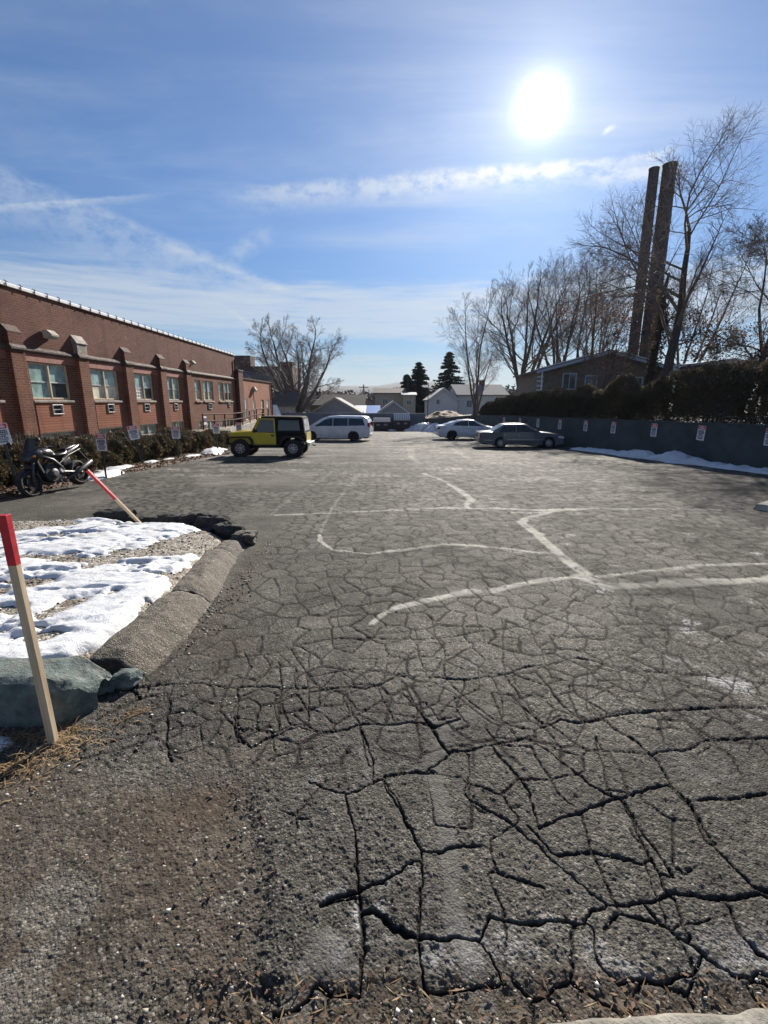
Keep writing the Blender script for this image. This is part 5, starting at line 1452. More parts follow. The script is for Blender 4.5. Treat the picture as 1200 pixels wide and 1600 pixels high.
def cab(poly, Wb, Wr, zb, zr, slices=(-1, -.97, -.88, -.5, 0, .5, .88, .97, 1)):
    mb = MB(); n = len(poly); vs = []
    for t in slices:
        a = abs(t); k = 0 if a < .86 else ((a - .86) / .14) ** 2
        for (x, z) in poly:
            f = max(0, min(1.1, (z - zb) / (zr - zb)))
            w_ = Wb + (Wr - Wb) * f
            vs.append((x, t * w_ / 2, z - .045 * k * f + .025 * (1 - t * t) * f))
    fs = []
    for i in range(len(slices) - 1):
        for j in range(n):
            j2 = (j + 1) % n
            fs.append((i * n + j, i * n + j2, (i + 1) * n + j2, (i + 1) * n + j))
    fs.append(tuple(range(n))); fs.append(tuple((len(slices) - 1) * n + j for j in range(n - 1, -1, -1)))
    mb.add(vs, fs)
    return mb
def side_panel(poly, Wb, Wr, zb, zr, side, off, thick=.008):
    """a flat piece following the tumblehome of the cabin side"""
    mb = MB(); n = len(poly)
    def Y(z, o): 
        f = (z - zb) / (zr - zb)
        return side * ((Wb + (Wr - Wb) * f) / 2 + o)
    vs = [(x, Y(z, off), z) for x, z in poly] + [(x, Y(z, off - thick), z) for x, z in poly]
    fs = [tuple(range(n)), tuple(range(2 * n - 1, n - 1, -1))] + [(i, i + n, (i + 1) % n + n, (i + 1) % n) for i in range(n)]
    mb.add(vs, fs); return mb
def cross_glass(p0, p1, w0, w1, off):
    """windscreen or rear window between two (x, z) points, off = outward offset"""
    d = Vector((p1[0] - p0[0], 0, p1[1] - p0[1])); nrm = Vector((-d.z, 0, d.x)).normalized()
    if nrm.z < 0: nrm = -nrm
    mb = MB(); vs = []; m_ = 6
    for (p, w_) in ((p0, w0), (p1, w1)):
        for k in range(m_ + 1):
            t = -1 + 2 * k / m_
            q = Vector((p[0], t * w_ / 2, p[1])) + nrm * (off + .0 * (1 - t * t)) + Vector((0, 0, .025 * (1 - t * t) * (1 if p is p1 else .3)))
            vs.append(q)
    mb.add(vs, [(k, k + 1, m_ + 2 + k, m_ + 1 + k) for k in range(m_)])
    return mb

def road_car(label, cat, loc, rotz, S):
    T = thing(S['name'], label, cat, loc, rotz); T.scale = (S.get('scale', 1),) * 3
    W, r, xf, xr = S['W'], S['r'], S['xf'], S['xr']
    pm = S['paint']
    bot = [(S['front'], .30), (xf + S['ra'] + .02, S['sill'])] + arc(xf, r, S['ra'], S['sill'] + .01)[0:] + arc(xr, r, S['ra'], S['sill'] + .01) + [(S['rear'], .34)]
    poly = list(S['top']) + bot[0:]          # top goes rear to front, then underneath front to rear
    L2 = max(abs(S['front']), abs(S['rear']))
    body = hull(poly, W, S['belt'], L2=L2, taper=S.get('taper', .10)).build('body', pm, T, smooth='auto')
    ub = MB(); ub.box((0, 0, .40), (S['front'] - S['rear'] - .5, W * .66, .36)); ub.build('underbody', M_WELL, T)
    cb = cab(S['cab'], S['Wb'], S['Wr'], S['zb'], S['zr']).build('cabin', S.get('cabpaint', pm), T, smooth='auto')
    for i, poly_ in enumerate(S['glass']):
        for sd in (1, -1):
            side_panel(poly_, S['Wb'], S['Wr'], S['zb'], S['zr'], sd, .006).build('side_window', M_GLASS, cb)
    w0, w1 = S['Wb'] * .90, S['Wr'] * .92
    cross_glass(S['ws'][0], S['ws'][1], w0, w1, .006).build('windscreen', M_GLASS, cb)
    cross_glass(S['rw'][0], S['rw'][1], w0, w1, .006).build('rear_window', M_GLASS, cb)
    for d in S['doors']:
        for sd in (1, -1):
            x0, x1, z0, z1 = d
            mb = MB(); y = sd * (W / 2 * .985 + .004)
            pl = [(x0 + .03, z0), (x1 - .01, z0), (x1, z0 + .03), (x1, z1), (x0, z1), (x0, z0 + .04)]
            n = len(pl)
            up = lambda z: 1 - .05 * max(0, (z - .55 * S['belt'])) / S['belt']
            lo = lambda z: 1 - .05 * max(0, (.45 - z) / .45)
            Yz = lambda z: sd * (W / 2 * up(z) * lo(z) + .006)
            # panel in three strips so it follows the bulge of the side
            zs = [z0, .45, .55 * S['belt'], z1]; vs = []
            for z in zs: vs += [(x0, Yz(z), z), (x1, Yz(z), z)]
            inn = [(a, b - sd * .02, c) for a, b, c in vs]
            mb.add(vs + inn, [(0, 1, 3, 2), (2, 3, 5, 4), (4, 5, 7, 6), (0, 2, 10, 8), (2, 4, 12, 10), (4, 6, 14, 12), (1, 9, 11, 3), (3, 11, 13, 5), (5, 13, 15, 7), (0, 8, 9, 1), (6, 7, 15, 14)])
            dr = mb.build('door', pm, T)
            MB().box((x0 + .14, Yz(z1 - .13) + sd * .012, z1 - .13), (.17, .025, .028)).build('handle', S.get('handle', pm), dr, bevel=.006)
    for sd in (1, -1):
        mr = MB(); mr.prism([(0, 0), (.02, .13), (.12, .12), (.15, .03), (.1, -.01)], 0, sd * .17, 'xz')
        m_ = mr.build('mirror', S.get('mirror', pm), T, bevel=.02); m_.location = (S['mir'][0], sd * (S['Wb'] / 2 - .01), S['mir'][1])
        wheel(T, xf, sd * (W / 2 - .125), r, .215, S['rim'], sd, S.get('spokes', 5), S.get('rim_k', .66))
        wheel(T, xr, sd * (W / 2 - .125), r, .215, S['rim'], sd, S.get('spokes', 5), S.get('rim_k', .66))
        h = S['head']; hm = MB(); hm.prism([(h[0], h[1]), (h[0] - .34, h[1] + .04), (h[0] - .34, h[1] + .15), (h[0] - .03, h[1] + .12)], sd * (W / 2 * .60), sd * (W / 2 * .935), 'xz')
        hm.build('headlight', M_LAMP, T, bevel=.012)
        t = S['tail']; tm = MB(); tm.prism([(t[0], t[1]), (t[0], t[1] + t[2]), (t[0] + t[3], t[1] + t[2]), (t[0] + t[3], t[1] + t[2] * .3)], sd * (W / 2 * .56), sd * (W / 2 * .945), 'xz')
        tm.build('tail_light', M_TAIL, T, bevel=.012)
    for (x, nm, sg) in ((S['front'], 'front_bumper', 1), (S['rear'], 'rear_bumper', -1)):
        bp = MB(); wv = W * .90; vs = []
        for k in range(9):
            tt = -1 + 2 * k / 8
            xx = x + sg * (.035 - .13 * abs(tt) ** 3)
            vs += [(xx - sg * .12, tt * wv / 2, .34), (xx, tt * wv / 2, .36), (xx, tt * wv / 2, .54), (xx - sg * .10, tt * wv / 2, .57)]
        fs = []
        for k in range(8):
            for q in range(4): fs.append((k * 4 + q, k * 4 + (q + 1) % 4, k * 4 + 4 + (q + 1) % 4, k * 4 + 4 + q))
        fs += [(0, 1, 2, 3), (35, 34, 33, 32)]
        bp.add(vs, fs); bp.build(nm, S.get('bumper', pm), T, smooth='auto')
    for x, z, ln, th, m_, nm in S.get('strips', []):
        for sd in (1, -1): MB().box((x, sd * (W / 2 + .004), z), (ln, .022, th)).build(nm, m_, T, bevel=.006)
    return T

# the grey saloon
road_car('old grey saloon car with silver trim and hubcaps nosed up to the long painted wall', 'car', (7.58, 26.7, gzf(8, 26.9)), math.radians(-1.5), dict(
    name='grey_saloon_car', scale=.925, W=1.88, r=.325, ra=.385, xf=1.62, xr=-1.22, sill=.22, front=2.52, rear=-2.50, paint=PT['silver_grey'], belt=.95, taper=.09,
    top=[(-2.50, .56), (-2.50, .80), (-2.46, .92), (-2.3, .965), (-1.72, .985), (-1.2, .975), (.95, .965), (1.5, .93), (2.2, .84), (2.46, .77), (2.52, .62)],
    cab=[(-1.80, .94), (-1.10, 1.385), (-.86, 1.425), (.12, 1.43), (.34, 1.395), (1.14, .94)], Wb=1.74, Wr=1.22, zb=.94, zr=1.42,
    glass=[[(-1.34, .985), (-1.30, 1.09), (-1.02, 1.31), (-.36, 1.345), (-.36, .985)], [(-.29, .985), (-.29, 1.345), (.18, 1.335), (.34, 1.27), (.84, .985)]],
    ws=((1.07, .985), (.38, 1.37)), rw=((-1.70, 1.005), (-1.13, 1.36)), doors=[(-.32, .78, .27, .945), (-1.10, -.345, .27, .945)], handle=M_CHROME, mir=(.72, .99), rim=M_RIM, rim_k=.60, spokes=10,
    head=(2.50, .60), tail=(-2.505, .62, .20, .10), bumper=simple('grey_bumper', (.30, .31, .33), .4, var=.1), strips=[(.22, .52, 2.2, .035, M_CHROME, 'side_moulding'), (-1.98, .50, .55, .035, M_CHROME, 'side_moulding')]))

road_car('white coupe-roofed saloon car with dark glass, parked beyond the grey one near the wall corner', 'car', (6.5, 36.2, gzf(6, 36.2)), math.radians(2), dict(
    name='white_saloon_car', W=1.90, r=.355, ra=.41, xf=1.58, xr=-1.47, sill=.24, front=2.52, rear=-2.52, paint=PT['white'], belt=1.0, taper=.08,
    top=[(-2.52, .62), (-2.52, .95), (-2.44, 1.06), (-1.9, 1.09), (-1.2, 1.02), (.9, .99), (1.5, .97), (2.2, .88), (2.46, .80), (2.52, .62)],
    cab=[(-2.10, 1.0), (-1.45, 1.30), (-.85, 1.455), (-.2, 1.49), (.25, 1.455), (1.25, .97)], Wb=1.76, Wr=1.24, zb=.97, zr=1.48,
    glass=[[(-1.42, 1.075), (-1.20, 1.27), (-.8, 1.375), (-.25, 1.41), (-.25, 1.045)], [(-.20, 1.045), (-.20, 1.41), (.16, 1.39), (.36, 1.28), (.84, 1.03)]],
    ws=((1.18, 1.02), (.30, 1.43)), rw=((-2.0, 1.10), (-1.0, 1.42)), doors=[(-.22, .84, .30, .985), (-1.08, -.245, .30, .985)], mir=(.70, 1.03), rim=M_RIM_DARK, head=(2.50, .64), tail=(-2.525, .80, .15, .16)))

road_car('white minivan with a dark window band, side on to the lot next to the off-roader', 'minivan', (-3.42, 34.3, gzf(-3, 34.3)), math.radians(180 - 8), dict(
    name='white_minivan', W=1.99, r=.355, ra=.415, xf=1.66, xr=-1.43, sill=.22, front=2.58, rear=-2.54, paint=PT['white'], belt=1.02, taper=.10,
    top=[(-2.54, .58), (-2.56, .9), (-2.50, 1.06), (-1.0, 1.04), (1.2, 1.03), (1.75, 1.05), (2.2, .97), (2.48, .84), (2.58, .62)],
    cab=[(-2.52, 1.0), (-2.40, 1.52), (-2.22, 1.70), (-1.9, 1.755), (-.2, 1.775), (.45, 1.72), (.85, 1.60), (1.85, 1.02)], Wb=1.86, Wr=1.42, zb=1.0, zr=1.76,
    glass=[[(-2.22, 1.13), (-2.06, 1.60), (-1.05, 1.62), (-1.05, 1.10)], [(-1.0, 1.10), (-1.0, 1.62), (.04, 1.62), (.04, 1.08)], [(.09, 1.08), (.09, 1.62), (.42, 1.595), (.72, 1.48), (1.36, 1.07)]],
    ws=((1.80, 1.06), (.92, 1.575)), rw=((-2.50, 1.12), (-2.36, 1.58)), doors=[(.05, 1.15, .28, 1.02), (-1.02, .025, .28, 1.02)], mir=(1.12, 1.06), mirror=M_BLACK, rim=M_RIM_DARK, head=(2.50, .72), tail=(-2.56, .98, .36, .14)))

road_car('dark red car mostly hidden behind the white minivan', 'car', (-3.95, 38.6, gzf(-4, 38.5) + .04), math.radians(180), dict(
    name='dark_red_car', W=1.84, r=.33, ra=.39, xf=1.45, xr=-1.30, sill=.22, front=2.35, rear=-2.30, paint=PT['red'], belt=.98, taper=.10,
    top=[(-2.30, .58), (-2.30, .9), (-2.2, 1.0), (-1.5, 1.02), (.9, 1.0), (1.5, 1.0), (2.1, .90), (2.30, .78), (2.35, .6)],
    cab=[(-1.95, .97), (-1.3, 1.42), (-.85, 1.50), (-.1, 1.51), (.3, 1.46), (1.25, .97)], Wb=1.70, Wr=1.24, zb=.97, zr=1.5,
    glass=[[(-1.35, 1.03), (-1.0, 1.38), (-.36, 1.42), (-.36, 1.03)], [(-.30, 1.03), (-.30, 1.42), (.2, 1.40), (.88, 1.03)]],
    ws=((1.18, 1.02), (.35, 1.43)), rw=((-1.86, 1.04), (-1.34, 1.38)), doors=[(-.32, .8, .28, .98), (-1.1, -.345, .28, .98)], mir=(.74, 1.02), rim=M_RIM, head=(2.33, .64), tail=(-2.31, .72, .2, .12)))

# the off-roader
def off_roader():
    T = thing('yellow_off_roader', 'yellow and black two-door off-roader with big tyres parked nose to the hedge', 'off-roader', (-4.98, 20.75, gzf(-5.2, 20.75)), math.radians(180 - 1)); T.scale = (.95, .95, .95)
    r, xf, xr = .405, 1.20, -1.18
    W = 1.50
    Y, K = PT['yellow'], PT['blackhull']
    # yellow front tub: bonnet, scuttle and the sides up to the door
    fr = MB()
    side = [(-.42, .55), (-.42, 1.10), (.62, 1.12), (.66, 1.17), (1.62, 1.10), (1.70, 1.04), (1.70, .66), (1.60, .60), (.70, .60), (.62, .55)]
    vs = []
    sl_ = (-1, -.96, -.6, 0, .6, .96, 1)
    for t in sl_:
        for x, z in side:
            tp = 1 if x < .64 else 1 - .24 * min(1, (x - .64) / .9) - .0
            k = .03 if abs(t) == 1 and z > 1.0 else 0
            vs.append((x, t * W / 2 * tp, z - k + .025 * (1 - t * t) * (z > 1)))
    n = len(side); fs = []
    for i in range(len(sl_) - 1):
        for j in range(n): fs.append((i * n + j, i * n + (j + 1) % n, (i + 1) * n + (j + 1) % n, (i + 1) * n + j))
    fs += [tuple(range(n)), tuple((len(sl_) - 1) * n + j for j in range(n - 1, -1, -1))]
    fr.add(vs, fs)
    b = fr.build('front_body', Y, T, smooth='auto')
    # seven-slot grille face
    g_ = MB()
    for k in range(7): g_.box((1.708, -.30 + .10 * k, .86), (.012, .045, .24))
    g_.build('grille_slats', M_BLACK, b)
    MB().box((1.20, 0, 1.155), (.50, .5, .02)).build('bonnet_panel', Y, b, bevel=.01)
    # black rear tub and hard top
    tub = MB(); tub.prism([(-1.74, .58), (-1.74, 1.10), (-.43, 1.10), (-.43, .55), (-.72, .55)] + arc(xr, .43, .50, .58)[1:-1] + [(-1.70, .58)], -W / 2, W / 2, 'xz')
    tub.build('rear_tub', K, T, bevel=.015)
    top_ = cab([(-1.72, 1.105), (-1.64, 1.74), (-1.56, 1.80), (.10, 1.82), (.24, 1.80), (.24, 1.74), (-.40, 1.735), (-.40, 1.105)], 1.48, 1.30, 1.10, 1.82)
    tp = top_.build('hard_top', K, T, smooth='auto')
    for sd in (1, -1):
        side_panel([(-1.52, 1.20), (-1.46, 1.64), (-.55, 1.66), (-.52, 1.20)], 1.48, 1.30, 1.10, 1.82, sd, .006).build('side_window', M_GLASS, tp)
    cross_glass((-1.71, 1.18), (-1.65, 1.68), 1.16, 1.06, .008).build('rear_window', glass_mat('hazy_plastic_window', (.40, .41, .40), .2), tp)
    # windscreen frame
    wf = MB()
    for sd in (1, -1): wf.tube([(.66, sd * .68, 1.13), (.30, sd * .63, 1.76)], .035, 6)
    wf.tube([(.30, -.64, 1.76), (.30, .64, 1.76)], .035, 6)
    wf_ = wf.build('windscreen_frame', Y, T)
    mb = MB(); mb.quad((.64, -.65, 1.16), (.64, .65, 1.16), (.31, .61, 1.74), (.31, -.61, 1.74)); mb.build('windscreen', M_GLASS, wf_)
    # doors with their frames and glass
    for sd in (1, -1):
        d = MB(); y0, y1 = sd * (W / 2 - .03), sd * (W / 2 + .012)
        d.prism([(-.40, .62), (-.40, 1.105), (.58, 1.125), (.58, .66), (.50, .60), (-.34, .60)], y0, y1, 'xz')
        dr = d.build('door', Y, T, bevel=.012)
        fm = MB()
        P_ = [(-.38, 1.11), (-.36, 1.70), (.26, 1.71), (.55, 1.13)]
        for a, c in zip(P_[:-1], P_[1:]):
            fa = (a[1] - 1.1) / .72; fc = (c[1] - 1.1) / .72
            fm.tube([(a[0], sd * (.748 - .075 * fa), a[1]), (c[0], sd * (.748 - .075 * fc), c[1])], .034, 6)
        fm.build('door_frame', Y, dr)
        gl = MB(); gl.quad((-.36, sd * .74, 1.13), (.53, sd * .74, 1.14), (.25, sd * .672, 1.70), (-.34, sd * .672, 1.70)); gl.build('door_window', M_GLASS, dr)
        MB().box((-.28, sd * (W / 2 + .02), .985), (.13, .03, .08)).build('handle', M_BLACK, dr, bevel=.008)
        mr = MB(); mr.box((.50, sd * (W / 2 + .12), 1.20), (.07, .18, .16)); mr.build('mirror', M_BLACK, T, bevel=.02)
        # flares
        fl = MB(); o0, o1 = sd * (W / 2 - .10), sd * (W / 2 + .17)
        fl.prism([(1.80, .60), (1.78, .86), (1.66, .945), (.74, .945), (.62, .80), (.58, .56), (.66, .56), (.72, .76), (.80, .88), (1.62, .88), (1.71, .80), (1.73, .60)], o0, o1, 'xz')
        fl.build('front_wing', M_BLACK, T, bevel=.015)
        f2 = MB(); f2.prism([(-.58, .58), (-.66, .80), (-.84, .955), (-1.52, .955), (-1.68, .80), (-1.74, .60), (-1.66, .60), (-1.60, .78), (-1.48, .885), (-.88, .885), (-.74, .76), (-.66, .58)], sd * (W / 2 - .02), o1, 'xz')
        f2.build('rear_wing', M_BLACK, T, bevel=.015)
        MB().prism([(-.60, .50), (-.60, .58), (.62, .58), (.62, .50)], sd * (W / 2 - .06), sd * (W / 2 + .06), 'xz').build('side_step', M_BLACK, T, bevel=.02)
        wheel(T, xf, sd * .74, r, .27, M_RIM, sd, 8, .54, tread=True); wheel(T, xr, sd * .74, r, .27, M_RIM, sd, 8, .54, tread=True)
        hl = MB(); hl.lathe([(-.03, .09), (.02, .09), (.035, .06)], (1.70, sd * .44, .90), 'x', 18); hl.build('headlight', M_LAMP, T)
        tl = MB(); tl.box((-1.76, sd * .62, .88), (.05, .12, .20)); tl.build('tail_light', M_TAIL, T, bevel=.01)
    MB().box((0.0, 0, .47), (3.1, .62, .16)).build('chassis', M_WELL, T)
    for x in (xf, xr): MB().tube([(x, -.7, r), (x, .7, r)], .055, 8).build('axle', M_WELL, T)
    MB().box((1.86, 0, .60), (.14, 1.36, .14)).build('front_bumper', M_BLACK, T, bevel=.02)
    MB().box((-1.86, 0, .60), (.12, 1.42, .13)).build('rear_bumper', M_ALU, T, bevel=.02)
    MB().tube([(-1.90, -.12, .50), (-2.06, -.12, .47)], .03, 8).build('tow_bar', M_BLACK, T)
    MB().prism([(-1.772, .62), (-1.742, .62), (-1.742, 1.08), (-1.772, 1.08)], -.55, .55, 'xz').build('tailgate', Y, T, bevel=.008)
off_roader()

# the motorcycle
M_DULL = simple('dull_grey_metal', (.07, .07, .073), .5, metal=.5, var=.35, vscale=14)
def motorcycle():
    a = Vector((-7.56, 9.98)); b = Vector((-7.74, 11.42))
    T = thing('black_motorcycle', 'black road motorcycle with a dark windscreen leaning beside the hedge', 'motorcycle', (a.x, (a.y + b.y) / 2, gzf(a.x, 10.7) + .01), math.radians(-98))
    T.rotation_mode = 'XYZ'; T.rotation_euler = (math.radians(9), math.radians(1.5), math.radians(-95))
    K = simple('gloss_black_paint', (.010, .010, .013), .35, var=.15, coat=.35)
    wb = .72
    def tyre(x, r, w_, nm):
        t = MB(); pr = []
        for k in range(11):
            q = PI * k / 10; pr.append((-math.cos(q) * w_ / 2, r - .075 + .075 * math.sin(q)))
        t.lathe(pr + [pr[0]], (x, 0, r), 'y', 36, caps=False); o = t.build(nm, M_RUBBER, T, smooth=True)
        m_ = MB()
        for k in range(5):
            aa = 2 * PI * k / 5
            m_.box((x + (r - .19) * math.cos(aa) * .62, 0, r + (r - .19) * math.sin(aa) * .62), (r - .12, .05, .035), ry=-aa)
        m_.lathe([(-w_ * .3, r - .07), (-w_ * .32, r - .11), (w_ * .32, r - .11), (w_ * .3, r - .07), (-w_ * .3, r - .07)], (x, 0, r), 'y', 32, caps=False)
        m_.lathe([(-.06, .055), (.06, .055)], (x, 0, r), 'y', 14)
        m_.build('rim', M_RIM_DARK, o, smooth='auto')
        d = MB()
        for sd in ((-1, 1) if x > 0 else (1,)): d.lathe([(sd * .075, .075), (sd * .075, .145), (sd * .082, .145), (sd * .082, .075)], (x, 0, r), 'y', 28, caps=False)
        d.build('brake_disc', M_RIM_DARK, o)
    tyre(wb, .305, .125, 'front_wheel'); tyre(-wb, .31, .175, 'rear_wheel')
    for sd in (1, -1):
        MB().tube([(wb, sd * .095, .305), (wb - .14, sd * .095, .66), (wb - .26, sd * .095, .98)], [.033, .027, .024], 10).build('fork', M_DULL, T, smooth=True)
        MB().tube([(wb - .28, sd * .08, .99), (wb - .30, sd * .26, 1.03), (wb - .42, sd * .36, 1.0)], .014, 8).build('handlebar', M_BLACK, T, smooth=True)
        MB().tube([(wb - .40, sd * .345, 1.005), (wb - .50, sd * .40, .985)], .021, 8).build('grip', M_RUBBER, T)
        MB().tube([(wb - .26, sd * .28, 1.03), (wb - .20, sd * .33, 1.17)], .008, 6).build('mirror_stalk', M_BLACK, T)
        m_ = MB(); m_.lathe([(-.02, .02), (-.012, .055), (.01, .055)], (wb - .20, sd * .345, 1.19), 'x', 14); m_.build('mirror', M_BLACK, T)
        ind = MB(); ind.lathe([(-.03, .015), (0, .03), (.03, .012)], (wb - .10, sd * .22, .86), 'x', 10); ind.build('indicator', M_AMBER, T)
        MB().tube([(wb - .30, sd * .09, .90), (.12, sd * .20, .72), (-.10, sd * .17, .52), (-.14, sd * .15, .34)], [.03, .034, .034, .03], 8).build('frame_spar', M_DULL, T, smooth=True)
        MB().tube([(-.10, sd * .13, .42), (-wb, sd * .13, .31)], [.034, .026], 8).build('swing_arm', M_DULL, T)
        MB().tube([(-.06, sd * .15, .60), (-.45, sd * .13, .76), (-.92, sd * .10, .86)], .016, 8).build('rear_frame', M_BLACK, T)
        MB().tube([(-.12, sd * .18, .35), (-.12, sd * .27, .345)], .014, 8).build('footpeg', M_RUBBER, T)
    # front mudguard
    md = MB(); vs = []; n = 14
    for k in range(n + 1):
        q = math.radians(20 + 130 * k / n)
        for j in range(7):
            u = -1 + 2 * j / 6
            rr = .335 - .03 * u * u
            vs.append((wb + rr * math.cos(q), u * .075, .305 + rr * math.sin(q)))
    md.add(vs, [(k * 7 + j, k * 7 + j + 1, (k + 1) * 7 + j + 1, (k + 1) * 7 + j) for k in range(n) for j in range(6)]); md.build('front_mudguard', K, T, smooth=True)
    # nose fairing with lamp, and screen
    def loft(name, secs, mat, n=16, parent=T):
        """secs: (x, zc, half width, half height)"""
        mb = MB(); vs = []
        for (x, zc, hw, hh) in secs:
            for k in range(n):
                q = 2 * PI * k / n
                c, s_ = math.cos(q), math.sin(q)
                vs.append((x, hw * math.copysign(abs(c) ** .8, c), zc + hh * math.copysign(abs(s_) ** .8, s_)))
        fs = [(i * n + k, i * n + (k + 1) % n, (i + 1) * n + (k + 1) % n, (i + 1) * n + k) for i in range(len(secs) - 1) for k in range(n)]
        fs += [tuple(range(n)), tuple((len(secs) - 1) * n + k for k in range(n - 1, -1, -1))]
        mb.add(vs, fs); return mb.build(name, mat, parent, smooth='auto')
    nose = loft('nose_fairing', [(wb - .02, .82, .03, .04), (wb - .06, .83, .10, .09), (wb - .14, .86, .17, .14), (wb - .26, .89, .22, .15), (wb - .36, .90, .23, .12)], K)
    loft('headlight', [(wb + .004, .815, .05, .03), (wb - .03, .82, .085, .058), (wb - .05, .825, .09, .062)], M_GLASS, parent=nose)
    sc_ = MB(); vs = []
    for i in range(7):
        t = i / 6
        for j in range(9):
            u = -1 + 2 * j / 8
            vs.append((wb - .12 - .20 * t - .09 * u * u, u * (.17 - .045 * t), .96 + .30 * t - .03 * u * u))
    sc_.add(vs, [(i * 9 + j, i * 9 + j + 1, (i + 1) * 9 + j + 1, (i + 1) * 9 + j) for i in range(6) for j in range(8)])
    sc_.build('windscreen', glass_mat('smoked_screen', (.008, .008, .010), .08), T, smooth=True)
    loft('fuel_tank', [(.42, .86, .06, .05), (.36, .88, .13, .09), (.24, .90, .17, .12), (.06, .89, .17, .115), (-.08, .85, .12, .08), (-.14, .82, .08, .05)], K)
    MB().lathe([(0, .035), (.015, .03)], (.24, 0, 1.018), 'z', 16).build('filler_cap', M_CHROME, T)
    loft('rider_seat', [(-.06, .80, .10, .035), (-.16, .80, .15, .05), (-.36, .81, .155, .045), (-.46, .85, .12, .05)], M_SEAT)
    loft('pillion_seat', [(-.44, .89, .11, .035), (-.52, .91, .125, .045), (-.80, .95, .10, .04), (-.88, .96, .06, .02)], M_SEAT)
    loft('tail_fairing', [(-.36, .78, .12, .05), (-.60, .85, .13, .06), (-.88, .92, .09, .045), (-1.0, .955, .05, .025)], simple('dark_tail_paint', (.07, .07, .085), .35, var=.2, coat=.4))
    loft('tail_light', [(-.985, .95, .06, .022), (-1.02, .955, .05, .018)], M_TAIL)
    MB().prism([(-.90, .86), (-1.06, .60), (-1.04, .60), (-.86, .86)], -.09, .09, 'xz').build('rear_mudguard', M_BLACK, T)
    # engine: crankcase, cylinders, covers
    e = MB(); e.prism([(.36, .30), (.40, .46), (.30, .62), (.02, .66), (-.14, .56), (-.16, .34), (-.06, .24), (.22, .22)], -.16, .16, 'xz'); eng = e.build('engine', simple('dark_engine_casting', (.035, .035, .037), .45, metal=.4, var=.3), T, bevel=.025)
    for sd in (1, -1):
        MB().lathe([(sd * .16, .115), (sd * .20, .105), (sd * .215, .06)], (.16, 0, .42), 'y', 22).build('engine_cover', M_DULL, eng)
        MB().lathe([(sd * .16, .07), (sd * .19, .06)], (-.08, 0, .46), 'y', 18).build('sprocket_cover', M_ALU, eng)
    f = MB()
    for k in range(6): f.box((.27 + .012 * k, 0, .56 + .025 * k), (.20, .31, .010), ry=-.35)
    f.build('cooling_fins', M_RIM_DARK, eng)
    MB().box((.46, 0, .60), (.05, .34, .26), ry=.25).build('radiator', M_BLACK, T)
    for sd in (.06, -.06): MB().tube([(.40, sd, .62), (.50, sd, .50), (.44, sd, .28), (.20, sd, .20), (-.10, -.10, .21)], .021, 8).build('exhaust_header', M_DULL, T, smooth=True)
    for sd in (1, -1): MB().tube([(-.10, sd * .12, .21), (-.40, sd * .20, .30), (-.46, sd * .21, .33), (-.98, sd * .24, .52), (-1.0, sd * .24, .527)], [.024, .03, .052, .056, .04], 12).build('silencer', M_DULL, T, smooth='auto')
    MB().tube([(.02, .14, .26), (.06, .30, .03), (.08, .36, .0)], .013, 6).build('side_stand', M_BLACK, T)
    loft('side_bag', [(-.30, .62, .01, .06), (-.34, .62, .05, .11), (-.58, .64, .05, .11), (-.62, .64, .01, .06)], M_SEAT)
motorcycle()

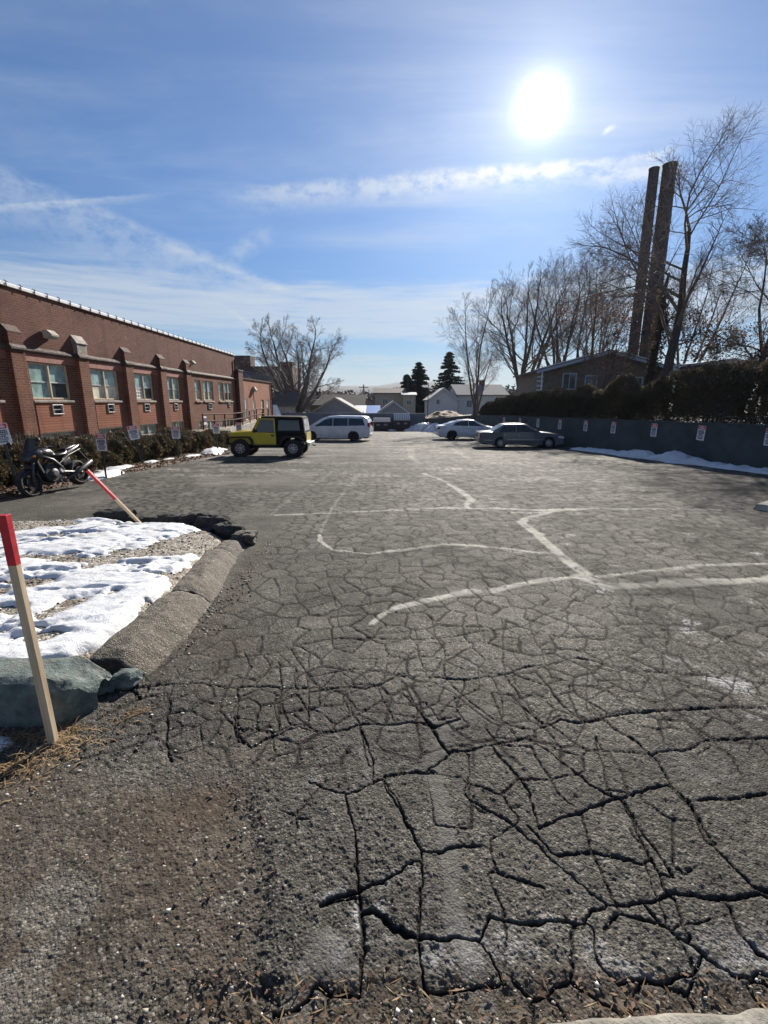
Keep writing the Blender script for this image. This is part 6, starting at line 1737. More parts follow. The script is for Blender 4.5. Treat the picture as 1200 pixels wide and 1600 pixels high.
# ------------------------------------------------------------------ right side: painted wall, snow bank, hedge
def wx_(y): return 12.2 - .1452 * (y - 14.7)
def wtop(y): return .95 - .0148 * (y - 14.7)
def long_wall():
    T = thing('retaining_wall', 'long slate grey painted retaining wall carrying the row of parking signs', 'wall', (wx_(14.7), 14.7, gzf(0, 14.7)))
    o = T.location
    def prism_along(pts, th, zb, name, mat, cap=0.0, parent=None):
        mb = MB()
        for (a, b) in zip(pts[:-1], pts[1:]):
            d = Vector((b[0] - a[0], b[1] - a[1], 0)).normalized(); n = Vector((d.y, -d.x, 0)) * th
            q = []
            for p in (a, b):
                q += [(p[0] - o[0], p[1] - o[1], zb(p[1]) - o[2]), (p[0] - o[0], p[1] - o[1], p[2] - o[2]), (p[0] + n.x - o[0], p[1] + n.y - o[1], p[2] - o[2]), (p[0] + n.x - o[0], p[1] + n.y - o[1], zb(p[1]) - o[2])]
            mb.add(q, [(0, 1, 5, 4), (1, 2, 6, 5), (2, 3, 7, 6), (0, 3, 2, 1), (4, 5, 6, 7)])
        return mb.build(name, mat, parent)
    ys = np.linspace(5, 42.5, 26)
    pts = [(wx_(y) + .010 * math.sin(y * 1.7), y, wtop(y) + .012 * math.sin(y * 2.3)) for y in ys]
    prism_along(pts, .28, lambda y: gzf(0, y) - .3, 'wall', M_WALLPAINT, parent=T)
    prism_along([(x - .02, y, z + .045) for x, y, z in pts], .33, lambda y: wtop(y) + .012 * math.sin(y * 2.3) + .002, 'wall_cap', simple('dark_wall_cap', (.045, .06, .07), .8, var=.3), parent=T)
    L = thing('corner_wall', 'shaded low wall dropping away behind the snow heap at the lot corner', 'wall', (8.2, 42.5, gzf(0, 42.5)))
    o = L.location
    p2 = [(8.19, 42.52, wtop(42.5) - .01), (6.8, 50, .1), (5.1, 58.6, -.30)]
    prism_along(p2, .3, lambda y: gzf(0, y) - .4, 'wall', simple('shaded_stone_wall', (.045, .05, .055), .9, var=.4, vscale=3, bump=.6), parent=L)  # this side faces away from the sun; its shade is put into the colour
    B = thing('back_wall', 'grey block wall closing the far end of the lot behind the dumpsters', 'wall', (-2, 59, gzf(0, 59)))
    o = B.location
    prism_along([(-14, 59.2, .36), (-4.6, 59.1, .36), (5.1, 58.8, .33)], -.25, lambda y: gzf(0, y) - .4, 'wall', M_BACKWALL, parent=B)
    for x in (-12.2, -9.8, -7.4, -5, -2.6, -.2, 2.2, 4.6):
        MB().box((x - o[0], 59.03 - o[1], -.72 - o[2]), (.22, .16, 2.12)).build('pier', M_BACKWALL, B)
long_wall()

def embankment():
    V = []; nrow = 40
    ys = np.linspace(3, 75, nrow); us = np.array([.2, .6, 1.5, 4, 9, 18, 40, 90])
    for y in ys:
        xw = wx_(min(y, 42.5)) - (max(0, y - 42.5) * .19)
        zt = wtop(min(y, 42.5)) - max(0, y - 42.5) * .05
        for u in us: V.append((xw + u, y, zt - .10 + .25 * sstep(0, 6, u) + .15 * fbm(np.array([u * .3]), np.array([y * .3]), 2, 3)[0] * (u > .7)))
    kind(mesh_np('garden_terrace', np.array(V), grid_faces(nrow, len(us)), M_GROUND), 'structure')
embankment()

def snow_ridge(name, label, cat, P, n_across=26, seed=1):
    """P: (x, y, half width, height) along its crest"""
    P = np.array(P); L = np.concatenate([[0], np.cumsum(np.hypot(np.diff(P[:, 0]), np.diff(P[:, 1])))])
    n = max(20, int(L[-1] / .06)); s = np.linspace(0, L[-1], n)
    x0, y0, hw, h = [np.interp(s, L, P[:, k]) for k in range(4)]
    tx = np.gradient(x0, s); ty = np.gradient(y0, s); q = np.hypot(tx, ty); nx, ny = -ty / q, tx / q
    u = np.linspace(-1, 1, n_across)
    U, S_ = np.meshgrid(u, s)
    wv = hw * (1 + .5 * fbm(s * 1.1, s * 0, seed, 4)); hv = h * (1 + .9 * fbm(s * .9, s * 0 + 5, seed + 1, 4))
    X = x0[:, None] + nx[:, None] * U * wv[:, None]; Y = y0[:, None] + ny[:, None] * U * wv[:, None]
    prof = (1 - np.abs(U) ** 2.2) ** .8
    Z = gz(X, Y) - .03 + prof * np.maximum(hv, .02)[:, None] + .10 * prof * fbm(X * 3.5, Y * 3.5, seed, 4, .6) + .03 * prof * fbm(X * 14, Y * 14, seed + 2, 3)
    c = np.array([x0[n // 2], y0[n // 2], gzf(0, y0[n // 2])])
    V = np.stack([X, Y, Z], -1).reshape(-1, 3) - c
    o = mesh_np(name, V, grid_faces(n, n_across), M_SNOW); o.location = c
    return tag(o, label, cat)
snow_ridge('snow_bank', 'low ploughed snow bank along the foot of the long painted wall', 'snow bank',
           [(wx_(y) - .50, y, w_, h) for y, w_, h in ((11.5, .4, .18), (13, .45, .2), (15.3, .45, .16), (16.4, .5, .24), (17.8, .6, .36), (18.8, .5, .2), (20.5, .5, .24), (21.6, .4, .14), (23, .5, .24), (24.2, .5, .30), (25.0, .35, .10))], seed=4)
snow_ridge('snow_heap', 'grubby snow heap pushed against the walls at the far corner of the lot', 'snow heap', [(2.6, 57.6, .8, .35), (4.2, 57.2, 1.2, .75), (5.6, 55.4, 1.3, .85), (6.6, 51.5, 1.1, .65), (7.4, 47, .7, .4)], 40, seed=2)
snow_ridge('snow_bank', 'thin snow strip at the wall in front of the grey saloon car', 'snow bank', [(wx_(y) - .35, y, .35, .22) for y in (27.8, 29.5, 31)], seed=6)

def wall_sign(y, label, k=1.0, dark=0.0, tiltz=0.0):
    ang = math.atan2(-.1452, 1)
    T = thing('parking_sign', label, 'sign', (wx_(y) - .030, y, wtop(y) - .60), 0, 'red and white parking signs')
    T.rotation_euler = (0, tiltz, -PI / 2 + math.atan(.1452))
    sign_panel(T, h=.54, w_=.36, z0=0)
    for zz in (.05, .49): MB().lathe([(-.006, .008), (.002, .008)], (0, 0, zz), 'y', 8).build('bolt', M_ALU, T)
import itertools
for y, lab in ((14.85, 'largest parking sign on the painted wall, cut by the edge of the picture'), (17.55, 'crooked white parking sign on the painted wall, second from the near end'),
               (20.0, 'parking sign on the painted wall above the wide hump of the snow bank'), (22.75, 'parking sign on the painted wall, fourth along from the near end'),
               (25.1, 'parking sign on the painted wall with a reddish top, just clear of the grey bonnet'), (27.75, 'parking sign on the wall over the nose of the grey saloon car'),
               (30.5, 'parking sign on the wall above the grey saloon windscreen'), (33.2, 'tiny parking sign on the wall above the grey saloon roof'), (36.0, 'farthest parking sign on the painted wall, over the white saloon bonnet')):
    wall_sign(y, lab, tiltz=.06 if y == 17.55 else .01)

# hedge on top of the wall: a dense, twiggy evergreen screen
def HL(y, off=.45): return (wx_(y) + off, y, wtop(y) - .05)
hedge('tall_hedge', 'tall dark evergreen hedge on top of the painted wall, nearest stretch below the leafy oak', [HL(20.6), HL(17), HL(13), HL(8)], 1.5, 1.95, 2.2, 62000, M_ARBOR, .085, twigs=70, seed=21)
hedge('tall_hedge', 'long even evergreen hedge on the painted wall in front of the brown gabled house', [HL(33.5), HL(27), HL(20.7)], 1.35, 1.55, 1.9, 60000, M_ARBOR, .085, twigs=80, seed=22)
hedge('tall_hedge', 'low far end of the evergreen hedge above the white saloon car', [HL(43), HL(38), HL(33.6)], 1.3, 1.15, 1.5, 32000, M_ARBOR, .10, twigs=40, seed=23)
hedge('evergreen_shrub', 'bushy dark evergreen shrub standing higher than the hedge at the near end of the wall', [(15.2, 18.6, .9), (15.4, 15.6, .9)], 2.2, 3.1, 2.9, 34000, M_ARBOR, .09, twigs=16, seed=25)

# ------------------------------------------------------------------ houses
def house(name, label, loc, rz, W, Dp, ze, zr, mats, overhang=.35, wins=(), ridge='y', snow=False, chim=None, extra=None, cat='house'):
    """gable end faces local -y when ridge = 'y'. wins: (x, z, w, h) on the front"""
    wall, roof, trim = mats
    T = thing(name, label, cat, loc, rz)
    mb = MB()
    if ridge == 'y':
        mb.prism([(-W / 2, -1.5), (W / 2, -1.5), (W / 2, ze), (0, zr), (-W / 2, ze)], 0, Dp, 'xz')
    else:
        mb.prism([(0, -1.5), (Dp, -1.5), (Dp, ze), (Dp / 2, zr), (0, ze)], -W / 2, W / 2, 'yz')
    mb.build('wall', wall, T)
    rm = MB(); t = .16; o = overhang
    if ridge == 'y':
        sl = (zr - ze) / (W / 2)
        for s in (1, -1):
            p = [(s * (W / 2 + o), ze - sl * o + .02), (0, zr + .02), (0, zr + .02 + t), (s * (W / 2 + o), ze - sl * o + .02 + t)]
            rm.prism(p, -o, Dp + o, 'xz')
    else:
        sl = (zr - ze) / (Dp / 2)
        rm.prism([(-o, ze - sl * o + .02), (Dp / 2, zr + .02), (Dp / 2, zr + .02 + t), (-o, ze - sl * o + .02 + t)], -W / 2 - o, W / 2 + o, 'yz')
        rm.prism([(Dp + o, ze - sl * o + .02), (Dp / 2, zr + .02), (Dp / 2, zr + .02 + t), (Dp + o, ze - sl * o + .02 + t)], -W / 2 - o, W / 2 + o, 'yz')
    r_ = rm.build('roof', roof, T)
    if ridge == 'y':
        for s in (1, -1):
            f = MB(); p = [(s * (W / 2 + o), ze - sl * o - .12), (0, zr - .12), (0, zr + .10), (s * (W / 2 + o), ze - sl * o + .10)]
            f.prism(p, -o - .04, -o - .002, 'xz'); f.build('barge_board', trim, r_)
    for (x, z, w_, h) in wins:
        f = MB()
        for (cx, cz, dx_, dz_) in ((x, z + h / 2, w_ + .2, .1), (x, z - h / 2, w_ + .2, .1), (x - w_ / 2 - .05, z, .1, h - .1), (x + w_ / 2 + .05, z, .1, h - .1), (x, z, .06, h - .1)):
            f.box((cx, -.03, cz), (dx_, .08, dz_))
        fr = f.build('window', trim, T)
        MB().box((x, -.004, z), (w_, .02, h - .1)).build('pane', M_PANE_DARK, fr)
    if chim:
        x, y, z, w_ = chim
        MB().box((x, y, z), (w_, w_, 1.6)).build('chimney', M_BRICK_FAR, r_)
    return T

Hs = house('gabled_house', 'brown low-gabled house with blue trim and white window behind the hedge', (18.3, 40, 1.0), math.radians(-4), 10.6, 9, 3.2, 4.62, (simple('tan_boards', (.17, .132, .10), .8, var=.2, vscale=3), M_ROOF_SHINGLE, simple('pale_blue_trim', (.34, .42, .50), .6, var=.1)), .45, wins=[(-2.95, 2.35, .95, 1.25), (-1.2, 2.3, .8, 1.0), (2.4, 2.2, .9, .9)])
MB().tube([(-5.2, -.08, 3.1), (-5.2, -.08, -.3)], .06, 6).build('downpipe', M_WHITE, Hs)
for k in range(5): MB().box((-5.32, -.02, 1.3 + .36 * k), (.5, .06, .14)).build('corner_board', M_SIDING_WHITE, Hs)
snow_strip = MB()
for s in (1, -1):
    sl = (4.62 - 3.2) / 5.3
    a = MB(); x0, x1 = (-5.6, -1.6) if s < 0 else (1.0, 3.4)
    a.prism([(x0, 4.62 - sl * abs(x0) + .19), (x1, 4.62 - sl * abs(x1) + .19), (x1, 4.62 - sl * abs(x1) + .27), (x0, 4.62 - sl * abs(x0) + .27)], -.46, .5, 'xz')
    a.build('roof_snow', M_SNOW, Hs)
house('flat_roof_house', 'small white-banded house top showing between the oak and the shrub', (24.4, 34.5, 1.0), .1, 3.0, 3, 3.3, 3.5, (M_SIDING_BLUE, M_SIDING_WHITE, M_SIDING_WHITE), .3, wins=[(-.3, 2.6, .9, .5)])

# twin boiler stacks
def stack(label, x, y, ztop, r0, r1, cap):
    T = thing('boiler_stack', label, 'chimney stack', (x, y, 1.0), 0, 'twin boiler stacks')
    m = simple('rusty_dark_stack', (.075, .062, .058), .85, var=.35, vscale=1.2, bump=.4, bscale=8)
    H = ztop - 1.0
    prof = [(0, r0)]
    for k in range(1, 9): prof.append((H * k / 9, r0 + (r1 - r0) * k / 9))
    prof += [(H - .5, r1), (H - .18, r1 * .96), (H - .02, r1 * .6), (H, r1 * .2)] if cap == 'dome' else [(H - .10, r1), (H - .10, r1 * 1.06), (H, r1 * 1.06), (H, r1 * .8), (H - .25, r1 * .8)]
    MB().lathe(prof, (0, 0, 0), 'z', 24).build('shaft', m, T, smooth='auto')
    for k in range(1, 9): MB().lathe([(H * k / 9 - .05, r0 + (r1 - r0) * k / 9 - .01), (H * k / 9 - .05, r0 + (r1 - r0) * k / 9 + .03), (H * k / 9 + .05, r0 + (r1 - r0) * k / 9 + .03), (H * k / 9 + .05, r0 + (r1 - r0) * k / 9 - .01)], (0, 0, 0), 'z', 24).build('band', M_BARK_DARK, T)
    return T
stack('slimmer of two tall dark boiler stacks rising behind the gabled house', 23.3, 46, 21.3, .48, .41, 'flat')
stack('thicker of two tall dark boiler stacks rising behind the gabled house', 24.62, 46, 21.6, .72, .56, 'flat')

# ------------------------------------------------------------------ trees
class Grow:
    def __init__(s, seed): s.r = np.random.RandomState(seed); s.seg = []; s.lv = []; s.tips = []
    def branch(s, p, d, L, r, lvl, maxl, wob=.16, trop=.10, spread=(25, 55), nch=5, ratio=.5, start=.25, rmin=.009, nseg=None, dens=1.0):
        R = s.r
        n = nseg or (8 if lvl == 0 else 6 if lvl == 1 else 4 if lvl == 2 else 3)
        p = np.array(p, float); d = np.array(d, float)
        pts = [p]; dirs = [d]
        for i in range(n):
            d = d + R.randn(3) * wob * (1 if lvl else .5) + np.array([0, 0, trop])
            d = d / np.linalg.norm(d)
            p = p + d * L / n
            pts.append(p); dirs.append(d)
        ends = .32 if lvl < maxl else .45
        rad = [max(rmin * .75, r * (1 - (1 - ends) * i / n)) for i in range(n + 1)]
        for i in range(n):
            s.seg.append((*pts[i], *pts[i + 1], rad[i], rad[i + 1])); s.lv.append(lvl)
        if lvl >= maxl: s.tips.append(pts[-1]); return
        m = max(2, int(nch * dens * (.75 + .5 * R.rand())))
        for k in range(m):
            t = start + (1 - start) * (k + .2 + .6 * R.rand()) / m
            i = min(n - 1, int(t * n)); f = t * n - i
            q = pts[i] + (pts[i + 1] - pts[i]) * f; dd = dirs[min(i + 1, n)]
            a = math.radians(spread[0] + (spread[1] - spread[0]) * R.rand())
            ax = np.cross(dd, R.randn(3)); ax /= np.linalg.norm(ax) + 1e-9
            c = dd * math.cos(a) + np.cross(ax, dd) * math.sin(a)
            rl = rad[i] * (.42 + .2 * R.rand())
            s.branch(q, c, L * ratio * (1.15 - .55 * t) * (.75 + .5 * R.rand()), max(rmin * (2.2 if lvl == 0 else 1.5 if lvl == 1 else 1), rl), lvl + 1, maxl, wob * 1.1, trop * .8, spread, nch, ratio * 1.0, .18, rmin, dens=dens)
        # the leader splits at its end
        if lvl < maxl:
            s.branch(pts[-1], dirs[-1], L * ratio * .55, rad[-1], lvl + 1, maxl, wob, trop, spread, nch, ratio, .15, rmin, dens=dens)
    def meshes(s, T, bark, twig, split=1, crown='crown', trunk='trunk'):
        S = np.array(s.seg); lv = np.array(s.lv)
        def tubes(S, n):
            a = S[:, :3]; b = S[:, 3:6]; d = b - a; d /= np.linalg.norm(d, axis=1)[:, None] + 1e-9
            a = a - d * S[:, 6:7] * .3
            h = np.where(np.abs(d[:, 2:3]) < .9, [[0, 0, 1.0]], [[1.0, 0, 0]])
            u = np.cross(d, h); u /= np.linalg.norm(u, axis=1)[:, None]; v = np.cross(d, u)
            q = np.arange(n) * 2 * PI / n
            ring = u[:, None] * np.cos(q)[None, :, None] + v[:, None] * np.sin(q)[None, :, None]
            A = a[:, None] + ring * S[:, 6][:, None, None]; B = b[:, None] + ring * S[:, 7][:, None, None]
            V = np.concatenate([A, B], 1).reshape(-1, 3)
            k = np.arange(n); k2 = (k + 1) % n
            F = np.stack([k, k2, n + k2, n + k], -1)
            F = (np.arange(len(S))[:, None, None] * 2 * n + F[None]).reshape(-1, 4)
            return V, F
        a = lv < split
        V, F = tubes(S[a], 10); mesh_np(trunk, V, F, bark, parent=T)
        V, F = tubes(S[~a], 3); mesh_np(crown, V, F, twig, parent=T)

def bare_tree(label, x, y, z, H, r, seed, stems=1, lean=(0, 0), stem_sp=(10, 28), maxl=4, nch=5, spread=(25, 55), trop=.10, bark=None, twig=None, start=.25, ratio=.5, group=None, leaves=None, name='bare_tree', trunk_h=.1, dens=1.0, rmin=.010):
    T = thing(name, label, 'tree', (x, y, z), 0, group)
    g_ = Grow(seed)
    if stems == 1:
        g_.branch((0, 0, -.3), (lean[0], lean[1], 1), H * .72, r, 0, maxl, spread=spread, nch=nch + 3, trop=trop * .5, start=start, ratio=ratio, nseg=12, wob=.10, dens=dens, rmin=rmin)
    else:
        th = H * trunk_h
        n = 4
        g_.seg += [(0, 0, -.4, 0, 0, th * .5, r * 1.25, r), (0, 0, th * .5, lean[0] * th, lean[1] * th, th, r, r * .95)]; g_.lv += [0, 0]
        for k in range(stems):
            a = 2 * PI * (k + .5 * g_.r.rand()) / stems; b = math.radians(stem_sp[0] + (stem_sp[1] - stem_sp[0]) * g_.r.rand())
            d = (math.cos(a) * math.sin(b) + lean[0], math.sin(a) * math.sin(b) + lean[1], math.cos(b))
            g_.branch((lean[0] * th, lean[1] * th, th * (.75 + .25 * g_.r.rand())), d, (H - th) * .66 * (.85 + .3 * g_.r.rand()), r * (.62 if stems < 4 else .5), 0, maxl, spread=spread, nch=nch, trop=trop, start=start, ratio=ratio, nseg=9, wob=.12, dens=dens, rmin=rmin)
    g_.meshes(T, bark or M_BARK, twig or M_TWIG)
    if leaves:
        n, zmax, size = leaves
        tp = np.array(g_.tips); rr = np.random.RandomState(seed)
        tp = tp[tp[:, 2] < zmax]
        P = tp[rr.randint(0, len(tp), n)] + rr.randn(n, 3) * .16
        scatter_cards('leaves', P, size, M_OAKLEAF, rr, parent=T, up=.7, aspect=.65)
    return T
gR = 'bare trees beyond the hedge'
# the round-headed tree over the back wall
bare_tree('large round-headed bare tree with several stems rising behind the off-roader and minivan', -12.0, 66, -2.0, 15.4, .62, 3, stems=8, stem_sp=(8, 58), nch=7, trop=.05, spread=(22, 58), start=.2, ratio=.52, bark=M_BARK, twig=M_TWIG_PALE, trunk_h=.14, rmin=.0095, maxl=4)
# the group to the left of the stacks
V_ = dict(spread=(20, 54), trop=.05, ratio=.54, nch=6, start=.20, rmin=.0065, twig=M_TWIG_PALE)
bare_tree('slender bare tree nearest the white house, two thin trunks', 11.0, 58, .2, 15.2, .22, 11, stems=2, stem_sp=(4, 16), group=gR, trunk_h=.05, **V_)
bare_tree('tall vase-shaped bare tree between the slender pair and the house', 15.4, 54, .6, 17.8, .46, 12, stems=6, stem_sp=(8, 36), group=gR, trunk_h=.08, **V_)
bare_tree('bare tree with upright stems right behind the house corner', 18.6, 52, .6, 16.8, .36, 13, stems=5, stem_sp=(6, 30), group=gR, trunk_h=.08, **V_)
bare_tree('thinner bare tree showing over the middle of the gabled roof', 21.3, 55, .6, 16.6, .30, 14, stems=3, stem_sp=(5, 22), group=gR, trunk_h=.1, **V_)
bare_tree('single-trunked bare tree just left of the boiler stacks', 22.4, 52, .6, 17, .22, 15, stems=1, nch=6, trop=.06, spread=(30, 60), group=gR, start=.3, twig=M_TWIG_PALE)
bare_tree('small bare tree behind the far end of the hedge', 12.9, 66, -.5, 13, .22, 16, stems=3, stem_sp=(8, 28), group=gR, **V_)
# around the stacks
bare_tree('tallest bare oak with dead leaves on its low boughs, right of the boiler stacks', 18.45, 32, 1.0, 15.6, .36, 21, stems=1, lean=(.13, 0), nch=6, trop=.07, spread=(32, 66), start=.30, ratio=.58, bark=M_BARK_DARK, twig=M_TWIG, group=gR, leaves=(3000, 7.2, .12), dens=.85, rmin=.0060)
bare_tree('leafy brown oak sapling in front of the gabled house roof', 15.6, 34.5, 1.0, 7.2, .12, 22, stems=2, stem_sp=(8, 35), nch=6, trop=.02, spread=(40, 75), bark=M_BARK_DARK, group=gR, leaves=(1800, 7.0, .11))
bare_tree('bare tree with slanting trunk and brown leaves at the edge of the picture', 21.2, 28.5, 1.0, 11.5, .20, 23, stems=1, lean=(.12, 0), nch=6, trop=.05, spread=(35, 68), ratio=.56, bark=M_BARK_DARK, group=gR, leaves=(2200, 5.6, .12))
bare_tree('twin-stemmed bare tree beyond the evergreen shrub', 24.6, 31, 1.0, 13, .22, 24, stems=3, stem_sp=(5, 26), nch=6, trop=.06, spread=(30, 58), ratio=.54, bark=M_BARK_DARK, group=gR, leaves=(1800, 5.2, .12))
bare_tree('low spreading oak with rusty leaves over the near hedge', 19.6, 25.5, 1.0, 5.6, .12, 26, stems=3, stem_sp=(15, 50), nch=6, trop=.0, spread=(40, 75), bark=M_BARK_DARK, group=gR, leaves=(2400, 6.0, .11))
bare_tree('dense bare tree behind the boiler stacks', 30.5, 50, 1.0, 17, .32, 27, stems=5, stem_sp=(8, 36), group=gR, trunk_h=.12, **V_)
bare_tree('broad bare tree far behind the stacks, its crown reaching left of them', 26.0, 60, .8, 18.5, .3, 29, stems=5, stem_sp=(8, 36), group=gR, trunk_h=.12, **V_)
# an ivy-clad dead trunk
def snag():
    T = thing('ivy_covered_trunk', 'broken ivy-covered trunk between the boiler stacks and the tallest oak', 'tree', (19.7, 36, 1.0))
    mb = MB(); mb.tube([(0, 0, -.3), (.05, 0, 3), (.25, 0, 6), (.30, .1, 8.3), (.5, .1, 9.6)], [.30, .26, .22, .17, .08], 10); mb.build('trunk', M_BARK_DARK, T, smooth=True)
    r = np.random.RandomState(3); n = 2600
    z = r.rand(n) * 8.6; a = r.rand(n) * 2 * PI; q = (.30 + .22 * r.rand(n)) * (1 + .5 * fbm(z * .9, a, 2, 3))
    P = np.stack([np.interp(z, [0, 6, 9], [0, .25, .4]) + q * np.cos(a), q * np.sin(a), z], -1)
    scatter_cards('ivy', P, .15, M_ARBOR, r, parent=T, up=.8)
    t = MB(); t.tube([(.2, 0, 5.4), (.9, .1, 6.3), (1.3, .1, 7.2)], [.09, .06, .02], 6); t.build('limb', M_BARK_DARK, T)
snag()

def conifer(label, x, y, z, H, W, seed, tiers=26):
    T = thing('spruce_tree', label, 'tree', (x, y, z), 0, 'dark spruces behind the lot')
    MB().tube([(0, 0, -.5), (0, 0, H * .6), (0, 0, H)], [H * .02, H * .012, .01], 6).build('trunk', M_BARK_DARK, T)
    r = np.random.RandomState(seed); P = []; Dn = []
    for k in range(tiers):
        t = (k + r.rand() * .6) / tiers; zc = H * (.05 + .95 * t)
        for b in range(int(16 - 6 * t)):
            a = r.rand() * 2 * PI; Lb = W / 2 * (1 - t) ** .75 * (.75 + .6 * r.rand()) + .25
            m = int(14 + 20 * (1 - t))
            for s_ in np.linspace(.1, 1, m):
                for q in range(3):
                    P.append((math.cos(a) * Lb * s_ + r.randn() * .10 * H / 15, math.sin(a) * Lb * s_ + r.randn() * .10 * H / 15, zc - .30 * Lb * s_ ** 1.6 + .18 * Lb * s_ ** 4 - abs(r.randn()) * .12)); Dn.append((math.cos(a), math.sin(a), -.45))
    scatter_cards('crown', np.array(P), .60, M_CONIFER, r, parent=T, aspect=.3, base_dir=np.array(Dn))
conifer('shorter narrow dark spruce beside the beige house', 4.6, 98, -3, 10.2, 6.0, 1)
conifer('pointed dark spruce in the middle of the three', 7.0, 97, -3, 12.4, 8.0, 2)
conifer('broadest and tallest dark spruce standing behind the white gabled house', 13.0, 97, -3, 14.4, 9.0, 3)

# ------------------------------------------------------------------ the neighbourhood beyond the lot
def ridge():
    xs = np.linspace(-3200, 3200, 120); rows = [2300, 2500, 2700, 3000, 3400, 3900]
    V = []
    for k, y in enumerate(rows):
        f = [0, .45, .8, 1.0, .9, .5][k]
        for x in xs:
            h = 104 + 22 * math.sin(x / 520 + 1.2) + 12 * math.sin(x / 190) + 30 * fbm(np.array([x / 300.0]), np.array([y / 500.0]), 3, 4)[0]
            h *= 1 - .35 * sstep(0, 900, x)
            V.append((x, y, -8 + max(5, h) * f))
    m, g, b = new_mat('wooded_hill')
    p = tex_obj(g); n = g.noise(p, .02, 6, .7)
    g.put(b.inputs['Base Color'], g.mix(g.rng(n, .3, .7), (.055, .05, .045), (.09, .08, .072))); b.inputs['Roughness'].default_value = 1
    kind(mesh_np('hills', np.array(V), grid_faces(len(rows), len(xs)), m), 'structure')
ridge()
def woods():
    r = np.random.RandomState(9); n = 26000
    y = 150 + 190 * r.rand(n) ** 1.5; x = (-.28 + .75 * r.rand(n)) * y
    top = 8.5 + 5 * fbm(x * .06, y * .05, 2, 4) + 3.0 * sstep(-30, 60, x)
    z = -4 + np.maximum(2, top) * r.rand(n) ** .8
    o = scatter_cards('distant_woods', np.stack([x, y, z], -1), 1.5, M_WOODS, r, up=.5, aspect=.35)
    kind(o, 'stuff')
woods()

# tall brick block beyond the wing
def brick_block():
    T = thing('brick_block', 'tall dark brick block with a square roof tower beyond the orange wing', 'building', (-18.9, 76, -3))
    MB().box((0, 4, 4.5), (9.2, 8, 11.2)).build('wall', M_BRICK_FAR, T)
    MB().box((-3.1, 1.3, 10.9), (2.5, 2.6, 1.6)).build('roof_tower', M_BRICK_FAR, T)
    MB().box((3.4, 2.2, 10.35), (2.2, 3.0, 1.0)).build('parapet_step', M_BRICK_FAR, T)
    MB().prism([(-4.6, 6.2), (1.6, 6.2), (1.6, 8.6), (-4.6, 9.9)], -.5, -.02, 'xz').build('slate_lean_to', M_SLATE, T)
    for x in (-2.6, .4, 3.2):
        for z in (4.2, 7.4):
            if x < 1 and z > 5: continue
            f = MB(); f.box((x, -.03, z), (.8, .08, 1.3)); w_ = f.build('window', M_SIDING_GREY, T)
            MB().box((x, -.085, z), (.64, .03, 1.1)).build('pane', M_PANE_DARK, w_)
brick_block()
house('beige_house', 'beige two-storey house corner with a hipped brown roof beside the orange wing', (-13.4, 62, -2), .15, 3.6, 5, 3.4, 5.0, (M_SIDING_TAN, M_ROOF_SHINGLE, M_SIDING_WHITE), .4, wins=[(.9, 1.9, .45, 1.3), (-.6, 1.9, .45, 1.3)], ridge='x')
def tent():
    T = thing('white_gable', 'small bright white triangular gable peeping over the off-roader roof', 'shed', (-13.0, 56, -1.8))
    MB().prism([(-.62, 0), (.62, 0), (.62, 1.55), (0, 3.05), (-.62, 1.55)], 0, 2, 'xz').build('wall', M_WHITE, T)
    for s in (1, -1): MB().prism([(s * .80, 1.10), (0, 3.08), (0, 3.16), (s * .86, 1.10)], -.1, 2.1, 'xz').build('roof', M_SIDING_BLUE if s < 0 else M_WHITE, T)
tent()
house('grey_garage', 'grey gable-ended garage with a brown shingle roof behind the minivan', (-6.7, 66, -2), 0, 6.4, 8, 2.35, 4.15, (M_SIDING_GREY, M_ROOF_GREY, M_SIDING_TAN), .4, cat='garage')
house('shingle_roof_house', 'brown-roofed house with a chimney rising behind the grey garage', (-8.2, 82, -2), 0, 9, 8, 3.2, 4.8, (M_SIDING_BROWN, M_ROOF_SHINGLE, M_SIDING_TAN), .5, ridge='x', chim=(-3.4, 4, 4.7, .9))
house('beige_flat_house', 'beige two-storey house with a porch tower, left of the spruces', (1.0, 86, -2.4), 0, 5.2, 6, 5.6, 6.4, (M_SIDING_TAN, M_ROOF_SHINGLE, M_SIDING_WHITE), .4, ridge='x', wins=[(-.8, 4.2, .9, .9)])
house('porch_tower', 'narrow pale porch block with a white window beside the beige house', (4.4, 84, -2.4), 0, 2.2, 4, 5.2, 5.6, (M_SIDING_TAN, M_SIDING_GREY, M_SIDING_WHITE), .25, ridge='x', wins=[(0, 4.0, .8, .8)], cat='building')
house('white_garage', 'small pale gabled garage behind the striped dumpster', (1.35, 68, -2), 0, 4.0, 6, 2.35, 3.75, (M_SIDING_GREY, M_ROOF_GREY, M_SIDING_WHITE), .3, wins=[(.3, 1.5, .6, 1.0)], cat='garage')
house('white_house', 'white gabled house with a dark gable window in front of the tallest spruce', (9.45, 76, -1.6), 0, 4.5, 9, 3.7, 5.35, (M_SIDING_WHITE, M_ROOF_GREY, M_SIDING_WHITE), .35, wins=[(-.9, 3.3, .45, .75), (-1.2, .9, .9, .9), (.7, .9, .9, .9)])
house('pale_house', 'pale house half hidden behind the slender bare trees', (16.0, 78, -1.2), .1, 8, 8, 4.0, 5.6, (M_SIDING_WHITE, M_ROOF_GREY, M_SIDING_WHITE), .4, ridge='x', wins=[(-2.2, 2.6, .8, 1.1)], chim=(1.0, 4, 5.7, .8))
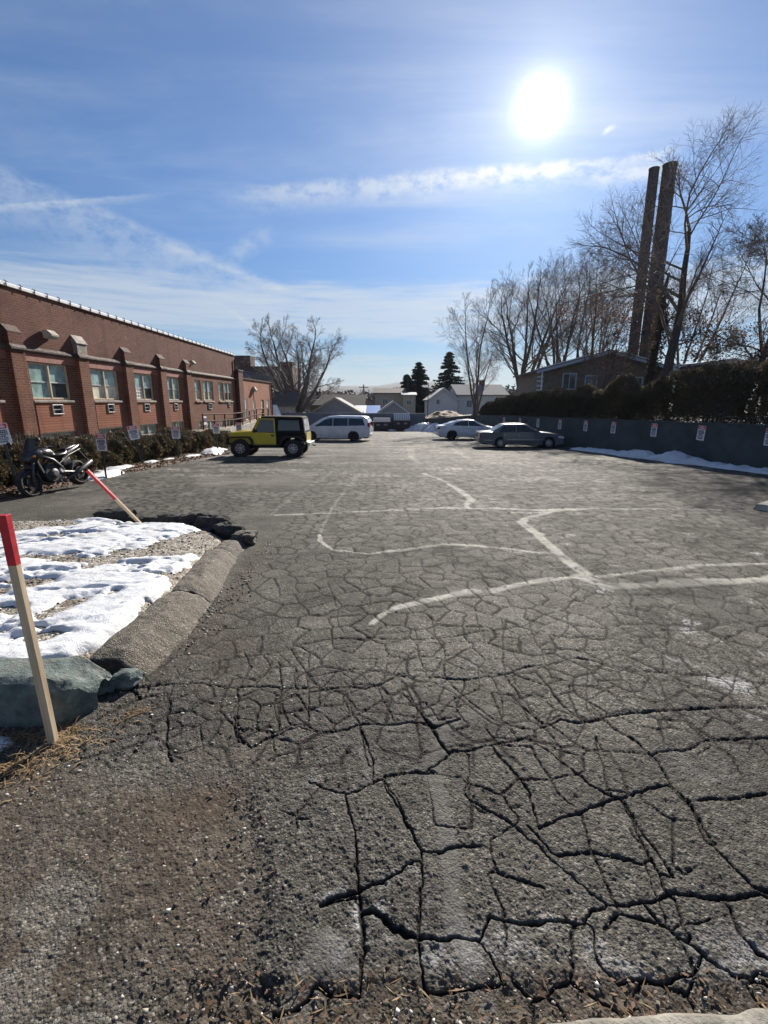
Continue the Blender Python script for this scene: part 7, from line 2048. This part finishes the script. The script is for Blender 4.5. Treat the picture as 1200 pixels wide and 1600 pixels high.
# blue sheeted roof
def blue_roof():
    T = thing('sheeted_roof', 'low shed roof covered by bright blue and white sheeting past the minivan', 'shed', (-2.6, 74, -2))
    MB().prism([(-1.9, -.5), (1.9, -.5), (1.9, 1.9), (-1.9, 1.9)], 0, 4, 'xz').build('wall', M_SIDING_GREY, T)
    mb = MB(); mb.prism([(-.3, 1.95), (4.3, 3.1), (4.3, 3.16), (-.3, 2.03)], -2.1, -.2, 'yz'); mb.build('white_sheet', M_WHITE, T)
    mb = MB(); mb.prism([(-.3, 1.95), (4.3, 3.1), (4.3, 3.16), (-.3, 2.03)], -.15, 2.0, 'yz'); mb.build('blue_sheet', simple('blue_sheeting', (.08, .20, .50), .4, var=.2), T)
blue_roof()
# brown board fence in front of the garage
def fence(label, x0, x1, y, z0, h, mat):
    T = thing('board_fence', label, 'fence', ((x0 + x1) / 2, y, z0))
    n = int((x1 - x0) / .5); mb = MB()
    for k in range(n):
        x = x0 + (x1 - x0) * (k + .5) / n - (x0 + x1) / 2
        mb.box((x, 0, h / 2 - .1), ((x1 - x0) / n - .02, .05, h + .05 * math.sin(k * 2.3)))
    mb.build('boards', mat, T, fix=False)
    for q in (.3, .8): MB().box((0, .05, h * q), (x1 - x0, .05, .1)).build('rail', mat, T)
fence('dark brown board fence before the grey garage', -11.2, -3.6, 63, -1.95, 2.35, M_SIDING_BROWN)
# timber and rubble bank beyond the corner wall
def timber_bank():
    X, Y = np.meshgrid(np.linspace(5.2, 13.5, 50), np.linspace(60.5, 70, 40)); x, y = X.ravel(), Y.ravel()
    z = -1.9 + 1.35 * sstep(60.5, 66, y) * sstep(13.6, 9, x) + .9 * sstep(5, 8, x) * sstep(60.5, 64, y) + .35 * fbm(x * 1.1, y * 1.1, 3, 4)
    kind(mesh_np('earth_bank', np.stack([x, y, z], -1), grid_faces(40, 50), simple('tan_rubble', (.20, .145, .10), .95, var=.5, vscale=2.5, bump=.8, bscale=8)), 'structure')
    for i, (x0, y0, a, L) in enumerate([(8.6, 61.5, .3, 3.4), (9.4, 62.2, .1, 2.6), (7.4, 61.2, -.2, 2.4), (10.6, 62.6, .5, 2.2)]):
        b = MB(); b.box((0, 0, 0), (L, .3, .16), ry=.25 - .1 * i); o = b.build('timber_baulk', M_TRIM if i % 2 else M_SIDING_TAN); o.location = (x0, y0, -.45 + .12 * i); o.rotation_euler = (0, 0, a)
        tag(o, 'weathered timber baulk lying on the tan earth bank beyond the corner wall', 'timber', 'timber on the earth bank')
timber_bank()
def pole(label, x, y, z, h, arms=True, r=.14):
    T = thing('utility_pole', label, 'utility pole', (x, y, z))
    MB().tube([(0, 0, -.5), (0, 0, h)], [r * 1.2, r * .8], 8).build('pole', M_BARK_DARK, T)
    if arms:
        MB().box((0, -.12, h - .6), (2.0, .1, .12)).build('crossarm', M_BARK_DARK, T)
        for k in (-.8, -.3, .3, .8): MB().lathe([(0, .05), (.18, .04)], (k, -.12, h - .54), 'z', 8).build('insulator', M_SIDING_GREY, T)
        MB().lathe([(0, .22), (.9, .22)], (.0, -.38, h - 1.9), 'z', 10).build('transformer', M_SIDING_GREY, T)
pole('dark utility pole rising beyond the blue sheeted roof', -4.2, 100, -3, 8.2)
pole('thin pale pole standing in front of the white gabled house', 6.05, 66, -2, 6.2, arms=False, r=.06)
pole('short thin pole above the beige house porch', 4.35, 88, -2.4, 8.8, arms=False, r=.07)

# dumpsters
def dumpster(label, x, y, w_, d, h, striped):
    T = thing('dumpster', label, 'dumpster', (x, y, gzf(x, y)), math.radians(2))
    m = simple('brown_dumpster_steel' , (.040, .026, .022), .6, var=.35, vscale=3, dirt=(.07, .045, .03))
    hf = h * .72
    b = MB(); b.prism([(0, .16), (d, .16), (d, h), (d * .55, h), (-.08, hf), (-.08, hf - .08), (0, hf - .12)], -w_ / 2, w_ / 2, 'yz'); bd = b.build('bin', m, T, bevel=.02)
    for k in range(4): MB().box((-w_ / 2 + w_ * (k + .5) / 4, -.03, (hf + .1) / 2), (.07, .07, hf - .30)).build('rib', m, bd)
    for s in (1, -1):
        MB().box((s * (w_ / 2 + .07), d * .45, h * .55), (.13, d * .7, .16)).build('fork_pocket', m, T)
        MB().lathe([(-.04, .08), (.04, .08)], (s * w_ * .4, .15, .08), 'x', 12).build('caster', M_RUBBER, T)
        MB().box((s * w_ * .22, -.06, hf * .72), (w_ * .2, .012, .22)).build('notice', M_SIDING_GREY, T)
    if striped:
        lid = MB(); n = 9
        for k in range(n):
            x0 = -w_ / 2 + w_ * k / n
            lid.prism([(-.16, hf + .0), (-.10, hf + .34), (d * .5, h + .30), (d, h + .26), (d, h + .05), (d * .5, h + .04), (-.06, hf + .02)], x0 + .015, x0 + w_ / n - .045, 'yz')
        lid.build('ribbed_lid', simple('shiny_ribbed_lid', (.62, .63, .64), .3, var=.1), T, fix=False)
        dk = MB(); dk.prism([(-.12, hf + .02), (-.06, hf + .28), (d * .5, h + .25), (d, h + .2), (d, h + .03), (d * .5, h + .03), (-.05, hf + .02)], -w_ / 2, w_ / 2, 'yz'); dk.build('lid_underlay', M_BLACK, T)
    else:
        lid = MB(); lid.prism([(-.14, hf + .0), (-.14, hf + .06), (d * .55, h + .07), (d, h + .07), (d, h + .02), (d * .55, h + .01)], -w_ / 2 - .03, w_ / 2 + .03, 'yz'); lid.build('lid', M_SIDING_GREY, T)
dumpster('low brown dumpster with a flat pale lid against the back wall', -.25, 56.8, 2.0, 1.3, 1.45, False)
dumpster('taller brown dumpster with a shiny ribbed lid against the back wall', 2.15, 56.8, 1.95, 1.4, 1.75, True)
o = lump('snow_lump', (.9, .5, .22), 61, M_SNOW, .3, 3, 2.4); o.location = (1.0, 56.3, gzf(0, 56.3)); tag(o, 'small dirty snow lump between the two dumpsters', 'snow lump')

# ------------------------------------------------------------------ the winter air
def air():
    m = bpy.data.materials.new('winter_haze'); m.use_nodes = True
    nt = m.node_tree; nt.nodes.clear()
    o = nt.nodes.new('ShaderNodeOutputMaterial'); v = nt.nodes.new('ShaderNodeVolumePrincipled')
    v.inputs['Color'].default_value = (.80, .88, 1, 1); v.inputs['Density'].default_value = .00011; v.inputs['Anisotropy'].default_value = 0.0
    nt.links.new(v.outputs[0], o.inputs['Volume'])
    b = MB(); b.box((0, 1100, 68), (9400, 7600, 160)); q = b.build('haze', m); kind(q, 'stuff')
air()
